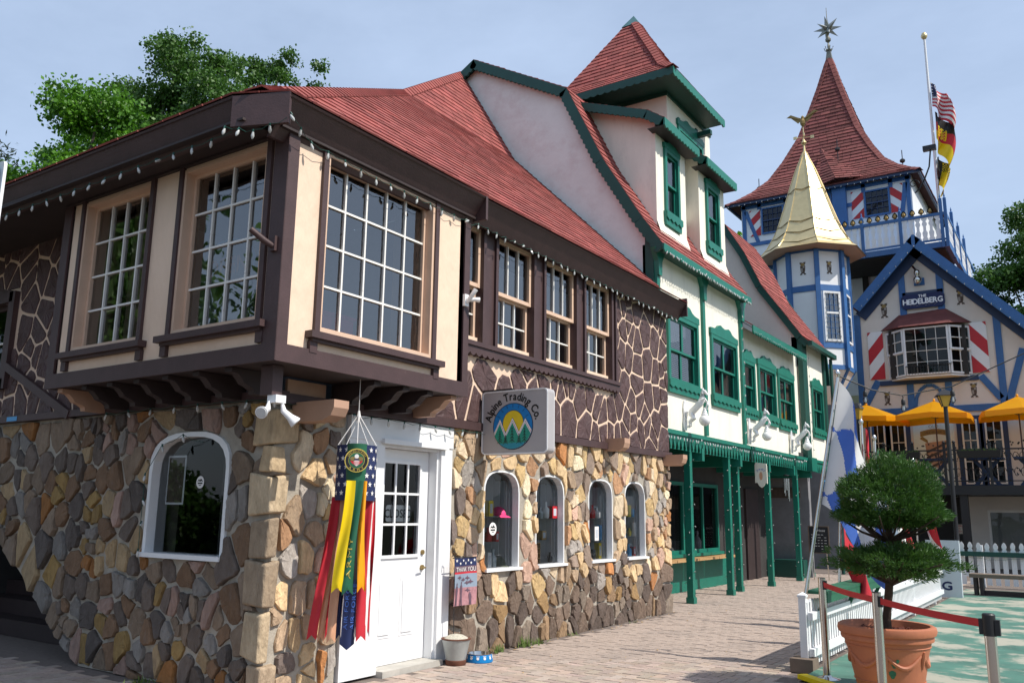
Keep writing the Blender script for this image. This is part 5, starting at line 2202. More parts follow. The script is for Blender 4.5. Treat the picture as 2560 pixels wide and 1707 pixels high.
# ---- tower
tcx, tcy = -8.03, 37.4
X0, X1, Y0 = -11.28, -4.62, 34.0
twf = side(Y0)
wins = [(-10.42, -9.48, 12.98, 14.12), (-6.34, -5.40, 12.96, 14.04), (-8.15, -7.56, 13.0, 14.2)]
m2 = MB()
m2.box(X0, X1, Y0, 40.8, 6.0, 14.5)
htower = ob('tower', m2, 'white_paint', tav)
for k, q in enumerate(wins):
    w_ = sash(tav, twf, q[0], q[1], q[2], q[3], 4, 4, 0.01, 0.06, 0.015, 0.07, 'blue', 'blue_dark', 'glass_dark', split=False)
    m3 = MB()
    m3.fbox(twf, q[0] + .05, q[1] - .05, q[2] + .05, q[3] - .05, 0.004, 0.008)
    m3.fbox(twf, q[0] + .05, q[1] - .05, (q[2] + q[3]) / 2 - .03, (q[2] + q[3]) / 2 + .03, 0.05, 0.085)
    ob('dark_leaf', m3, 'blue_dark', w_)
for (u0, fl) in ((-10.92, False), (-6.82, False), (-5.38, True), (-9.44, True)):
    shutter(tav, twf, u0, u0 + .45, 12.97, 14.10, fl)
for (u0, v0, u1, v1) in ((X0 + .12, 12.6, X0 + .12, 14.4), (X1 - .12, 12.6, X1 - .12, 14.4), (X0, 12.62, X1, 12.62), (X0, 14.28, X1, 14.28), (-7.42, 12.6, -7.42, 14.5), (-7.06, 12.6, -7.06, 14.5),
                         (-10.5, 14.1, -10.5, 14.4), (-9.4, 14.1, -9.4, 14.4), (-6.35, 14.0, -6.35, 14.4), (-5.35, 14.0, -5.35, 14.4), (X0 + .2, 14.1, -10.6, 12.7), (X1 - .2, 14.1, -5.0, 12.9), (-7.0, 13.6, -6.8, 13.6)):
    timber(u0, v0, u1, v1, 0.15, 0.05, 'blue', twf)
m3 = MB()
m3.fbox(twf, -7.5, -6.98, 12.6, 14.45, 0.0, 0.22)
ob('pilaster', m3, 'blue', tav)
prof = [(3.80, 14.42), (3.43, 14.66), (2.90, 15.10), (2.34, 15.72), (1.84, 16.62), (1.27, 17.85), (.80, 19.35), (.52, 20.3), (.22, 21.45), (.11, 21.85)]
m2 = MB()
sq = lambda h, z: [(tcx + h, tcy - h, z), (tcx + h, tcy + h, z), (tcx - h, tcy + h, z), (tcx - h, tcy - h, z)]
for (h0, z0), (h1, z1) in zip(prof, prof[1:]):
    a, b = sq(h0, z0), sq(h1, z1)
    for i in range(4):
        f = [a[i], a[(i + 1) % 4], b[(i + 1) % 4], b[i]]
        m2.add(f, [(0, 1, 2, 3)])
        if i in (0, 3):
            shingle_face('tower', f, 0.20, 0.42, 0.03)
m2.add(sq(3.8, 14.40), [(0, 1, 2, 3)[::-1]])
hroof = ob('tower_roof', m2, 'roof_under', htower)
# raised fold over the pilaster
k0 = A([-7.25, tcy - 3.95, 14.62])
k1 = A([-8.15, tcy - 2.1, 16.75])
shingle_face('tower', [A([-7.9, tcy - 3.78, 14.52]), k0, k1], .2, .42, .03)
shingle_face('tower', [k0, A([-6.3, tcy - 3.6, 14.60]), k1], .2, .42, .03)
m2 = MB()
m2.add([A([-7.9, tcy - 3.78, 14.5]), k0, k1, A([-6.3, tcy - 3.6, 14.58])], [(0, 1, 2), (1, 3, 2)])
ob('roof_fold', m2, 'roof_under', hroof)
emit_shingles('tower', hroof, [DRED], 300)
m2 = MB()
for (h0, z0), (h1, z1) in zip(prof, prof[1:]):
    a, b = sq(h0, z0), sq(h1, z1)
    for i in (0, 3):
        hip_caps(m2, a[i], b[i], 0.18, 0.22, 0.03, nl=(1 if i == 0 else -1, 0, .8), nr=(0, -1, .8))
hip_caps(m2, k0, k1, 0.16, 0.22, 0.03, nl=(1, 0, 1), nr=(-1, 0, 1))
ob('tower_hip_cap', m2, [DRED], hroof, kind='stuff')
m2 = MB()
for i in range(4):
    a, b = sq(3.74, 14.38), sq(3.74, 14.38)
    m2.beam(a[i], a[(i + 1) % 4], 0.08, 0.14)
ob('eave_board', m2, 'blue_dark', hroof)
m2 = MB()
m2.lathe((tcx, tcy, 21.8), [(.20, 0), (.11, .5)], 4, phase=math.pi / 4)
ob('lead_cap', m2, 'lead', hroof)
m2 = MB()
m2.lathe((tcx, tcy, 22.3), [(.12, 0), (.14, .05), (.05, .1), (.06, .25), (.03, .42), (.12, .52), (.13, .60), (.05, .72), (.02, .8)], 10)
for i in range(6):
    a = i * math.pi / 3
    m2.tube([(tcx, tcy, 22.42), (tcx + .16 * math.cos(a), tcy + .16 * math.sin(a), 22.35), (tcx + .2 * math.cos(a), tcy + .2 * math.sin(a), 22.5)], 0.02, 5)
m2.tube([(tcx, tcy, 23.7), (tcx, tcy, 24.5)], [0.025, 0.012], 6)
ob('finial', m2, 'lead', hroof)
st = MB()
cc = A([tcx, tcy, 23.42])
dirs = [A([math.cos(a) * math.cos(e_), math.sin(a) * math.cos(e_), math.sin(e_)]) for e_, n, o_ in ((0, 6, .2), (.75, 4, 0), (-.75, 4, .4)) for a in [o_ + i * 2 * math.pi / n for i in range(n)]] + [A([0, 0, 1.0])]
for d_ in dirs:
    a = np.cross(d_, A([.3, .5, .81]))
    a /= np.linalg.norm(a)
    b = np.cross(d_, a)
    r_ = .12
    base = [cc + d_ * .12 + r_ * (math.cos(t) * a + math.sin(t) * b) for t in (0, math.pi / 2, math.pi, 1.5 * math.pi)]
    st.add(base + [cc + d_ * .62], [(0, 1, 4), (1, 2, 4), (2, 3, 4), (3, 0, 4)])
ob('star', st, 'galv', hroof)
for (x, y, z) in ((-10.9, 35.4, 15.1), (-5.0, 35.0, 14.9), (-7.35, 34.6, 15.8)):
    m2 = MB()
    m2.tube([(x, y, z), (x, y, z + .95)], 0.018, 5)
    m2.lathe((x, y, z + .40), [(.02, 0), (.10, .06), (.10, .14), (.02, .2)], 8)
    ob('lightning_rod', m2, 'iron', hroof)

# tower balcony
byf = side(31.5)
bz0, bz1 = 10.68, 11.82
m2 = MB()
m2.box(-9.0, -3.25, 31.5, 34.0, 10.62, 10.82)
balc = ob('balcony', m2, 'blue', tav)
m2 = MB()
m2.box(-8.6, -3.4, 31.65, 34.0, 10.56, 10.62)
m2.box(-6.6, -6.4, 33.9, 34.0, 6, 10.6)
ob('balcony_underside', m2, 'interior', balc)
m2 = MB()
m2.box(-9.0, -3.25, 31.46, 31.54, 11.76, 11.86)
m2.box(-9.0, -3.25, 31.47, 31.53, 10.86, 10.92)
m2.box(-3.33, -3.25, 31.54, 40.0, 11.76, 11.86)
m2.box(-3.32, -3.26, 31.54, 40.0, 10.86, 10.92)
m2.box(-3.36, -3.22, 34.0, 40.0, 10.62, 10.82)
ob('balcony_rail', m2, 'blue', balc)


def flat_baluster(fr, u, z0, z1, wd):
    h = z1 - z0
    half = [(.50, 0), (.50, .08), (.32, .14), (.44, .30), (.44, .36), (.24, .44), (.24, .62), (.42, .70), (.42, .76), (.22, .84), (.5, .93), (.5, 1)]
    pts = [(u + wd * x, z0 + h * y) for x, y in half] + [(u - wd * x, z0 + h * y) for x, y in half[::-1]]
    m3 = MB()
    m3.prism(fr, pts, -0.015, 0.015)
    return ob('baluster', m3, 'white_paint', balc)


x = -8.8
while x < -3.45:
    flat_baluster(byf, x, 10.92, 11.76, 0.185)
    x += 0.21
bxf = street(-3.29)
y = 31.75
while y < 38.5:
    flat_baluster(bxf, y, 10.92, 11.76, 0.185)
    y += 0.24
for (x, y) in ((-7.3, 31.5), (-6.02, 31.5), (-4.74, 31.5), (-3.42, 31.5), (-3.28, 31.5), (-3.28, 33.2), (-3.28, 35.0), (-3.28, 36.8)):
    m3 = MB()
    m3.box(x - .05, x + .05, y - .06, y + .06, 10.6, 12.10 if x < -3.45 else 12.32)
    m3.lathe((x, y, 12.10 if x < -3.45 else 12.32), [(.05, 0), (.06, .03), (.02, .08), (.03, .12), (.0, .24)], 6)
    ob('balcony_post', m3, 'blue', balc)
x = -8.6
while x < -3.5:
    m3 = MB()
    m3.add([(x, 31.47, 11.86), (x - .10, 31.47, 11.95), (x - .07, 31.47, 12.05), (x, 31.47, 12.12), (x + .07, 31.47, 12.05), (x + .10, 31.47, 11.95)], [(0, 1, 2, 3, 4, 5), (5, 4, 3, 2, 1, 0)])
    m3.lathe((x, 31.49, 11.88), [(.03, 0), (.08, .06), (.06, .14), (.0, .2)], 6)
    ob('rosette', m3, 'gold_old', balc)
    x += 0.285
# floodlight arm on the corner
m3 = MB()
m3.tube([(-4.5, 33.95, 13.6), (-4.3, 33.8, 13.7), (-4.1, 33.7, 14.0), (-3.9, 33.6, 14.4), (-3.8, 33.5, 15.0)], 0.03, 5)
m3.box(-4.05, -3.6, 33.4, 33.6, 15.0, 15.18)
for k in range(10):
    m3.tube([(-4.5 + .2 * math.cos(k * .7) * (1 - k / 12), 33.8, 13.9 + .2 * math.sin(k * .7) * (1 - k / 12)), (-4.5 + .2 * math.cos(k * .7 + .7) * (1 - (k + 1) / 12), 33.8, 13.9 + .2 * math.sin(k * .7 + .7) * (1 - (k + 1) / 12))], 0.02, 4)
ob('lamp_arm', m3, 'iron', tav)


# ================================================================== hanging sign
sign = thing('hanging_sign', (-5.16, 7.7, 2.1), 'grey box sign with mountain logo reading Alpine Trading Co.', 'sign')
af = side(7.65)
U0, U1, V0, V1 = -5.57, -4.71, 2.105, 2.80


def rrect(u0, u1, v0, v1, r, left=True):
    pts = []
    for cx_, cy_, a0 in ((u1 - r, v1 - r, 0), (u0 + r, v1 - r, 90), (u0 + r, v0 + r, 180), (u1 - r, v0 + r, 270)):
        for k in range(5):
            a = R(a0 + k * 22.5)
            pts.append((cx_ + r * math.cos(a), cy_ + r * math.sin(a)))
    return pts


m2 = MB()
m2.prism(af, rrect(U0, U1, V0, V1, .05), -0.13, 0.0)
ob('box', m2, 'sign_grey', sign)
m2 = MB()
rim = rrect(U0, U1, V0, V1, .05)
inn = rrect(U0 + .014, U1 - .014, V0 + .014, V1 - .014, .04)
n = len(rim)
for d in (0.0, -0.138):
    for i in range(n):
        m2.prism(af, [rim[i], rim[(i + 1) % n], inn[(i + 1) % n], inn[i]], d, d + .008)
ob('rim', m2, 'white_paint', sign)
cu, cv, rc = -5.155, 2.405, 0.262
disc = [(cu + rc * math.cos(a), cv + rc * .97 * math.sin(a)) for a in np.arange(40) * 2 * math.pi / 40]


def in_disc(poly, sc=0.965):
    p = list(poly)
    d = [(cu + (x - cu) * sc, cv + (y - cv) * sc) for x, y in disc]
    for i in range(len(d)):
        a, b = d[i], d[(i + 1) % len(d)]
        nn = (-(b[1] - a[1]), b[0] - a[0])
        p = clip_half(p, nn, nn[0] * a[0] + nn[1] * a[1])
        if len(p) < 3:
            return None
    return p


def decal(mat, polys, d, nm='logo', par=None):
    m3 = MB()
    for p in polys:
        if p and len(p) > 2:
            m3.prism(af, p, d, d + .001)
    return ob(nm, m3, mat, par or sign)


decal('ink', [disc], 0.001)
decal('sign_blue', [[(cu + (x - cu) * .97, cv + (y - cv) * .97) for x, y in disc]], 0.0025)
sun_ = [(cu + .005 + .137 * math.cos(a), cv + .035 + .14 * math.sin(a)) for a in np.arange(30) * 2 * math.pi / 30]
decal('ink', [sun_], 0.004)
decal('sign_yellow', [[(cu + .005 + (x - cu - .005) * .96, cv + .035 + (y - cv - .035) * .96) for x, y in sun_]], 0.0055)
pk = [(-.165, .085), (0.0, .095), (.165, .085)]
vl = [-.30, -.09, .085, .31]
vz = [-.17, -.07, -.06, -.14]


def peaks(dz, col, d):
    ps = []
    for i, (x, z) in enumerate(pk):
        ps.append(in_disc([(cu + vl[i], cv + vz[i] + dz), (cu + vl[i], cv - .3), (cu + vl[i + 1], cv - .3), (cu + vl[i + 1], cv + vz[i + 1] + dz), (cu + x, cv + z + dz)]))
    decal(col, ps, d)


peaks(0.0, 'ink', 0.007)
peaks(-.006, 'lamp_white', 0.0085)
peaks(-.034, 'red_paint', 0.010)
peaks(-.040, 'lamp_white', 0.0115)
peaks(-.058, 'sign_green', 0.013)
decal('sign_teal', [in_disc([(cu - .3, cv - .3), (cu + .3, cv - .3), (cu + .3, cv - .175), (cu - .3, cv - .19)])], 0.0145)
m2 = MB()
for (x, h) in ((-.16, .14), (-.085, .09), (0.0, .17), (.09, .10), (.16, .16)):
    b_ = cv - .185
    m2.fbox(af, cu + x - .0022, cu + x + .0022, b_, b_ + h, 0.015, 0.016)
    for k in range(5):
        z = b_ + h * (1 - k * .18)
        w_ = .010 + .006 * k
        for s_ in (-1, 1):
            m2.prism(af, [(cu + x, z), (cu + x + s_ * w_, z - w_ * .9), (cu + x + s_ * w_ * .9, z - w_ * .9 - .005), (cu + x, z - .008)], 0.015, 0.016)
for k in range(7):
    a = R(25 + k * 21.6)
    m2.add([af.P(cu + r_ * math.cos(a + t), cv + .02 + r_ * math.sin(a + t), .0065) for r_, t in ((.185, -.012), (.225, -.01), (.225, .01), (.185, .012))], [(0, 1, 2, 3)])
ob('logo_lines', m2, 'ink', sign)
m2 = MB()
letters(m2, 'Alpine Trading Co.', 0.125, af, 0, 0, 0.003, 0.86, 0.075, arc=(cu, cv, .295, .285, R(91)), bold=.003)
ob('lettering', m2, 'ink', sign)
m2 = MB()
m2.box(-5.62, -5.56, 7.68, 7.75, 2.2, 2.72)
m2.box(-5.60, -5.2, 7.70, 7.73, 2.80, 2.83)
ob('bracket', m2, 'iron', sign)

# ================================================================== windsock
wx, wy = -5.20, 5.33
WK = 0.88
nrm = A([-wx, -wy, 0]) / math.hypot(wx, wy)
wfz = Fr((wx, wy, 0), (-nrm[1], nrm[0], 0))
sock = thing('windsock', (wx, wy, 2.3), 'patriotic windsock with navy star field and army streamers hanging by the door', 'windsock')


def strip(mat, top, bot, w0, w1, z0, z1, d, ph=0.0, notch=True, name='streamer', amp=0.018, mats=None, mfn=None, nu=6, nv=22):
    """a cloth streamer; top and bot are its centre positions"""
    def fn(s, t):
        c = top + (bot - top) * t + amp * .6 * math.sin(t * 5 + ph)
        w_ = w0 + (w1 - w0) * t
        z = z0 + (z1 - z0) * t
        if notch and t == 1.0:
            z -= (0.5 - abs(s - .5)) * 0.09 if notch == 'p' else -(0.5 - abs(s - .5)) * 0.09
        return wfz.P((c + (s - .5) * w_) * WK, z, d + amp * math.sin(t * 7 + ph + s * 2.4) + .012 * math.cos(s * 5 + t * 3 + ph))
    m3 = MB()
    m3.grid(fn, nu, nv, mfn)
    o = ob(name, m3, mats or mat, sock, True)
    return o, fn


def half_tube(mat, r, z0, z1, a0, a1, name, d0=0.0):
    fn = lambda s, t: wfz.P(WK * r * math.sin(a0 + (a1 - a0) * s), z0 + (z1 - z0) * t, d0 + r * math.cos(a0 + (a1 - a0) * s) + .008 * math.sin(9 * t + 4 * s))
    m3 = MB()
    m3.grid(fn, 20, 10)
    return ob(name, m3, mat, sock, True), fn


tb, tfn = half_tube('navy', 0.192, 2.03, 1.57, -math.pi, math.pi, 'star_tube')


def star_on(mb, fn, s, t, r, asp, off=0.004):
    pts = []
    e = 1e-3
    c = A(fn(s, t))
    du = A(fn(s + e, t)) - c
    du /= np.linalg.norm(du)
    dv = A([0, 0, 1.0])
    nn = np.cross(du, dv)
    for k in range(10):
        a = math.pi / 2 + k * math.pi / 5
        rr = r if k % 2 == 0 else r * .42
        pts.append(c + du * rr * math.cos(a) + dv * rr * math.sin(a) + nn * off)
    mb.add(pts + [c + nn * off], [(k, (k + 1) % 10, 10) for k in range(10)])


m2 = MB()
for j in range(6):
    for i in range(15):
        s = (i + .5 * (j % 2) + .3) / 15
        if s < .98:
            star_on(m2, tfn, s, .09 + j * .155, 0.025, 1)
ob('stars', m2, 'flag_white', sock)
strip('flag_red', -.175, -.325, .085, .090, 1.60, .45, .02, 0.3)
strip('flag_tan', -.125, -.255, .06, .06, 1.58, .42, -.03, 1.4)
strip('flag_red', -.11, -.205, .04, .045, 1.58, .44, -.06, 2.1)
strip('flag_tan', -.10, -.150, .085, .080, 1.57, .43, .05, .8)
strip('flag_red', .12, .11, .085, .090, 1.60, .44, .06, 1.9)
strip('flag_white', .155, .165, .05, .04, 1.60, .46, .02, 2.7)
strip('flag_red', .180, .185, .03, .04, 1.60, .47, -.02, .4)
strip('navy', -.10, -.085, .06, .06, 1.5, .44, -.02, 1.1)
o_, nfn = strip('navy', .0, .0, .13, .135, 1.55, .42, .03, .2, 'p')
strip('navy', .09, .085, .05, .06, 1.5, .46, -.02, 2.2)
strip('flag_white', .062, .060, .02, .022, 1.5, .44, .012, .2)
strip('flag_white', -.062, -.060, .012, .014, 1.5, .44, .012, .2)
ab, afn = half_tube('flag_green', 0.095, 2.035, 1.72, -math.pi, math.pi, 'army_tube', 0.15)
strip('flag_yellow', -.045, -.115, .085, .100, 1.73, .84, .25, .5)
o_, gfn = strip('flag_green', .02, -.03, .095, .100, 1.73, .82, .235, 1.7)
strip('flag_orange', .078, .088, .050, .075, 1.73, .84, .22, 2.6)
strip('ink', .055, .03, .04, .05, 1.7, .90, .12, 2.0)
# round badge
bfz = Fr(wfz.P(.0, 1.895, 0.262), wfz.u)
m2 = MB()


def circ(r, n=28):
    return [(r * math.cos(a), r * math.sin(a)) for a in np.arange(n) * 2 * math.pi / n]


m2.prism(bfz, circ(.098), 0, .002, 0)
m2.prism(bfz, circ(.090), .002, .003, 1)
m2.prism(bfz, circ(.066), .003, .004, 0)
m2.prism(bfz, circ(.063), .004, .005, 2)
m2.prism(bfz, [(-.045, .02), (0, .035), (.045, .02), (.05, -.01), (.03, -.03), (-.03, -.03), (-.05, -.01)], .005, .006, 3)
m2.prism(bfz, [(-.022, .0), (.022, .0), (.02, -.035), (0, -.048), (-.02, -.035)], .006, .0075, 4)
for k in range(4):
    m2.fbox(bfz, -.018 + k * .010, -.013 + k * .010, -.038, -.006, .0076, .0082, 3)
m2.prism(bfz, [(-.02, .0), (.02, .0), (.02, .012), (-.02, .012)], .0076, .0084, 5)
m2.prism(bfz, [(x * .24, y * .24 + .033) for x, y in circ(.075, 12)], .006, .008, 4)
m2.prism(bfz, [(x * .4 - .03, y * .3 + .012) for x, y in circ(.06, 10)], .0062, .0078, 6)
m2.prism(bfz, [(x * .4 + .03, y * .3 + .012) for x, y in circ(.06, 10)], .0062, .0078, 6)
letters(m2, 'UNITED STATES', 0.026, bfz, 0, 0, .0055, 0.85, 0.1, mi=0, arc=(0, 0, .070, .070, R(90)))
for a0, txt in ((-90, 'ARMY'),):
    for k, ch in enumerate(txt):
        vs, fs, a, b = GLYPH[ch]
        ang = R(a0 + (k - 1.5) * 26)
        er = A([math.cos(ang), math.sin(ang)])
        et = A([-math.sin(ang), math.cos(ang)])
        m2.add([bfz.P(*(er * .078 + et * ((p[0] - (a + b) / 2) * .03) - er * ((p[1] - .35) * .03)), .0055) for p in vs], fs, 0)
ob('badge', m2, ['gold_ink', 'ink', 'flag_green', 'flag_red', 'flag_white', 'navy', 'gold_old'], sock)


def vert_text(txt, fn, size, t0, t1, mat, s_mid=.5, flip=1):
    m3 = MB()
    lay, wd = layout(txt, 1.0, 1.0, .16)
    k = (t1 - t0) / wd
    e = 1e-3
    for vs, fs, a, x, cw in lay:
        pts = []
        for p in vs:
            t = t1 - (x + (p[0] - a)) * k if flip > 0 else t0 + (x + p[0] - a) * k
            s = s_mid + flip * (p[1] - .35) * size
            s = min(max(s, 0.02), .98)
            q = A(fn(s, min(t, .97)))
            pts.append(q + nrm * .004)
        m3.add(pts, fs)
    return ob('lettering', m3, mat, sock)


vert_text('ARMY', gfn, -0.55, .50, .86, 'gold_ink')
vert_text('AIR FORCE', nfn, -0.36, .58, .90, 'flag_blue', .80)
vert_text('AIR FORCE', nfn, -0.36, .58, .90, 'flag_blue', .35)
m2 = MB()
hook = wfz.P(0, 2.30, 0.05)
for a in np.arange(6) * math.pi / 3:
    m2.tube([hook, wfz.P(.185 * math.sin(a), 2.03, .185 * math.cos(a))], 0.0035, 4)
for a in np.arange(4) * math.pi / 2:
    m2.tube([hook + A([0, 0, -.04]), wfz.P(.09 * math.sin(a), 2.035, .1 + .09 * math.cos(a))], 0.003, 4)
m2.tube([hook, hook + A([0, 0, .30])], 0.003, 4)
m2.lathe(tuple(hook), [(.01, -.06), (.018, -.02), (.008, .03)], 8)
ob('cord', m2, 'flag_white', sock)

# ================================================================== small things by the door
bk = thing('bucket', (-5.43, 7.09, 0), 'rusty galvanized bucket heaped with sand beside the white door', 'bucket')
m2 = MB()
m2.lathe((-5.43, 7.09, 0), [(.098, .045), (.102, .06), (.143, .245), (.138, .247), (.10, .07), (.0, .07)], 28)
ob('body', m2, 'galv', bk, True)
m2 = MB()
m2.lathe((-5.43, 7.09, 0), [(.100, 0), (.104, .005), (.105, .045), (.099, .05)], 28)
ob('foot', m2, 'rust', bk, True)
m2 = MB()
m2.lathe((-5.43, 7.09, .238), [(.139, 0), (.150, .004), (.151, .012), (.140, .014)], 28)
ob('rim', m2, 'rust', bk, True)
m2 = MB()
m2.lathe((-5.43, 7.09, .235), [(.136, 0), (.115, .022), (.07, .045), (.02, .055), (.0, .056)], 24)
ob('sand', m2, 'cat_sand', bk, True)
bw = thing('pet_bowl', (-5.35, 7.38, 0), 'blue pet bowl with paw prints and steel rim on the bricks', 'bowl')
m2 = MB()
m2.lathe((-5.35, 7.38, 0), [(.138, .002), (.140, .012), (.128, .078), (.120, .078), (.115, .02), (.0, .02)], 30)
ob('shell', m2, 'bowl_blue', bw, True)
m2 = MB()
m2.lathe((-5.35, 7.38, .0), [(.112, .03), (.119, .074), (.131, .079), (.132, .084), (.116, .082), (.100, .034), (.0, .030)], 30)
ob('liner', m2, 'steel', bw, True)
m2 = MB()
for k in range(12):
    a = k * math.pi / 6
    q = Fr((-5.35 + .1345 * math.cos(a), 7.38 + .1345 * math.sin(a), .045), (-math.sin(a), math.cos(a), 0), (-math.cos(a) * .16, -math.sin(a) * .16, .985))
    m2.prism(q, circ(.014, 10), 0, .0022)
    for x in (-.012, 0, .012):
        m2.prism(q, [(x + u * .33, .019 + v * .33) for u, v in circ(.014, 8)], 0, .0022)
ob('paw_prints', m2, 'flag_white', bw)

gfz = street(-5.46)
gfl = thing('garden_flag', (-5.46, 7.1, 0), 'small garden flag reading THANK YOU on a thin iron stake', 'flag')
ga, gb, gc, ge = 7.07, 7.45, 0.55, 1.02
cl = lambda s, t: gfz.P(ga + (gb - ga) * s, ge + (gc - ge) * t, .012 * math.sin(s * 6 + t * 3))
m2 = MB()


def gm(s, t):
    if t < .17:
        return 1
    if t < .34:
        return 2 if t < .30 else 3
    if t < .62:
        return 4
    return 5


m2.grid(cl, 12, 24, gm)
ob('cloth', m2, ['purple', 'navy', 'purple', 'flag_red', 'light_blue', 'pink_sky'], gfl, True)
m2 = MB()
for k in range(7):
    star_on(m2, cl, .08 + k * .14, .05 + .06 * (k % 2), .018, 1, -.004)
    star_on(m2, cl, .08 + k * .14, .05 + .06 * (k % 2), .018, 1, .004)
lay, wd = layout('THANK YOU', 1.0, .8, .1)
for vs, fs, a, x, cw in lay:
    m2.add([A(cl((x + (p[0] - a) * .8) / wd * .9 + .05, .285 - p[1] * .14)) + A([.004, 0, 0]) for p in vs], fs)
ob('lettering', m2, 'flag_white', gfl)
m2 = MB()
fig = [(-.10, 0), (-.07, .5), (-.12, .75), (-.09, .92), (-.03, .95), (-.04, 1.05), (.0, 1.12), (.05, 1.05), (.03, .95), (.10, .9), (.13, .7), (.09, .5), (.10, 0), (.03, 0), (.0, .4), (-.03, 0)]
for (u, k) in ((.10, .44), (.34, .46), (.68, .26), (.72, .24)):
    m2.add([A(cl(min(max(u + x * k * 1.1, 0), 1), 1.0 - z * k)) + A([.004, 0, 0]) for x, z in fig], [tuple(range(len(fig)))])
for (u, t) in ((.22, .40), (.42, .45), (.62, .42), (.60, .52), (.74, .50), (.62, .68)):
    m2.add([A(cl(u + x * .12, t + z * .12)) + A([.004, 0, 0]) for x, z in ((-1, .1), (-.2, -.15), (.1, -.4), (.2, -.1), (1, .15), (.3, .2), (.1, .45), (-.2, .2))], [tuple(range(8))])
ob('silhouettes', m2, 'purple', gfl)
m2 = MB()
m2.tube([(-5.47, 7.10, 0), (-5.47, 7.09, 1.08), (-5.47, 7.06, 1.10), (-5.47, 7.05, 1.04)], 0.005, 5)
m2.tube([(-5.465, 7.05, 1.025), (-5.465, 7.47, 1.025), (-5.465, 7.485, 1.06), (-5.465, 7.47, 1.075)], 0.005, 5)
ob('stake', m2, 'iron', gfl)

cs_ = thing('closed_sign', (-5.8, 6.52, 1.4), 'white CLOSED sign hanging inside the door glass', 'sign')
cf = street(-5.772)
m2 = MB()
m2.prism(cf, rrect(6.35, 6.71, 1.385, 1.545, .025), 0, .006)
ob('plate', m2, 'flag_white', cs_)
m2 = MB()
letters(m2, 'CLOSED', 0.115, cf, 6.53, 1.425, .0075, .95, .10, bold=.002)
ob('lettering', m2, 'ink', cs_)
m2 = MB()
m2.tube([cf.P(6.42, 1.54, .003), cf.P(6.53, 1.66, .003), cf.P(6.64, 1.54, .003)], .002, 4)
ob('cord', m2, 'flag_white', cs_)

ne = thing('neon_sign', (-5.9, 4.5, 3.4), 'unlit neon OPEN sign behind the bay window glass', 'sign')
nfz = side(4.40)
m2 = MB()
letters(m2, 'OPEN', 0.21, nfz, -5.92, 3.44, 0, 1.0, .12, bold=.004)
ob('letter_tubes', m2, 'neon_dull', ne)
m2 = MB()
m2.tube([nfz.P(-5.92 + .36 * math.cos(a), 3.50 + .24 * math.sin(a), 0) for a in np.linspace(R(-10), R(130), 16)], .011, 6)
ob('arc_tube', m2, 'skyblue', ne)
m2 = MB()
m2.tube([nfz.P(-5.75, 3.68, .0), nfz.P(-5.70, 4.45, 0)], .003, 4)
ob('cord', m2, 'black', ne)

bn = thing('storage_bin', (-5.36, 5.0, 2.665), 'bright pink plastic bin inside the bay window', 'bin')
m2 = MB()
m2.box(-5.50, -5.21, 4.74, 5.22, 2.89, 3.10)
ob('body', m2, 'pink', bn)
m2 = MB()
m2.box(-5.52, -5.19, 4.72, 5.24, 3.10, 3.13)
ob('lip', m2, 'pink', bn)
m2 = MB()
m2.box(-5.62, -5.22, 4.45, 6.1, 2.666, 2.89)
ob('bay_seat', m2, 'wood_grey', shop)

fl = thing('floodlight', (-5.2, 4.42, 2.36), 'twin white floodlight fixed under the bay corner', 'floodlight')
m2 = MB()
m2.box(-5.25, -5.15, 4.37, 4.47, 2.30, 2.36)
ob('junction_box', m2, 'white_paint', fl)
for (dx, dy, aim) in ((-.05, -.10, A([.45, -.8, -.30])), (.06, .06, A([.5, .55, -.67]))):
    aim = aim / np.linalg.norm(aim)
    p = A([-5.2 + dx * .5, 4.42 + dy * .5, 2.29])
    m2 = MB()
    q = p + aim * .04 + A([0, 0, -.035])
    m2.tube([p + A([0, 0, .02]), q - aim * .02, q + aim * .05, q + aim * .10, q + aim * .115], [.010, .024, .030, .046, .048], 16)
    h_ = ob('lamp_head', m2, 'lamp_white', fl, True)
    m2 = MB()
    m2.tube([q + aim * .112, q + aim * .120], [.044, .038], 16)
    ob('lens', m2, 'bulb_glass', h_, True)

sp_ = thing('spotlight', (-5.03, 6.62, 3.55), 'small white double spotlight on the bay corner board', 'spotlight')
m2 = MB()
m2.box(-5.03, -5.0, 6.54, 6.60, 3.50, 3.62)
ob('plate', m2, 'lamp_white', sp_)
m2 = MB()
m2.tube([(-5.0, 6.57, 3.54), (-4.93, 6.56, 3.60), (-4.90, 6.58, 3.66)], [.018, .022, .026], 10)
m2.tube([(-5.0, 6.57, 3.56), (-4.94, 6.62, 3.57), (-4.91, 6.66, 3.57)], [.018, .022, .026], 10)
ob('lamp_head', m2, 'lamp_white', sp_, True)

fh = thing('flag_holder', (-5.2, 4.2, 3.5), 'brown cast iron flagpole holder on the bay corner post', 'flag holder')
m2 = MB()
m2.box(-5.14, -5.08, 4.195, 4.223, 3.46, 3.58)
ob('plate', m2, 'brown', fh)
m2 = MB()
m2.tube([(-5.11, 4.20, 3.50), (-5.13, 4.13, 3.53), (-5.17, 4.03, 3.60)], [.022, .026, .022], 10)
ob('socket', m2, 'brown', fh, True)

stk = MB()
stk.fbox(side(SY - .045), -10.02, -9.80, 2.41, 2.46, 0.001, .003)
ob('sticker', stk, 'skyblue', label='small blue sticker on the brown beam above the stairs', cat='sticker')

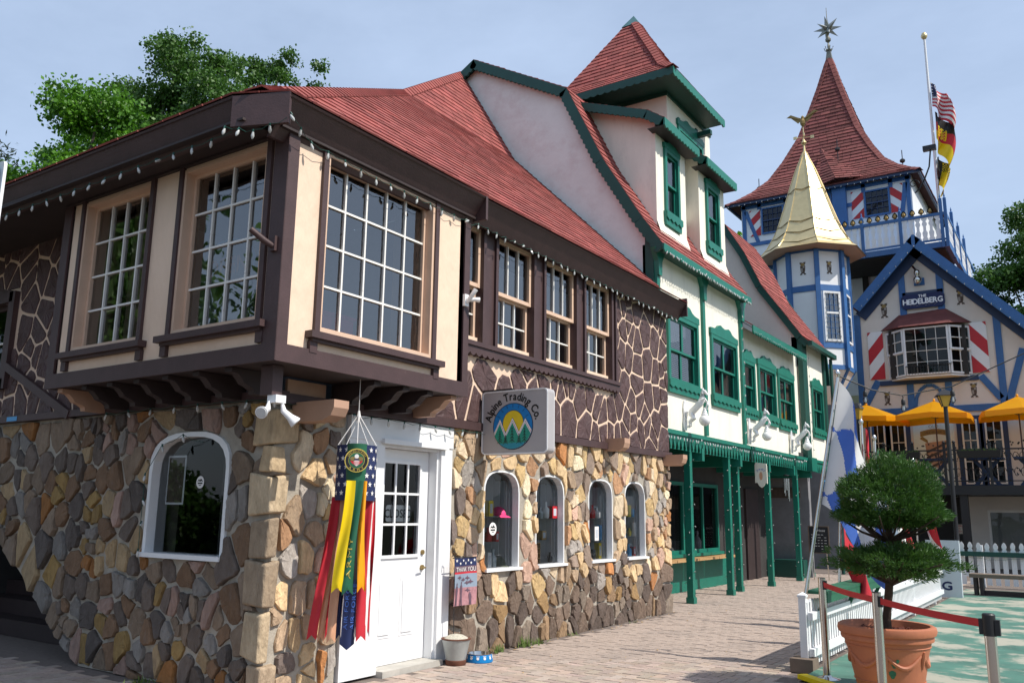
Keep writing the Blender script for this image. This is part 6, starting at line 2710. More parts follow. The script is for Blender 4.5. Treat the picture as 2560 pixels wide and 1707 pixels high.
# poster and round decals in the arched windows
m2 = MB()
m2.fbox(side(4.89), -7.20, -6.93, 1.52, 1.97, 0, .004)
m2.fbox(side(4.885), -7.18, -6.95, 1.54, 1.95, 0, .004, 1)
ob('poster', m2, ['white_paint', 'brown_ink'], label='dark poster with pale border in the side window', cat='poster')
for k, (fr_, u, v, r, lab) in enumerate(((side(4.857), -6.66, 1.72, .055, 'round white decal on the dark side window'), (street(-5.718), 8.10, 1.30, .072, 'round white decal on the arched window nearest the door'))):
    dc = thing('decal', tuple(fr_.P(u, v, 0)), lab, 'decal')
    m2 = MB()
    m2.prism(fr_, [(u + x, v + z) for x, z in circ(r)], 0, .002)
    ob('disc', m2, 'flag_white', dc)
    m2 = MB()
    m2.prism(fr_, [(u - r * .8, v + r * .05), (u - r * .35, v + r * .5), (u - r * .1, v + r * .3), (u + r * .15, v + r * .62), (u + r * .8, v + r * .05), (u + r * .3, v + r * .2), (u, v + r * .08), (u - r * .4, v + r * .22)], .002, .003)
    m2.fbox(fr_, u - r * .6, u + r * .6, v - r * .28, v - r * .05, .002, .003)
    m2.fbox(fr_, u - r * .3, u + r * .3, v - r * .55, v - r * .45, .002, .003)
    ob('print', m2, 'ink', dc)

# goods on show
def goods(y, z, x=-6.1):
    return (x, y, z)


def cap(y, z, mat, lab, x=-5.86, s=1.0):
    h_ = thing('cap', (x, y, z), lab, 'cap')
    m3 = MB()
    m3.lathe((x, y, z), [(.09 * s, 0), (.092 * s, .03 * s), (.075 * s, .075 * s), (.04 * s, .10 * s), (.0, .108 * s)], 18)
    ob('crown', m3, mat, h_, True)
    m3 = MB()
    m3.grid(lambda a, t: (x + (.07 + .10 * t) * s * math.cos((a - .5) * 1.9) + .0, y + (.09 + .02 * t) * s * math.sin((a - .5) * 1.9), z + .012 - .03 * t * t * s), 8, 4)
    ob('peak', m3, mat, h_, True)


cap(8.32, 1.445, 'pink', 'pink cap on the glass shelf of the first arched window', x=-5.80)
cap(8.36, .875, 'hat_green', 'faded green cap at the bottom of the first arched window', x=-5.83, s=1.1)
for k, a in enumerate(ARCH):
    for z in ((1.44,), (1.42,), (1.42, 1.12), (1.44, 1.16))[k]:
        m3 = MB()
        m3.box(-6.30, -5.78, a[0] + .032, a[1] - .04, z - .008, z)
        ob('glass_shelf', m3, 'clear_glassware', shop)
rs_ = random.Random(12)
GC = [('skyblue', 'blue'), ('red_paint', 'red'), ('flag_white', 'white'), ('sign_teal', 'teal'), ('wood_light', 'wooden'), ('ink', 'black'), ('sign_yellow', 'yellow'), ('clear_glassware', 'glass')]
ordn = ('first', 'second', 'third', 'fourth')


def item(kind, y, z, mat, col, h, w_, lab, x=-5.86):
    m3 = MB()
    if kind == 'box':
        m3.box(x - w_ / 2, x + w_ / 2, y - w_ / 2, y + w_ / 2, z, z + h)
        m3.box(x + w_ / 2, x + w_ / 2 + .002, y - w_ * .3, y + w_ * .3, z + h * .2, z + h * .8, 1)
        ob('gift_box', m3, [mat, 'paper'], label=lab, cat='box', group='goods in the arched windows')
    elif kind == 'mug':
        m3.lathe((x, y, z), [(w_ * .42, 0), (w_ * .5, .01), (w_ * .5, h), (w_ * .44, h), (w_ * .42, .02), (0, .02)], 16)
        m3.tube([(x, y + w_ * .5, z + h * .8), (x, y + w_ * .85, z + h * .6), (x, y + w_ * .5, z + h * .25)], .007, 6)
        ob('mug', m3, mat, label=lab, cat='mug', group='goods in the arched windows', smooth=True)
    else:
        m3.lathe((x, y, z), [(w_ * .4, 0), (w_ * .5, .015), (w_ * .5, h * .55), (w_ * .22, h * .72), (w_ * .2, h * .95), (w_ * .24, h)], 14)
        ob('bottle', m3, mat, label=lab, cat='bottle', group='goods in the arched windows', smooth=True)


KINDS = [(kd, ci) for kd in ('box', 'mug', 'bottle') for ci in range(8)]
for k, a in enumerate(ARCH):
    rs_.shuffle(KINDS)
    used = 0
    lv = [(.873, 'bottom shelf')] + [(z, nm) for z, nm in zip(((1.44,), (1.42,), (1.42, 1.12), (1.44, 1.16))[k], ('glass shelf', 'lower glass shelf'))]
    if k < 2:
        lv.append((1.15, 'riser'))
    for z, nm in lv:
        for row, x in ((0, -5.775), (1, -5.875)):
            y0 = a[0] + .02 + (-5.60 - x) * a[0] / 5.6
            y1 = a[1] - .07
            y = y0 + rs_.uniform(.0, .05)
            if nm == 'riser' and row == 0:
                continue
            while y < y1:
                w_ = rs_.uniform(.06, .115)
                if not (k == 0 and y > 8.2 and (z < 1 or nm == 'glass shelf')) and not (k == 1 and z < 1 and 8.98 < y < 9.38) and used < 20:
                    kd, ci = KINDS[used]
                    used += 1
                    mat, col = GC[ci]
                    item(kd, y, z, mat, col, rs_.uniform(.09, .22), w_, f'{col} {kd} on the {nm} of the {ordn[k]} arched window from the door', x)
                y += w_ + rs_.uniform(.03, .07)
rk = thing('cubby_rack', (-5.9, 9.1, .86), 'light wooden rack of small cubbies in the second arched window', 'rack')
m2 = MB()
for j in range(5):
    m2.box(-5.96, -5.84, 9.04, 9.32, .86 + j * .062, .868 + j * .062)
for i in range(4):
    m2.box(-5.96, -5.84, 9.04 + i * .0907, 9.048 + i * .0907, .868, 1.108)
ob('grid', m2, 'wood_light', rk)
m2 = MB()
m2.box(-5.965, -5.96, 9.04, 9.33, .86, 1.12)
ob('back', m2, 'wood_grey', rk)
m2 = MB()
m2.fbox(street(-6.30), 7.85, 8.46, 0.9, 1.40, 0, .004)
for i in range(5):
    for j in range(5):
        m2.fbox(street(-6.30), 7.87 + i * .115, 7.965 + i * .115, .93 + j * .085, 1.0 + j * .085, .004, .006, 1)
ob('card_rack', m2, ['interior', 'interior_mid'], label='dark rack of pale cards behind the first arched window', cat='rack')

# weeds at the foot of the wall
m2 = MB()
for (x, y, n, h) in ((-5.52, 7.95, 40, .10), (-5.52, 8.5, 60, .13), (-5.5, 8.75, 30, .07), (-5.52, 9.6, 14, .05), (-6.2, 4.66, 22, .08), (-7.0, 4.66, 20, .07), (-5.5, 11.2, 10, .04)):
    for k in range(n):
        p = A([x + rs_.gauss(0, .03), y + rs_.gauss(0, .07), 0])
        q = p + A([rs_.gauss(0, .03), rs_.gauss(0, .03), h * rs_.uniform(.4, 1.1)])
        w_ = A([rs_.uniform(-.008, .008), .009, 0])
        m2.add([p - w_, p + w_, q], [(0, 1, 2)])
ob('weeds', m2, 'weed', label='tufts of weeds at the foot of the stone wall', cat='weeds', kind='stuff')

# ================================================================== lamps, signs along the arcade
def horse_lamp(y, lab, sc=1.0):
    t = thing('horse_lamp', (-5.78, y, 3.0), lab, 'wall lamp', 'rearing horse lamps on the arcade wall')
    o = A([-5.79, y, 0])
    P = lambda a, b, z: o + A([a, b, z])
    m3 = MB()
    m3.add([], [])
    m3.prism(Fr((-5.79, y, 0), (0, 1, 0)), [(-.05, 2.92), (.05, 2.92), (.065, 3.02), (.04, 3.16), (.065, 3.30), (.03, 3.42), (0, 3.46), (-.03, 3.42), (-.065, 3.30), (-.04, 3.16), (-.065, 3.02)], 0.0, .025)
    ob('wall_plate', m3, 'lamp_white', t)
    m3 = MB()
    m3.tube([P(.10, 0, 3.20), P(.15, 0, 3.24), P(.22, 0, 3.30), P(.29, 0, 3.37), P(.335, 0, 3.43), P(.35, 0, 3.46)], [.045, .062, .056, .060, .052, .02], 10)
    m3.tube([P(.31, 0, 3.41), P(.345, 0, 3.48), P(.355, 0, 3.55), P(.36, 0, 3.60)], [.05, .042, .034, .026], 10)
    m3.tube([P(.345, 0, 3.605), P(.385, 0, 3.575), P(.425, 0, 3.525), P(.435, 0, 3.51)], [.020, .030, .020, .014], 8)
    for s_ in (-1, 1):
        m3.tube([P(.355, .014 * s_, 3.61), P(.352, .02 * s_, 3.645)], [.012, .003], 5)
        m3.tube([P(.33, .03 * s_, 3.42), P(.40, .035 * s_, 3.44 - .03 * (s_ > 0)), P(.44, .03 * s_, 3.38 - .05 * (s_ > 0)), P(.415, .03 * s_, 3.30 - .03 * (s_ > 0)), P(.40, .03 * s_, 3.27)], [.028, .020, .015, .012, .014], 7)
        m3.tube([P(.13, .035 * s_, 3.20), P(.17, .04 * s_, 3.12), P(.10, .04 * s_, 3.06), P(.11, .04 * s_, 3.0), P(.06, .03 * s_, 2.97)], [.045, .034, .020, .016, .018], 7)
    m3.tube([P(.10, 0, 3.22), P(.05, 0, 3.24), P(.03, 0, 3.12), P(.05, 0, 3.04)], [.015, .022, .02, .006], 7)
    for k in range(5):
        m3.tube([P(.315 + .006 * k, 0, 3.47 + .03 * k), P(.285 + .008 * k, 0, 3.45 + .03 * k)], [.016, .004], 5)
    ob('horse', m3, 'lamp_white', t, True)
    m3 = MB()
    m3.lathe(tuple(P(.37, 0, 3.155)), [(.055, 0), (.06, .02), (.045, .045), (.05, .06), (.03, .09), (.018, .14)], 14)
    ob('fitter', m3, 'lamp_white', t, True)
    m3 = MB()
    r_ = .098
    m3.lathe(tuple(P(.37, 0, 3.075)), [(max(.002, r_ * math.cos(a)), r_ * math.sin(a)) for a in np.linspace(-math.pi / 2, math.pi / 2, 13)], 20)
    ob('globe', m3, 'lamp_white', t, True)


horse_lamp(13.95, 'white rearing horse lamp between the two large green windows and stone shop')
horse_lamp(17.35, 'white rearing horse lamp below the three grouped green windows')
horse_lamp(20.35, 'white rearing horse lamp beside the dark green pilaster near the turret')

jw = thing('shop_sign', (-5.65, 17.6, 2.5), 'cream shield shaped shop sign with pink emblem under the awning', 'sign')
jf = side(17.60)
m2 = MB()
m2.prism(jf, [(-5.78, 2.50), (-5.76, 2.56), (-5.54, 2.53), (-5.53, 2.47), (-5.53, 2.12), (-5.57, 2.14), (-5.60, 2.08), (-5.65, 2.04), (-5.70, 2.08), (-5.74, 2.15), (-5.78, 2.14)], -.015, .015)
ob('board', m2, 'stucco', jw)
m2 = MB()
letters(m2, 'Jewelry', .07, jf, 0, 0, .018, .8, .06, arc=(-5.655, 2.30, .10, .10, R(90))) if all(c in GLYPH for c in 'Jewelry') else None
ob('lettering', m2, 'flag_blue', jw)
m2 = MB()
m2.prism(jf, [(-5.655 + .035 * math.cos(a), 2.28 + .085 * math.sin(a)) for a in np.arange(16) * math.pi / 8], .016, .018)
ob('emblem', m2, 'flag_tan', jw)
m2 = MB()
m2.tube([(-5.74, 17.6, 2.55), (-5.74, 17.6, 2.66)], .006, 4)
m2.tube([(-5.58, 17.6, 2.53), (-5.58, 17.6, 2.66)], .006, 4)
ob('chain', m2, 'iron', jw)

ch = thing('wind_chime', (-5.70, 19.5, 2.64), 'silver tube wind chime hanging under the arcade', 'wind chime')
m2 = MB()
m2.lathe((-5.70, 19.5, 2.36), [(.07, 0), (.07, .02), (.01, .03)], 12)
m2.tube([(-5.70, 19.5, 2.38), (-5.70, 19.5, 2.66)], .004, 4)
ob('hanger', m2, 'black', ch)
for k in range(5):
    a = k * 1.256
    x, y = -5.70 + .05 * math.cos(a), 19.5 + .05 * math.sin(a)
    m2 = MB()
    m2.tube([(x, y, 2.30), (x, y, 1.80 + .06 * k)], .014, 8)
    ob('tube', m2, 'steel', ch, True)

bb = thing('menu_board', (-5.55, 21.3, 0), 'black chalkboard menu on a stand near the arcade end', 'sign')
bf = side(21.30)
m2 = MB()
m2.fbox(bf, -5.76, -5.29, .62, 1.24, -.02, .0)
ob('slate', m2, 'board_black', bb)
m2 = MB()
for q in ((-5.77, -5.745, .61, 1.25), (-5.305, -5.28, .61, 1.25), (-5.745, -5.305, .61, .632), (-5.745, -5.305, 1.228, 1.25)):
    m2.fbox(bf, *q, 0, .01)
ob('frame', m2, 'wood_grey', bb)
m2 = MB()
letters(m2, 'ToHouse', .085, bf, -5.50, 1.12, .003, .8, .08)
for k in range(6):
    for i in range(5):
        if rs_.random() < .8:
            m2.fbox(bf, -5.70 + i * .075, -5.70 + i * .075 + rs_.uniform(.03, .07), 1.04 - k * .065, 1.05 - k * .065, .002, .003)
ob('lettering', m2, 'flag_white', bb)
for x in (-5.7, -5.36):
    m2 = MB()
    m2.beam((x, 21.32, .62), (x, 21.38, 0), .02, .02)
    ob('leg', m2, 'steel', bb)
lb = thing('hanging_lantern', (-5.35, 22.0, 2.6), 'small bright blue glass lantern hanging at the arcade corner', 'lantern')
m2 = MB()
m2.lathe((-5.45, 22.0, 2.02), [(.03, 0), (.09, .03), (.05, .10), (.10, .15), (.10, .2), (.05, .25), (.11, .3), (.02, .34)], 10)
ob('glass', m2, 'skyblue', lb, True)
m2 = MB()
m2.tube([(-5.45, 22.0, 2.34), (-5.45, 22.0, 2.58)], .005, 4)
ob('chain', m2, 'iron', lb)

# goods behind the arcade windows
for k, (y, z, h, w_, mat, lab) in enumerate(((15.0, .75, .75, .28, 'flag_red', 'red draped cloth display in the arcade window'), (15.75, .75, .45, .2, 'lamp_white', 'white necklace bust in the arcade window'), (15.2, .75, .5, .1, 'orange', 'orange bead stand in the arcade window'),
                                            (15.95, .75, .18, .3, 'cream', 'cream figurine group in the arcade window'), (16.9, .75, .5, .2, 'wood_light', 'tan carved figure in the arcade window'), (17.5, .75, .4, .25, 'interior_mid', 'grey urn in the arcade window'), (13.6, .75, .5, .25, 'interior_mid', 'grey lidded jar in the arcade window'))):
    m3 = MB()
    if k == 0:
        m3.grid(lambda s, t: (-7.2 + .05 * math.sin(s * 14), y - .2 + .45 * s, 2.0 - 1.2 * t), 18, 4)
        ob('cloth', m3, mat, label=lab, cat='cloth')
    else:
        m3.lathe((-7.06, y, z), [(w_ * .4, 0), (w_ * .5, h * .1), (w_ * .42, h * .4), (w_ * .25, h * .62), (w_ * .12, h * .72), (w_ * .18, h * .85), (w_ * .14, h * .97), (0.0, h)], 14)
        ob('display_figure', m3, mat, label=lab, cat='figure', group='goods in the arcade windows', smooth=True)

# ================================================================== strings of bulbs
string_light('string of clear bulbs under the shaded brown eave', [(-9.9, 3.93, 4.40), (-5.36, 3.93, 4.41)], .24)
string_light('string of clear bulbs round the clipped corner of the brown eave', [(-5.33, 3.84, 4.41), (-5.1, 3.93, 4.36), (-4.85, 4.04, 4.44)], .12)
string_light('string of clear bulbs along the bay eave over the large window', [(-4.86, 4.08, 4.50), (-4.97, 4.4, 4.41), (-5.0, 5.2, 4.385), (-5.0, 6.7, 4.385)], .17)
string_light('string of clear bulbs along the brown eave over the four sash windows', [(-5.41, 6.75, 4.65), (-5.41, 9.8, 4.64), (-5.41, 12.95, 4.65)], .17)
string_light('string of clear bulbs hung below the bay on the shaded stone wall', [(-8.0, 4.69, 2.40), (-6.9, 4.69, 2.41), (-5.55, 4.69, 2.39), (-5.52, 5.4, 2.37)], .28)
string_light('string of clear bulbs above the white door frame', [(-5.53, 5.6, 2.345), (-5.53, 7.25, 2.345), (-5.52, 8.0, 2.345)], .22)
string_light('string of clear bulbs framing the shaded arched window', [(-7.27, 4.70, 1.12), (-7.27, 4.70, 1.8), (-7.05, 4.70, 2.06), (-6.75, 4.70, 2.14), (-6.45, 4.70, 2.06)], .19)
string_light('icicle bulbs along the green eave below the dormers', [(-5.51, 12.75, 5.80), (-5.51, 17.05, 5.80)], .09, BULB, joined=True)
string_light('icicle bulbs along the narrow green eave over the three grouped windows', [(-5.51, 17.15, 5.24), (-5.51, 21.1, 5.24)], .10, BULB_S, joined=True)
string_light('bulbs strung along the green awning fringe beside the stone wall', [(-5.68, 12.98, 2.76), (-5.68, 17.1, 2.76)], .13, BULB, joined=True)
string_light('bulbs strung along the green awning fringe below the grouped windows', [(-5.68, 17.25, 2.76), (-5.68, 21.3, 2.76)], .14, BULB, joined=True)
for (x, y, lab) in ((-5.86, 14.22, 'first'), (-5.86, 16.15, 'second'), (-6.0, 17.05, 'third'), (-5.9, 18.75, 'fourth'), (-5.86, 20.75, 'fifth')):
    pts = []
    for k in range(26):
        a = k * 1.6
        pts.append((x + .085 * math.cos(a), y + .085 * math.sin(a), .15 + k * .095))
    string_light(f'lights wound round the {lab} green arcade post from the stone shop', pts, .2, BULB_S, joined=True, sag=0, group='lights wound round the arcade posts', wire='green_dark', r=.003, tilt=1.4)
pts = [(GX + .09, 16.98, z) for z in np.linspace(2.9, 5.8, 4)]
string_light('bulbs running up the green post between the two white shops', pts, .2, BULB, joined=True, wire='green_dark')
pts = [(GX + .09, 21.98, z) for z in np.linspace(2.9, 5.7, 4)]
string_light('bulbs running up the dark green pilaster near the turret', pts, .2, BULB, joined=True, wire='green_dark')
string_light('white bulbs along the sunny slope of the blue gable', [(-4.09, 29.4, 10.20), (-.2, 29.4, 6.05)], .32, BULB, joined=True, sag=0)
string_light('white bulbs along the short slope of the blue gable', [(-4.09, 29.4, 10.20), (-6.0, 29.4, 8.2)], .26, BULB, joined=True, sag=0)
string_light('white bulbs along the front eave of the tall tower', [(-11.7, 33.55, 14.30), (-4.4, 33.55, 14.30)], .24, BULB, joined=True, sag=0)
pts = [(-6.30 + .02, 27.42, 0)]
fr_ = Fr((tx + ri * math.cos(-math.pi / 4), ty + ri * math.sin(-math.pi / 4), 0), (math.sin(math.pi / 4), math.cos(math.pi / 4), 0))
string_light('white bulbs round the leaded turret window', [tuple(fr_.P(u, v, .07)) for u, v in ((-.24, 7.0), (-.24, 8.54), (.24, 8.54), (.24, 7.0), (-.24, 7.0))], .15, BULB, joined=True, sag=0)


# ================================================================== fenced forecourt
def picket(par, fr, u, z0, z1, w_, th=.02, gothic=True, nm='picket'):
    h = z1 - z0
    if gothic:
        pts = [(u - w_ / 2, z0), (u + w_ / 2, z0), (u + w_ / 2, z1 - .17), (u + w_ * .28, z1 - .15), (u + w_ * .5, z1 - .11), (u + w_ * .48, z1 - .07), (u + w_ * .25, z1 - .02), (u, z1), (u - w_ * .25, z1 - .02), (u - w_ * .48, z1 - .07), (u - w_ * .5, z1 - .11), (u - w_ * .28, z1 - .15), (u - w_ / 2, z1 - .17)]
    else:
        pts = [(u - w_ / 2, z0), (u + w_ / 2, z0), (u + w_ / 2, z1 - .03), (u, z1), (u - w_ / 2, z1 - .03)]
    m3 = MB()
    m3.prism(fr, pts, -th / 2, th / 2)
    return ob(nm, m3, 'white_paint', par)


fen = thing('picket_fence', (-2.48, 12, 0), 'white picket fence with green ledge running beside the brick walkway', 'fence')
ff = street(-2.47)
y = 8.95
while y < 17.6:
    picket(fen, ff, y, .05, .66 + .02 * math.sin(y * 3), .055, gothic=False)
    y += .098
for z in (.18, .52):
    m2 = MB()
    m2.box(-2.455, -2.41, 8.9, 17.6, z - .035, z + .035)
    ob('rail', m2, 'white_paint', fen)
for y in (8.92, 10.9, 12.9, 14.9, 17.0):
    m2 = MB()
    m2.box(-2.54, -2.47, y - .035, y + .035, 0, .70)
    m2.lathe((-2.505, y, .70), [(.06, 0), (.06, .02), (.0, .05)], 4, phase=math.pi / 4)
    ob('post', m2, 'white_paint', fen)
m2 = MB()
m2.box(-2.52, -2.30, 9.1, 12.0, .72, .75)
ob('ledge', m2, 'flag_green', fen)
m2 = MB()
m2.box(-2.33, -2.305, 9.1, 12.0, .64, .72)
ob('ledge_apron', m2, 'flag_green', fen)
for y in (9.2, 10.5, 11.9):
    m2 = MB()
    m2.beam((-2.34, y, .70), (-2.44, y, .50), .035, .04)
    ob('ledge_brace', m2, 'flag_green', fen)
m2 = MB()
m2.box(-2.62, -2.40, 8.78, 9.0, 0, .13)
ob('fence_foot', m2, 'wood_grey', fen)

fen2 = thing('picket_fence', (-.5, 21.8, 0), 'white picket fence with arrowhead tops and green rail behind the bench', 'fence')
f2 = side(21.8)
x = -2.72
while x < 2.2:
    picket(fen2, f2, x, .05, .96 + .01 * math.sin(x * 7), .095)
    x += .165
m2 = MB()
m2.box(-2.8, 2.3, 21.70, 21.785, .66, .76)
ob('rail', m2, 'green_dark', fen2)
m2 = MB()
m2.box(-2.8, 2.3, 21.812, 21.85, .22, .30)
ob('rail', m2, 'white_paint', fen2)
for x in (-2.2, -.1, 2.0):
    m2 = MB()
    m2.box(x - .05, x + .05, 21.82, 21.92, 0, .9)
    ob('post', m2, 'white_paint', fen2)
string_light('thin light string drooping from the green fence rail', [(-2.5, 21.68, .66), (-1.9, 21.68, .60), (-1.3, 21.68, .66), (.5, 21.68, .66)], .22, BULB_S, joined=True)

brd = thing('cornhole_board', (-2.47, 18.4, 0), 'pale blue cornhole board with black letter G leaning upright', 'game board')
fc = Fr((-2.78, 18.32, 0.0), (.995, .0, 0), (0, .10, .995))
m2 = MB()
bp_ = [(0, 0.02), (.58, .02), (.58, 1.07), (0, 1.07)]
hole = [(.29 + .08 * math.cos(a), .84 + .08 * math.sin(a)) for a in np.arange(16) * math.pi / 8]
m2.fbox(fc, 0, .58, .02, 1.07, -.02, 0)
m2.fbox(fc, 0, .04, .02, 1.07, -.10, -.02)
m2.fbox(fc, .54, .58, .02, 1.07, -.10, -.02)
ob('board', m2, 'pale_board', brd)
m2 = MB()
m2.prism(fc, hole, 0.0005, .002)
ob('hole', m2, 'black', brd)
m2 = MB()
letters(m2, 'G', .21, fc, .33, .16, .002, 1.25, 0, bold=.008)
ob('letter', m2, 'navy', brd)

bench = thing('bench', (-1.5, 19.3, 0), 'dark wooden bench in front of the white fence', 'bench')
m2 = MB()
m2.box(-2.15, 1.6, 19.05, 19.45, .36, .43)
ob('seat', m2, 'wood_grey', bench)
for x in (-2.06, -1.96, .2, 1.5):
    m2 = MB()
    m2.box(x - .03, x + .03, 19.1, 19.4, 0, .36)
    ob('leg', m2, 'brown_dark', bench)
m2 = MB()
m2.box(-2.0, 1.5, 19.2, 19.3, .02, .12)
ob('stretcher', m2, 'brown_dark', bench)

# flags on leaning poles along the fence
def pole_flag(base, top, label, mats, mfn, length, drop, wd, ph, group='flags on poles along the fence'):
    base, top = A(base, float), A(top, float)
    t = thing('pole_flag', tuple(base), label, 'flag', group)
    m3 = MB()
    m3.tube([base, top], .018, 8)
    m3.lathe(tuple(top), [(.014, 0), (.03, .03), (.03, .06), (.005, .09)], 10)
    for k in range(12):
        p = base + (top - base) * (.08 + k * .07)
        m3.tube([p + A([.015, -.01, 0]), p + A([.022, -.012, .03])], .004, 4)
    ob('pole', m3, 'steel', t, True)
    d = (top - base) / np.linalg.norm(top - base)

    def fn(s, t_):
        # hoist along the pole, fly hanging down in folds
        p = top - d * (.04 + t_ * length * .62)
        fold = wd * s
        return p + A([fold * (.50 + .28 * t_) + .05 * math.sin(6 * s + ph), .12 * math.sin(9 * s + ph + t_ * 2) * (0.3 + s), -drop * s * (1 - .35 * t_) - .10 * s * s + .04 * math.sin(7 * s)])
    m3 = MB()
    m3.grid(fn, 56, 80, mfn)
    ob('cloth', m3, mats, t, True)
    return t


def lozenge(s, t):
    a, b = (s * 1.5 + t * 1.9 + .2), (s * 1.5 - t * 1.9 + .7)
    return (int(math.floor(a)) + int(math.floor(b))) % 2


pole_flag((-2.56, 9.05, .45), (-2.12, 9.28, 2.93), 'blue and white lozenge flag on a leaning silver pole', ['flag_white', 'flag_blue'], lozenge, 2.1, 1.15, .80, .4)
pole_flag((-2.60, 12.2, .3), (-2.55, 12.35, 2.72), 'red and white flag on a pole behind the topiary', ['flag_red', 'flag_white', 'light_blue'], lambda s, t: 0 if s < .45 else (1 if t < .6 else 2), 1.5, .75, .50, 1.2)
pole_flag((-2.60, 12.9, .3), (-2.52, 13.0, 2.55), 'dark green flag on a pole behind the topiary', ['flag_green', 'flag_white'], lambda s, t: 0 if s < .7 else 1, 1.3, .8, .40, 2.0)
pole_flag((-2.62, 14.0, .3), (-2.58, 14.1, 2.2), 'white flag with red band low behind the topiary', ['flag_white', 'flag_red'], lambda s, t: int(s > .5), 1.2, .8, .45, 2.6)
pole_flag((-2.62, 16.4, .3), (-2.58, 16.5, 2.42), 'red flag on the farthest fence pole by the game board', ['flag_red', 'flag_white'], lambda s, t: int(t > .8), 1.4, .9, .5, .9)
pole_flag((-2.58, 10.6, .3), (-2.50, 10.7, 1.62), 'short crimson flag drooping over the fence ledge', ['flag_red', 'flag_white'], lambda s, t: 0, 1.0, .55, .4, 1.7)

# stanchions and belt
SP = [(-2.20, 8.50), (-1.46, 7.20), (-.60, 6.08)]
names = ('chrome queue post beside the lozenge flag at the fence end', 'chrome queue post in front of the terracotta planter', 'chrome queue post with black belt head at the belt end')
for k, (x, y) in enumerate(SP):
    t = thing('queue_post', (x, y, 0), names[k], 'barrier post', 'chrome queue posts')
    m2 = MB()
    m2.lathe((x, y, 0), [(.165, 0), (.165, .012), (.12, .03), (.05, .045), (.034, .06)], 32)
    ob('base', m2, 'steel', t, True)
    m2 = MB()
    m2.lathe((x, y, .05), [(.033, 0), (.033, .86), (.033, .875), (.0, .875)], 24)
    ob('tube', m2, 'steel', t, True)
    m2 = MB()
    if k == 2:
        m2.lathe((x, y, .80), [(.0365, 0), (.0365, .122), (.03, .13), (.0, .13)], 24)
        m2.box(x - .058, x - .03, y - .0, y + .05, .805, .895)
        m2.box(x + .03, x + .058, y - .025, y + .025, .805, .895)
    else:
        m2.box(x + .02, x + .048, y - .045, y + .0, .82, .90)
        m2.lathe((x, y, .922), [(.034, 0), (.034, .004), (.0, .005)], 20)
    ob('belt_head', m2, 'black', t)
belt = thing('barrier_belt', (-1.4, 7.2, .85), 'red barrier belt stretched between the chrome posts', 'belt')
for (p, q) in zip(SP, SP[1:]):
    a, b = A([*p, .865]), A([*q, .865])
    d = (b - a) / np.linalg.norm(b - a)
    a, b = a + d * .05, b - d * .05
    m2 = MB()
    m2.grid(lambda s, t: a + (b - a) * s + A([0, 0, -.010 * math.sin(math.pi * s) + (.024 - .048 * t)]), 16, 1)
    ob('belt', m2, 'belt_red', belt)

# planter and topiary
pc = A([-1.61, 8.25, 0.03])
pot = thing('planter', tuple(pc), 'large terracotta planter with molded garland', 'planter')
m2 = MB()
m2.lathe(tuple(pc), [(.255, 0), (.262, .02), (.30, .20), (.318, .30), (.345, .40), (.350, .42), (.372, .43), (.376, .45), (.372, .47), (.392, .48), (.402, .51), (.396, .54), (.375, .552), (.350, .548), (.335, .50), (.32, .46), (0.0, .46)], 48)
ob('pot', m2, 'terracotta', pot, True)
m2 = MB()
m2.lathe((pc[0], pc[1], pc[2] + .475), [(.335, 0), (.2, .025), (.06, .035), (.0, .036)], 24)
ob('mulch', m2, 'mulch', pot, True)
m2 = MB()
for k in range(500):
    a, r_ = rs_.uniform(0, 6.283), .33 * math.sqrt(rs_.random())
    p = A([pc[0] + r_ * math.cos(a), pc[1] + r_ * math.sin(a), pc[2] + .51 - .05 * r_])
    b = rs_.uniform(0, 6.283)
    d = A([math.cos(b), math.sin(b), rs_.uniform(-.2, .5)]) * rs_.uniform(.012, .035)
    w_ = A([-math.sin(b), math.cos(b), 0]) * .006
    m2.add([p - w_, p + w_, p + d + w_, p + d - w_], [(0, 1, 2, 3)])
ob('mulch_chips', m2, 'mulch', pot, kind='stuff')
m2 = MB()


def on_pot(a, z):
    r_ = np.interp(z, [.0, .2, .3, .4], [.262, .303, .32, .347])
    return pc + A([r_ * math.cos(a), r_ * math.sin(a), z])


for a0 in (-2.5, -1.45, -.4, .65, 1.7, 2.75):
    pts = [on_pot(a0 + s * .95, .33 - .10 * math.sin(math.pi * s)) for s in np.linspace(0, 1, 12)]
    m2.tube(pts, [.010 + .010 * math.sin(math.pi * s) for s in np.linspace(0, 1, 12)], 7)
    m2.tube([on_pot(a0, .36), on_pot(a0, .30), on_pot(a0 + .02, .22)], [.012, .02, .008], 7)
for z in (.10, .385):
    m2.tube([on_pot(a, z) for a in np.linspace(0, 2 * math.pi, 40)], .006, 5, caps=False)
ob('garland', m2, 'terracotta', pot, True)
m2 = MB()
for (a, z, r_) in ((-1.25, .26, .022), (-1.30, .18, .026), (-1.16, .29, .012)):
    c = on_pot(a, z) * 1.0
    q = Fr(c + A([math.cos(a), math.sin(a), 0]) * .003, (-math.sin(a), math.cos(a), 0))
    m2.prism(q, [(r_ * math.cos(t) * (1 + .3 * math.sin(3 * t)), r_ * 1.3 * math.sin(t)) for t in np.arange(10) * .6283], 0, .002)
ob('paint_mark', m2, 'flag_green', pot)

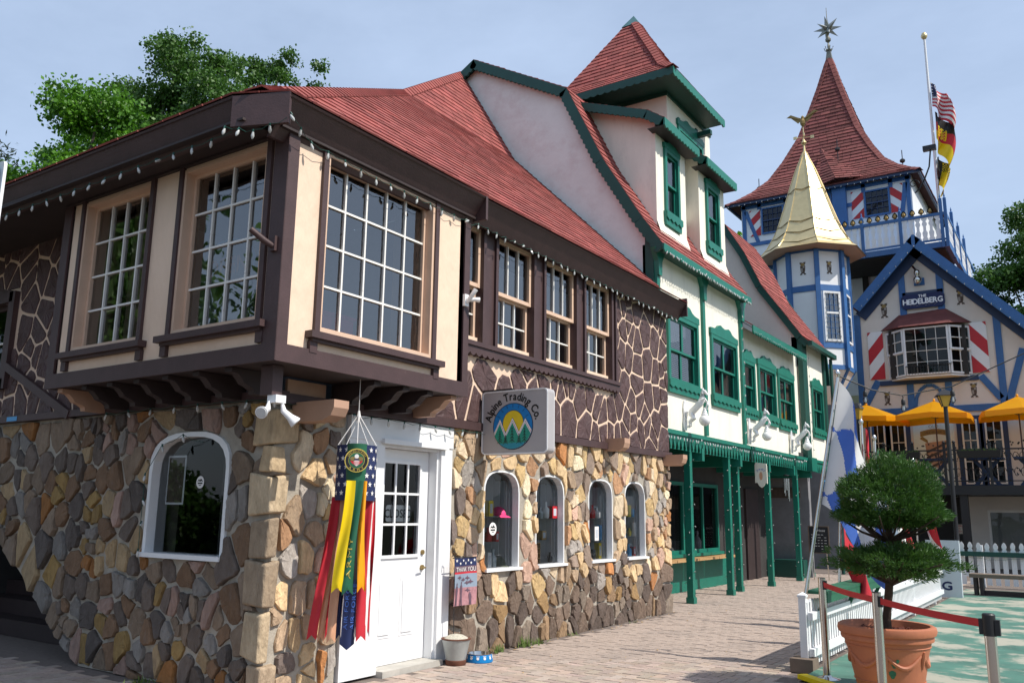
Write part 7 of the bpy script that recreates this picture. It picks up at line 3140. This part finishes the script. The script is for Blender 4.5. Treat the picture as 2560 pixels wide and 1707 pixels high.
top_ = thing('topiary_tree', (pc[0], pc[1], .5), 'clipped juniper topiary with domed crown above a flat lower tier', 'topiary')
cx, cy = -1.53, 8.18
m2 = MB()
m2.tube([(pc[0], pc[1], .50), (pc[0] + .01, pc[1] - .01, .62), (cx - .03, cy + .02, .85), (cx, cy, 1.05), (cx + .02, cy, 1.3), (cx, cy, 1.55)], [.05, .036, .034, .034, .028, .02], 12)
for k in range(16):
    a = k * 2.399
    L = .30 + .12 * (k % 3)
    m2.tube([(cx, cy, .92 + .01 * (k % 4)), (cx + L * .5 * math.cos(a), cy + L * .5 * math.sin(a), 1.0 + .02 * (k % 3)), (cx + L * math.cos(a), cy + L * math.sin(a), 1.12)], [.018, .011, .005], 6)
    m2.tube([(cx, cy, 1.28), (cx + L * .5 * math.cos(a), cy + L * .5 * math.sin(a), 1.36), (cx + L * math.cos(a), cy + L * math.sin(a), 1.50)], [.016, .010, .005], 6)
ob('trunk', m2, 'bark', top_, True)


def quads_mesh(name, P0, D, Wd, mat, parent, sharp=0.25):
    """tapered leaf blades: base P0, tip offset D, half width vector Wd"""
    n = len(P0)
    V = np.empty((n * 4, 3))
    V[0::4] = P0
    V[1::4] = P0 + D * .5 + Wd
    V[2::4] = P0 + D
    V[3::4] = P0 + D * .5 - Wd
    me = bpy.data.meshes.new(name)
    me.vertices.add(n * 4)
    me.vertices.foreach_set('co', V.ravel())
    me.loops.add(n * 4)
    me.loops.foreach_set('vertex_index', np.arange(n * 4, dtype=np.int32))
    me.polygons.add(n)
    me.polygons.foreach_set('loop_start', np.arange(0, n * 4, 4, dtype=np.int32))
    me.materials.append(M[mat])
    me.update(calc_edges=True)
    me.validate()
    return link(name, me, parent)


def unit(v):
    return v / np.maximum(np.linalg.norm(v, axis=1, keepdims=True), 1e-9)


def juniper(name, c, rx, rz_up, rz_dn, n_tuft, per, seed, bump=.08):
    g = np.random.default_rng(seed)
    d = unit(g.normal(size=(n_tuft, 3)))
    lump = 1 + bump * (np.sin(d[:, 0] * 7 + seed) * np.sin(d[:, 1] * 6 + 1) + np.sin(d[:, 2] * 8 + d[:, 0] * 3)) + g.normal(0, .035, n_tuft)
    depth = 1 - .42 * g.random(n_tuft) ** 2.2
    r = (lump * depth)[:, None]
    s = np.where(d[:, 2:3] > 0, rz_up, rz_dn)
    ctr = A(c) + np.hstack([d[:, :2] * rx, d[:, 2:3] * s]) * r
    out = unit(np.hstack([d[:, :2], d[:, 2:3] * .8]) + A([0, 0, .55]))
    k = n_tuft * per
    ctr = np.repeat(ctr, per, 0)
    out = np.repeat(out, per, 0)
    dirn = unit(out + g.normal(0, .42, (k, 3)))
    L = g.uniform(.020, .052, (k, 1))
    P0 = ctr + g.normal(0, .014, (k, 3))
    wv = unit(np.cross(dirn, g.normal(size=(k, 3)))) * g.uniform(.0025, .0055, (k, 1))
    return quads_mesh(name, P0, dirn * L, wv, 'leaf_juniper', top_)


juniper('crown', (cx + .04, cy + .01, 1.52), .425, .46, .10, 3600, 14, 3, .08)
juniper('crown', (cx + .01, cy + .02, 1.11), .45, .13, .12, 1800, 12, 8, .20)

# street lamp
lp = thing('street_lamp', (-2.9, 24.0, 0), 'black lamp post with four sided lantern before the terrace', 'street lamp')
m2 = MB()
m2.lathe((-2.9, 24.0, 0), [(.13, 0), (.13, .3), (.07, .4), (.055, 1.2), (.05, 4.25)], 14)
ob('post', m2, 'iron', lp, True)
m2 = MB()
m2.lathe((-2.9, 24.0, 4.25), [(.09, 0), (.20, .27)], 4, phase=math.pi / 4 + .3)
ob('lantern_glass', m2, 'lamp_amber', lp)
m2 = MB()
for k in range(4):
    a = math.pi / 4 + .3 + k * math.pi / 2
    m2.tube([(-2.9 + .095 * math.cos(a), 24 + .095 * math.sin(a), 4.25), (-2.9 + .205 * math.cos(a), 24 + .205 * math.sin(a), 4.52)], .012, 5)
m2.lathe((-2.9, 24.0, 4.52), [(.30, 0), (.29, .02), (.14, .12), (.05, .16), (.0, .2)], 4, phase=math.pi / 4 + .3)
ob('lantern_cap', m2, 'iron', lp)
lp2 = thing('street_lamp', (-5.35, 25.6, 0), 'slender lamp post with amber lantern beside the turret', 'street lamp')
m2 = MB()
m2.tube([(-5.35, 25.6, 0), (-5.35, 25.6, 4.2)], .04, 8)
ob('post', m2, 'iron', lp2)
m2 = MB()
m2.lathe((-5.35, 25.6, 4.2), [(.07, 0), (.15, .30)], 6)
ob('lantern_glass', m2, 'lamp_amber', lp2)
m2 = MB()
m2.lathe((-5.35, 25.6, 4.5), [(.18, 0), (.16, .03), (.02, .16)], 6)
ob('lantern_cap', m2, 'iron', lp2)

# festoon wire with big bulbs
fe = thing('festoon_lights', (-2.1, 9.3, 2.92), 'black festoon wire with large clear bulbs above the topiary', 'string lights')
FP = [A(p) for p in ((-2.10, 9.30, 2.94), (-1.84, 9.53, 2.81), (-1.58, 9.71, 2.755), (-1.13, 9.99, 2.855), (-.46, 10.36, 3.21), (.4, 10.8, 3.75))]
m2 = MB()
m2.tube(FP, .0065, 6)
ob('wire', m2, 'black', fe, True)
for (i, t) in ((0, .78), (2, .02), (3, .0), (4, .05)):
    p = FP[i] + (FP[i + 1] - FP[i]) * t
    m2 = MB()
    m2.tube([p, p + A([.002, 0, -.045])], .006, 6)
    m2.lathe(tuple(p + A([0, 0, -.105])), [(.017, 0), (.022, .01), (.020, .05), (.012, .065)], 12)
    s_ = ob('socket', m2, 'black', fe, True)
    m2 = MB()
    m2.lathe(tuple(p + A([0, 0, -.178])), [(.004, 0), (.018, .008), (.029, .03), (.026, .05), (.015, .075)], 14)
    ob('bulb', m2, 'glass_shop', s_, True)
    m2 = MB()
    m2.lathe(tuple(p + A([0, 0, -.165])), [(.004, 0), (.010, .02), (.004, .06)], 8)
    ob('filament', m2, 'bulb_glass', s_, True)

# flag pole by the tower
fp = thing('flag_pole', (-4.05, 37.0, 10.8), 'tall white flagpole with gold ball beside the tower', 'flagpole')
m2 = MB()
m2.tube([(-4.05, 37, 10.8), (-4.05, 37, 21.4)], [.07, .045], 10)
ob('pole', m2, 'lamp_white', fp, True)
m2 = MB()
m2.lathe((-4.05, 37, 21.4), [(.05, 0), (.12, .1), (.13, .18), (.08, .3), (.0, .34)], 12)
ob('ball', m2, 'gold', fp, True)


def limp(label, z, h, wd, mats, mfn, ph):
    t = thing('flag', (-4.0, 37, z), label, 'flag', 'flags hanging on the tall pole')

    def fn(s, t_):
        return A([-4.0 + wd * s * (.45 + .35 * math.sin(t_ * 2.2 + ph)) + .10 * math.sin(s * 9 + ph), 36.93 + .16 * math.sin(s * 11 + t_ * 3 + ph), z - h * t_ * (.75 + .25 * s) - s * h * .55])
    m3 = MB()
    m3.grid(fn, 30, 26, mfn)
    ob('cloth', m3, mats, t, True)


limp('stars and stripes flag hanging limp on the tall pole', 19.4, 1.5, 1.05, ['flag_red', 'flag_white', 'navy'], lambda s, t: (2 if int(s * 30) % 4 or int(t * 26) % 3 else 1) if (s < .42 and t < .54) else int(t * 13) % 2, .3)
limp('black red and gold flag with eagle shield on the tall pole', 18.1, 1.75, 1.05, ['ink', 'flag_red', 'flag_yellow'], lambda s, t: 2 if (abs(s - .42) < .15 and abs(t - .42) < .15 and (int(s * 60) + int(t * 40)) % 3) else (0 if t < .33 else (1 if t < .66 else 2)), 1.1)
limp('black and gold flag hanging lowest on the tall pole', 16.1, 1.2, .75, ['flag_yellow', 'ink'], lambda s, t: int(s < .45 or (t < .4 and (int(s * 30) + int(t * 20)) % 2)), 2.0)

# white sign at the street corner
ws = thing('street_sign', (-6.2, 2.5, 0), 'white sign panel with teal corner in front of the stairs', 'sign')
m2 = MB()
m2.prism(side(2.5), rrect(-6.7, -5.745, 3.0, 3.73, .03), 0, .02)
ob('panel', m2, 'white_paint', ws)
m2 = MB()
m2.prism(side(2.48), rrect(-6.66, -5.775, 3.36, 3.69, .03), .021, .024)
ob('band', m2, 'sign_teal', ws)
m2 = MB()
m2.tube([(-6.25, 2.55, 0), (-6.25, 2.55, 3.7)], .03, 8)
ob('post', m2, 'galv', ws)

# dry leaves and scraps on the paving
m2 = MB()
for k in range(170):
    x, y = rs_.uniform(-5.5, -2.7), rs_.uniform(4.5, 16)
    if rs_.random() < .45:
        x = -5.55 + abs(rs_.gauss(0, .12))
        y = rs_.uniform(7.3, 12.8)
    a_ = rs_.uniform(0, 6.28)
    s_ = rs_.uniform(.008, .022)
    d1, d2 = A([math.cos(a_), math.sin(a_), .15]) * s_, A([-math.sin(a_), math.cos(a_), .1]) * s_ * .5
    c_ = A([x, y, .008])
    m2.add([c_ - d1, c_ - d2, c_ + d1, c_ + d2], [(0, 1, 2, 3)])
ob('leaf_litter', m2, 'wood_light', label='dry leaf scraps scattered on the brick walkway', cat='leaf litter', kind='stuff')

# ================================================================== trees
def tree(name, label, base, height, blobs, n, leaf, size, seed, trunk_r=.35, clump=.55, bark='bark_light', group=None, limbs=10, needle=False):
    base = A(base, float)
    t = thing(name, tuple(base), label, 'tree', group)
    g = np.random.default_rng(seed)
    B = A([b[0] for b in blobs], float)
    Rr = A([b[1] for b in blobs], float)
    m3 = MB()
    cen = B.mean(0)
    m3.tube([base, base + A([.1, .05, height * .3]), A([cen[0], cen[1], base[2] + height * .55]), cen], [trunk_r, trunk_r * .8, trunk_r * .5, trunk_r * .2], 10)
    for k in range(min(limbs, len(blobs) * 2)):
        b = B[k % len(B)]
        s0 = A([cen[0], cen[1], base[2] + height * g.uniform(.35, .6)])
        end = b + g.normal(0, .3, 3) * Rr[k % len(B)]
        m3.tube([s0, (s0 + end) / 2 + g.normal(0, .25, 3), end], [trunk_r * .4, trunk_r * .22, trunk_r * .06], 6)
    ob('trunk', m3, bark, t, True)
    vol = Rr.prod(1) ** (2 / 3)
    nc = max(30, n // 26)
    which = g.choice(len(B), nc, p=vol / vol.sum())
    d = unit(g.normal(size=(nc, 3)))
    rad = g.random(nc) ** .38
    cc_ = B[which] + d * Rr[which] * rad[:, None]
    per = n // nc
    k = nc * per
    P0 = np.repeat(cc_, per, 0) + g.normal(0, clump, (k, 3)) * A([1, 1, .62]) * np.repeat(g.uniform(.5, 1.25, (nc, 1)), per, 0)
    dn = unit(np.repeat(d, per, 0) * .4 + g.normal(0, 1, (k, 3)) + A([0, 0, -.25 if not needle else 0]))
    L = g.uniform(.6, 1.25, (k, 1)) * size
    wv = unit(np.cross(dn, g.normal(size=(k, 3)))) * L * (.36 if not needle else .10)
    quads_mesh('crown', P0, dn * L, wv, leaf, t)
    return t


def airy(seed, parts, n, r0, r1):
    """many small leaf masses spread through a few large ones"""
    q = random.Random(seed)
    out = []
    for c, R_ in parts:
        k = max(3, int(n * R_[0] * R_[2] / sum(p[1][0] * p[1][2] for p in parts)))
        for _ in range(k):
            while True:
                v = A([q.uniform(-1, 1) for _ in range(3)])
                if .25 < np.linalg.norm(v) < 1:
                    break
            r_ = q.uniform(r0, r1)
            out.append((tuple(A(c) + v * A(R_)), (r_ * 1.25, r_ * 1.25, r_ * .75)))
    return out


tree('maple_tree', 'bright green maple crown rising behind the brown roof', (-25, 13, 0), 15, airy(1, [((-25, 13, 12.2), (1.9, 1.9, 1.9)), ((-22.8, 13, 10.8), (1.8, 1.7, 1.4)), ((-27.0, 13, 10.8), (1.9, 1.7, 1.8)), ((-24.6, 12.4, 13.4), (1.2, 1.2, 1.0)), ((-28.3, 12.6, 9.6), (1.6, 1.6, 1.7)), ((-25.5, 12, 10.2), (2.6, 1.8, 1.6)), ((-22, 12.6, 9.8), (2, 2, 1.4))], 70, .45, .85), 75000, 'leaf_maple', .14, 31, clump=.20, group='trees behind the shops')
tree('tall_tree', 'taller darker tree behind the bright green maple', (-25.4, 17, 0), 18, airy(2, [((-27.2, 17, 15.8), (1.9, 1.6, 2.2)), ((-25.4, 17, 16.6), (1.6, 1.5, 2.1)), ((-23.9, 17, 15.0), (1.8, 1.6, 2.0)), ((-29.6, 17, 16.6), (1.4, 1.2, .9)), ((-22.8, 17, 13.8), (1.6, 1.5, 1.5)), ((-25.6, 17, 13.2), (2.6, 2, 1.8)), ((-26.6, 17, 18.2), (1.0, 1.0, .8)), ((-30.9, 17, 17.2), (.8, .8, .5))], 75, .32, .70), 55000, 'leaf_dark', .13, 32, clump=.17, group='trees behind the shops')
tree('slender_tree', 'thin topped tree showing above the brown roof ridge', (-23, 19, 0), 17, airy(3, [((-25.4, 19, 17.2), (1.0, .8, 1.5)), ((-24.2, 19, 17.0), (.6, .6, 1.6)), ((-23.1, 19, 16.4), (.5, .5, 1.6)), ((-24.6, 19, 15), (1.8, 1.2, 1.2)), ((-21.4, 19, 16.1), (.4, .4, 1.2)), ((-22.0, 19, 15.2), (.6, .5, 1.0))], 42, .18, .40), 14000, 'leaf_dark', .12, 33, .2, clump=.12, group='trees behind the shops')
tree('conifer_tree', 'dark conifer showing past the brown eave', (-29.6, 12.2, 0), 14, [((-29.4, 12, 12.0), (1.2, 1.2, 1.4)), ((-28.6, 12, 11.0), (1.0, 1.2, .8)), ((-29.2, 12, 9.6), (1.8, 1.4, 1.2)), ((-28.0, 12, 8.8), (1.3, 1.3, 1.0))], 14000, 'leaf_pine', .26, 34, clump=.28, needle=True, group='trees behind the shops')
tree('street_tree', 'broad leafy tree beyond the blue gable', (-.6, 56, 0), 20, airy(5, [((-1.2, 56, 17.2), (2.4, 2.2, 2.6)), ((-3.2, 56, 15.6), (1.8, 1.6, 2.6)), ((.8, 56, 14), (3, 3, 4)), ((-3.6, 56, 12.8), (1.9, 1.8, 2.4)), ((-.8, 55, 12), (3, 2.5, 3)), ((-4.3, 56, 14.6), (.9, .9, 1.4)), ((-2.0, 55, 10), (3.2, 2.5, 2.5)), ((1.5, 56, 18), (2, 2, 2))], 90, .5, 1.0), 70000, 'leaf_dark', .20, 35, clump=.25, group='trees behind the shops')
tree('small_tree', 'light green treetop peeking beside the tower wall', (-15.4, 46, 0), 16, [((-15.4, 46, 16.0), (1.4, 1.2, 1.3)), ((-14.8, 46, 14.6), (1.4, 1.2, 1.2))], 3500, 'leaf_maple', .26, 36, .25, clump=.35, group='trees behind the shops')
# trees reflected in the bay windows, moved close to shade the side wall
for k, (x, y, s) in enumerate(((-13, -5.2, .95), (-20.5, -2.5, 1.1))):
    tree('roadside_tree', ('roadside tree reflected in the bay windows', 'roadside tree across from the staircase')[k], (x, y, 0), 9 * s,
         [((x, y, 6.5 * s), (2.6 * s, 2.4 * s, 2.0 * s)), ((x + 1.6 * s, y, 5.2 * s), (1.8 * s, 1.8 * s, 1.4 * s)), ((x - 1.8 * s, y + .5, 5.4 * s), (1.9 * s, 1.8 * s, 1.5 * s)), ((x, y - .5, 8.3 * s), (1.6 * s, 1.6 * s, 1.4 * s))], 16000, 'leaf_dark', .22, 50 + k, .25, clump=.45, group='roadside trees across the way')

hd = thing('hedgerow', (-27, -9, 0), 'leafy hedge bank across the road reflected in the side window', 'hedge')
g_ = np.random.default_rng(77)
n_ = 26000
P0 = np.stack([g_.uniform(-46, -11, n_), g_.normal(-8.6, .45, n_), 3.0 * g_.random(n_) ** .8], 1)
P0[:, 2] *= .75 + .25 * np.sin(P0[:, 0] * 1.1)
D_ = unit(g_.normal(size=(n_, 3))) * g_.uniform(.15, .34, (n_, 1))
W2 = unit(np.cross(D_, g_.normal(size=(n_, 3)))) * .09
quads_mesh('foliage', P0, D_, W2, 'leaf_dark', hd)
m2 = MB()
m2.box(-46, -11, -8.9, -8.3, 0, 1.6)
ob('stems', m2, 'bark', hd)
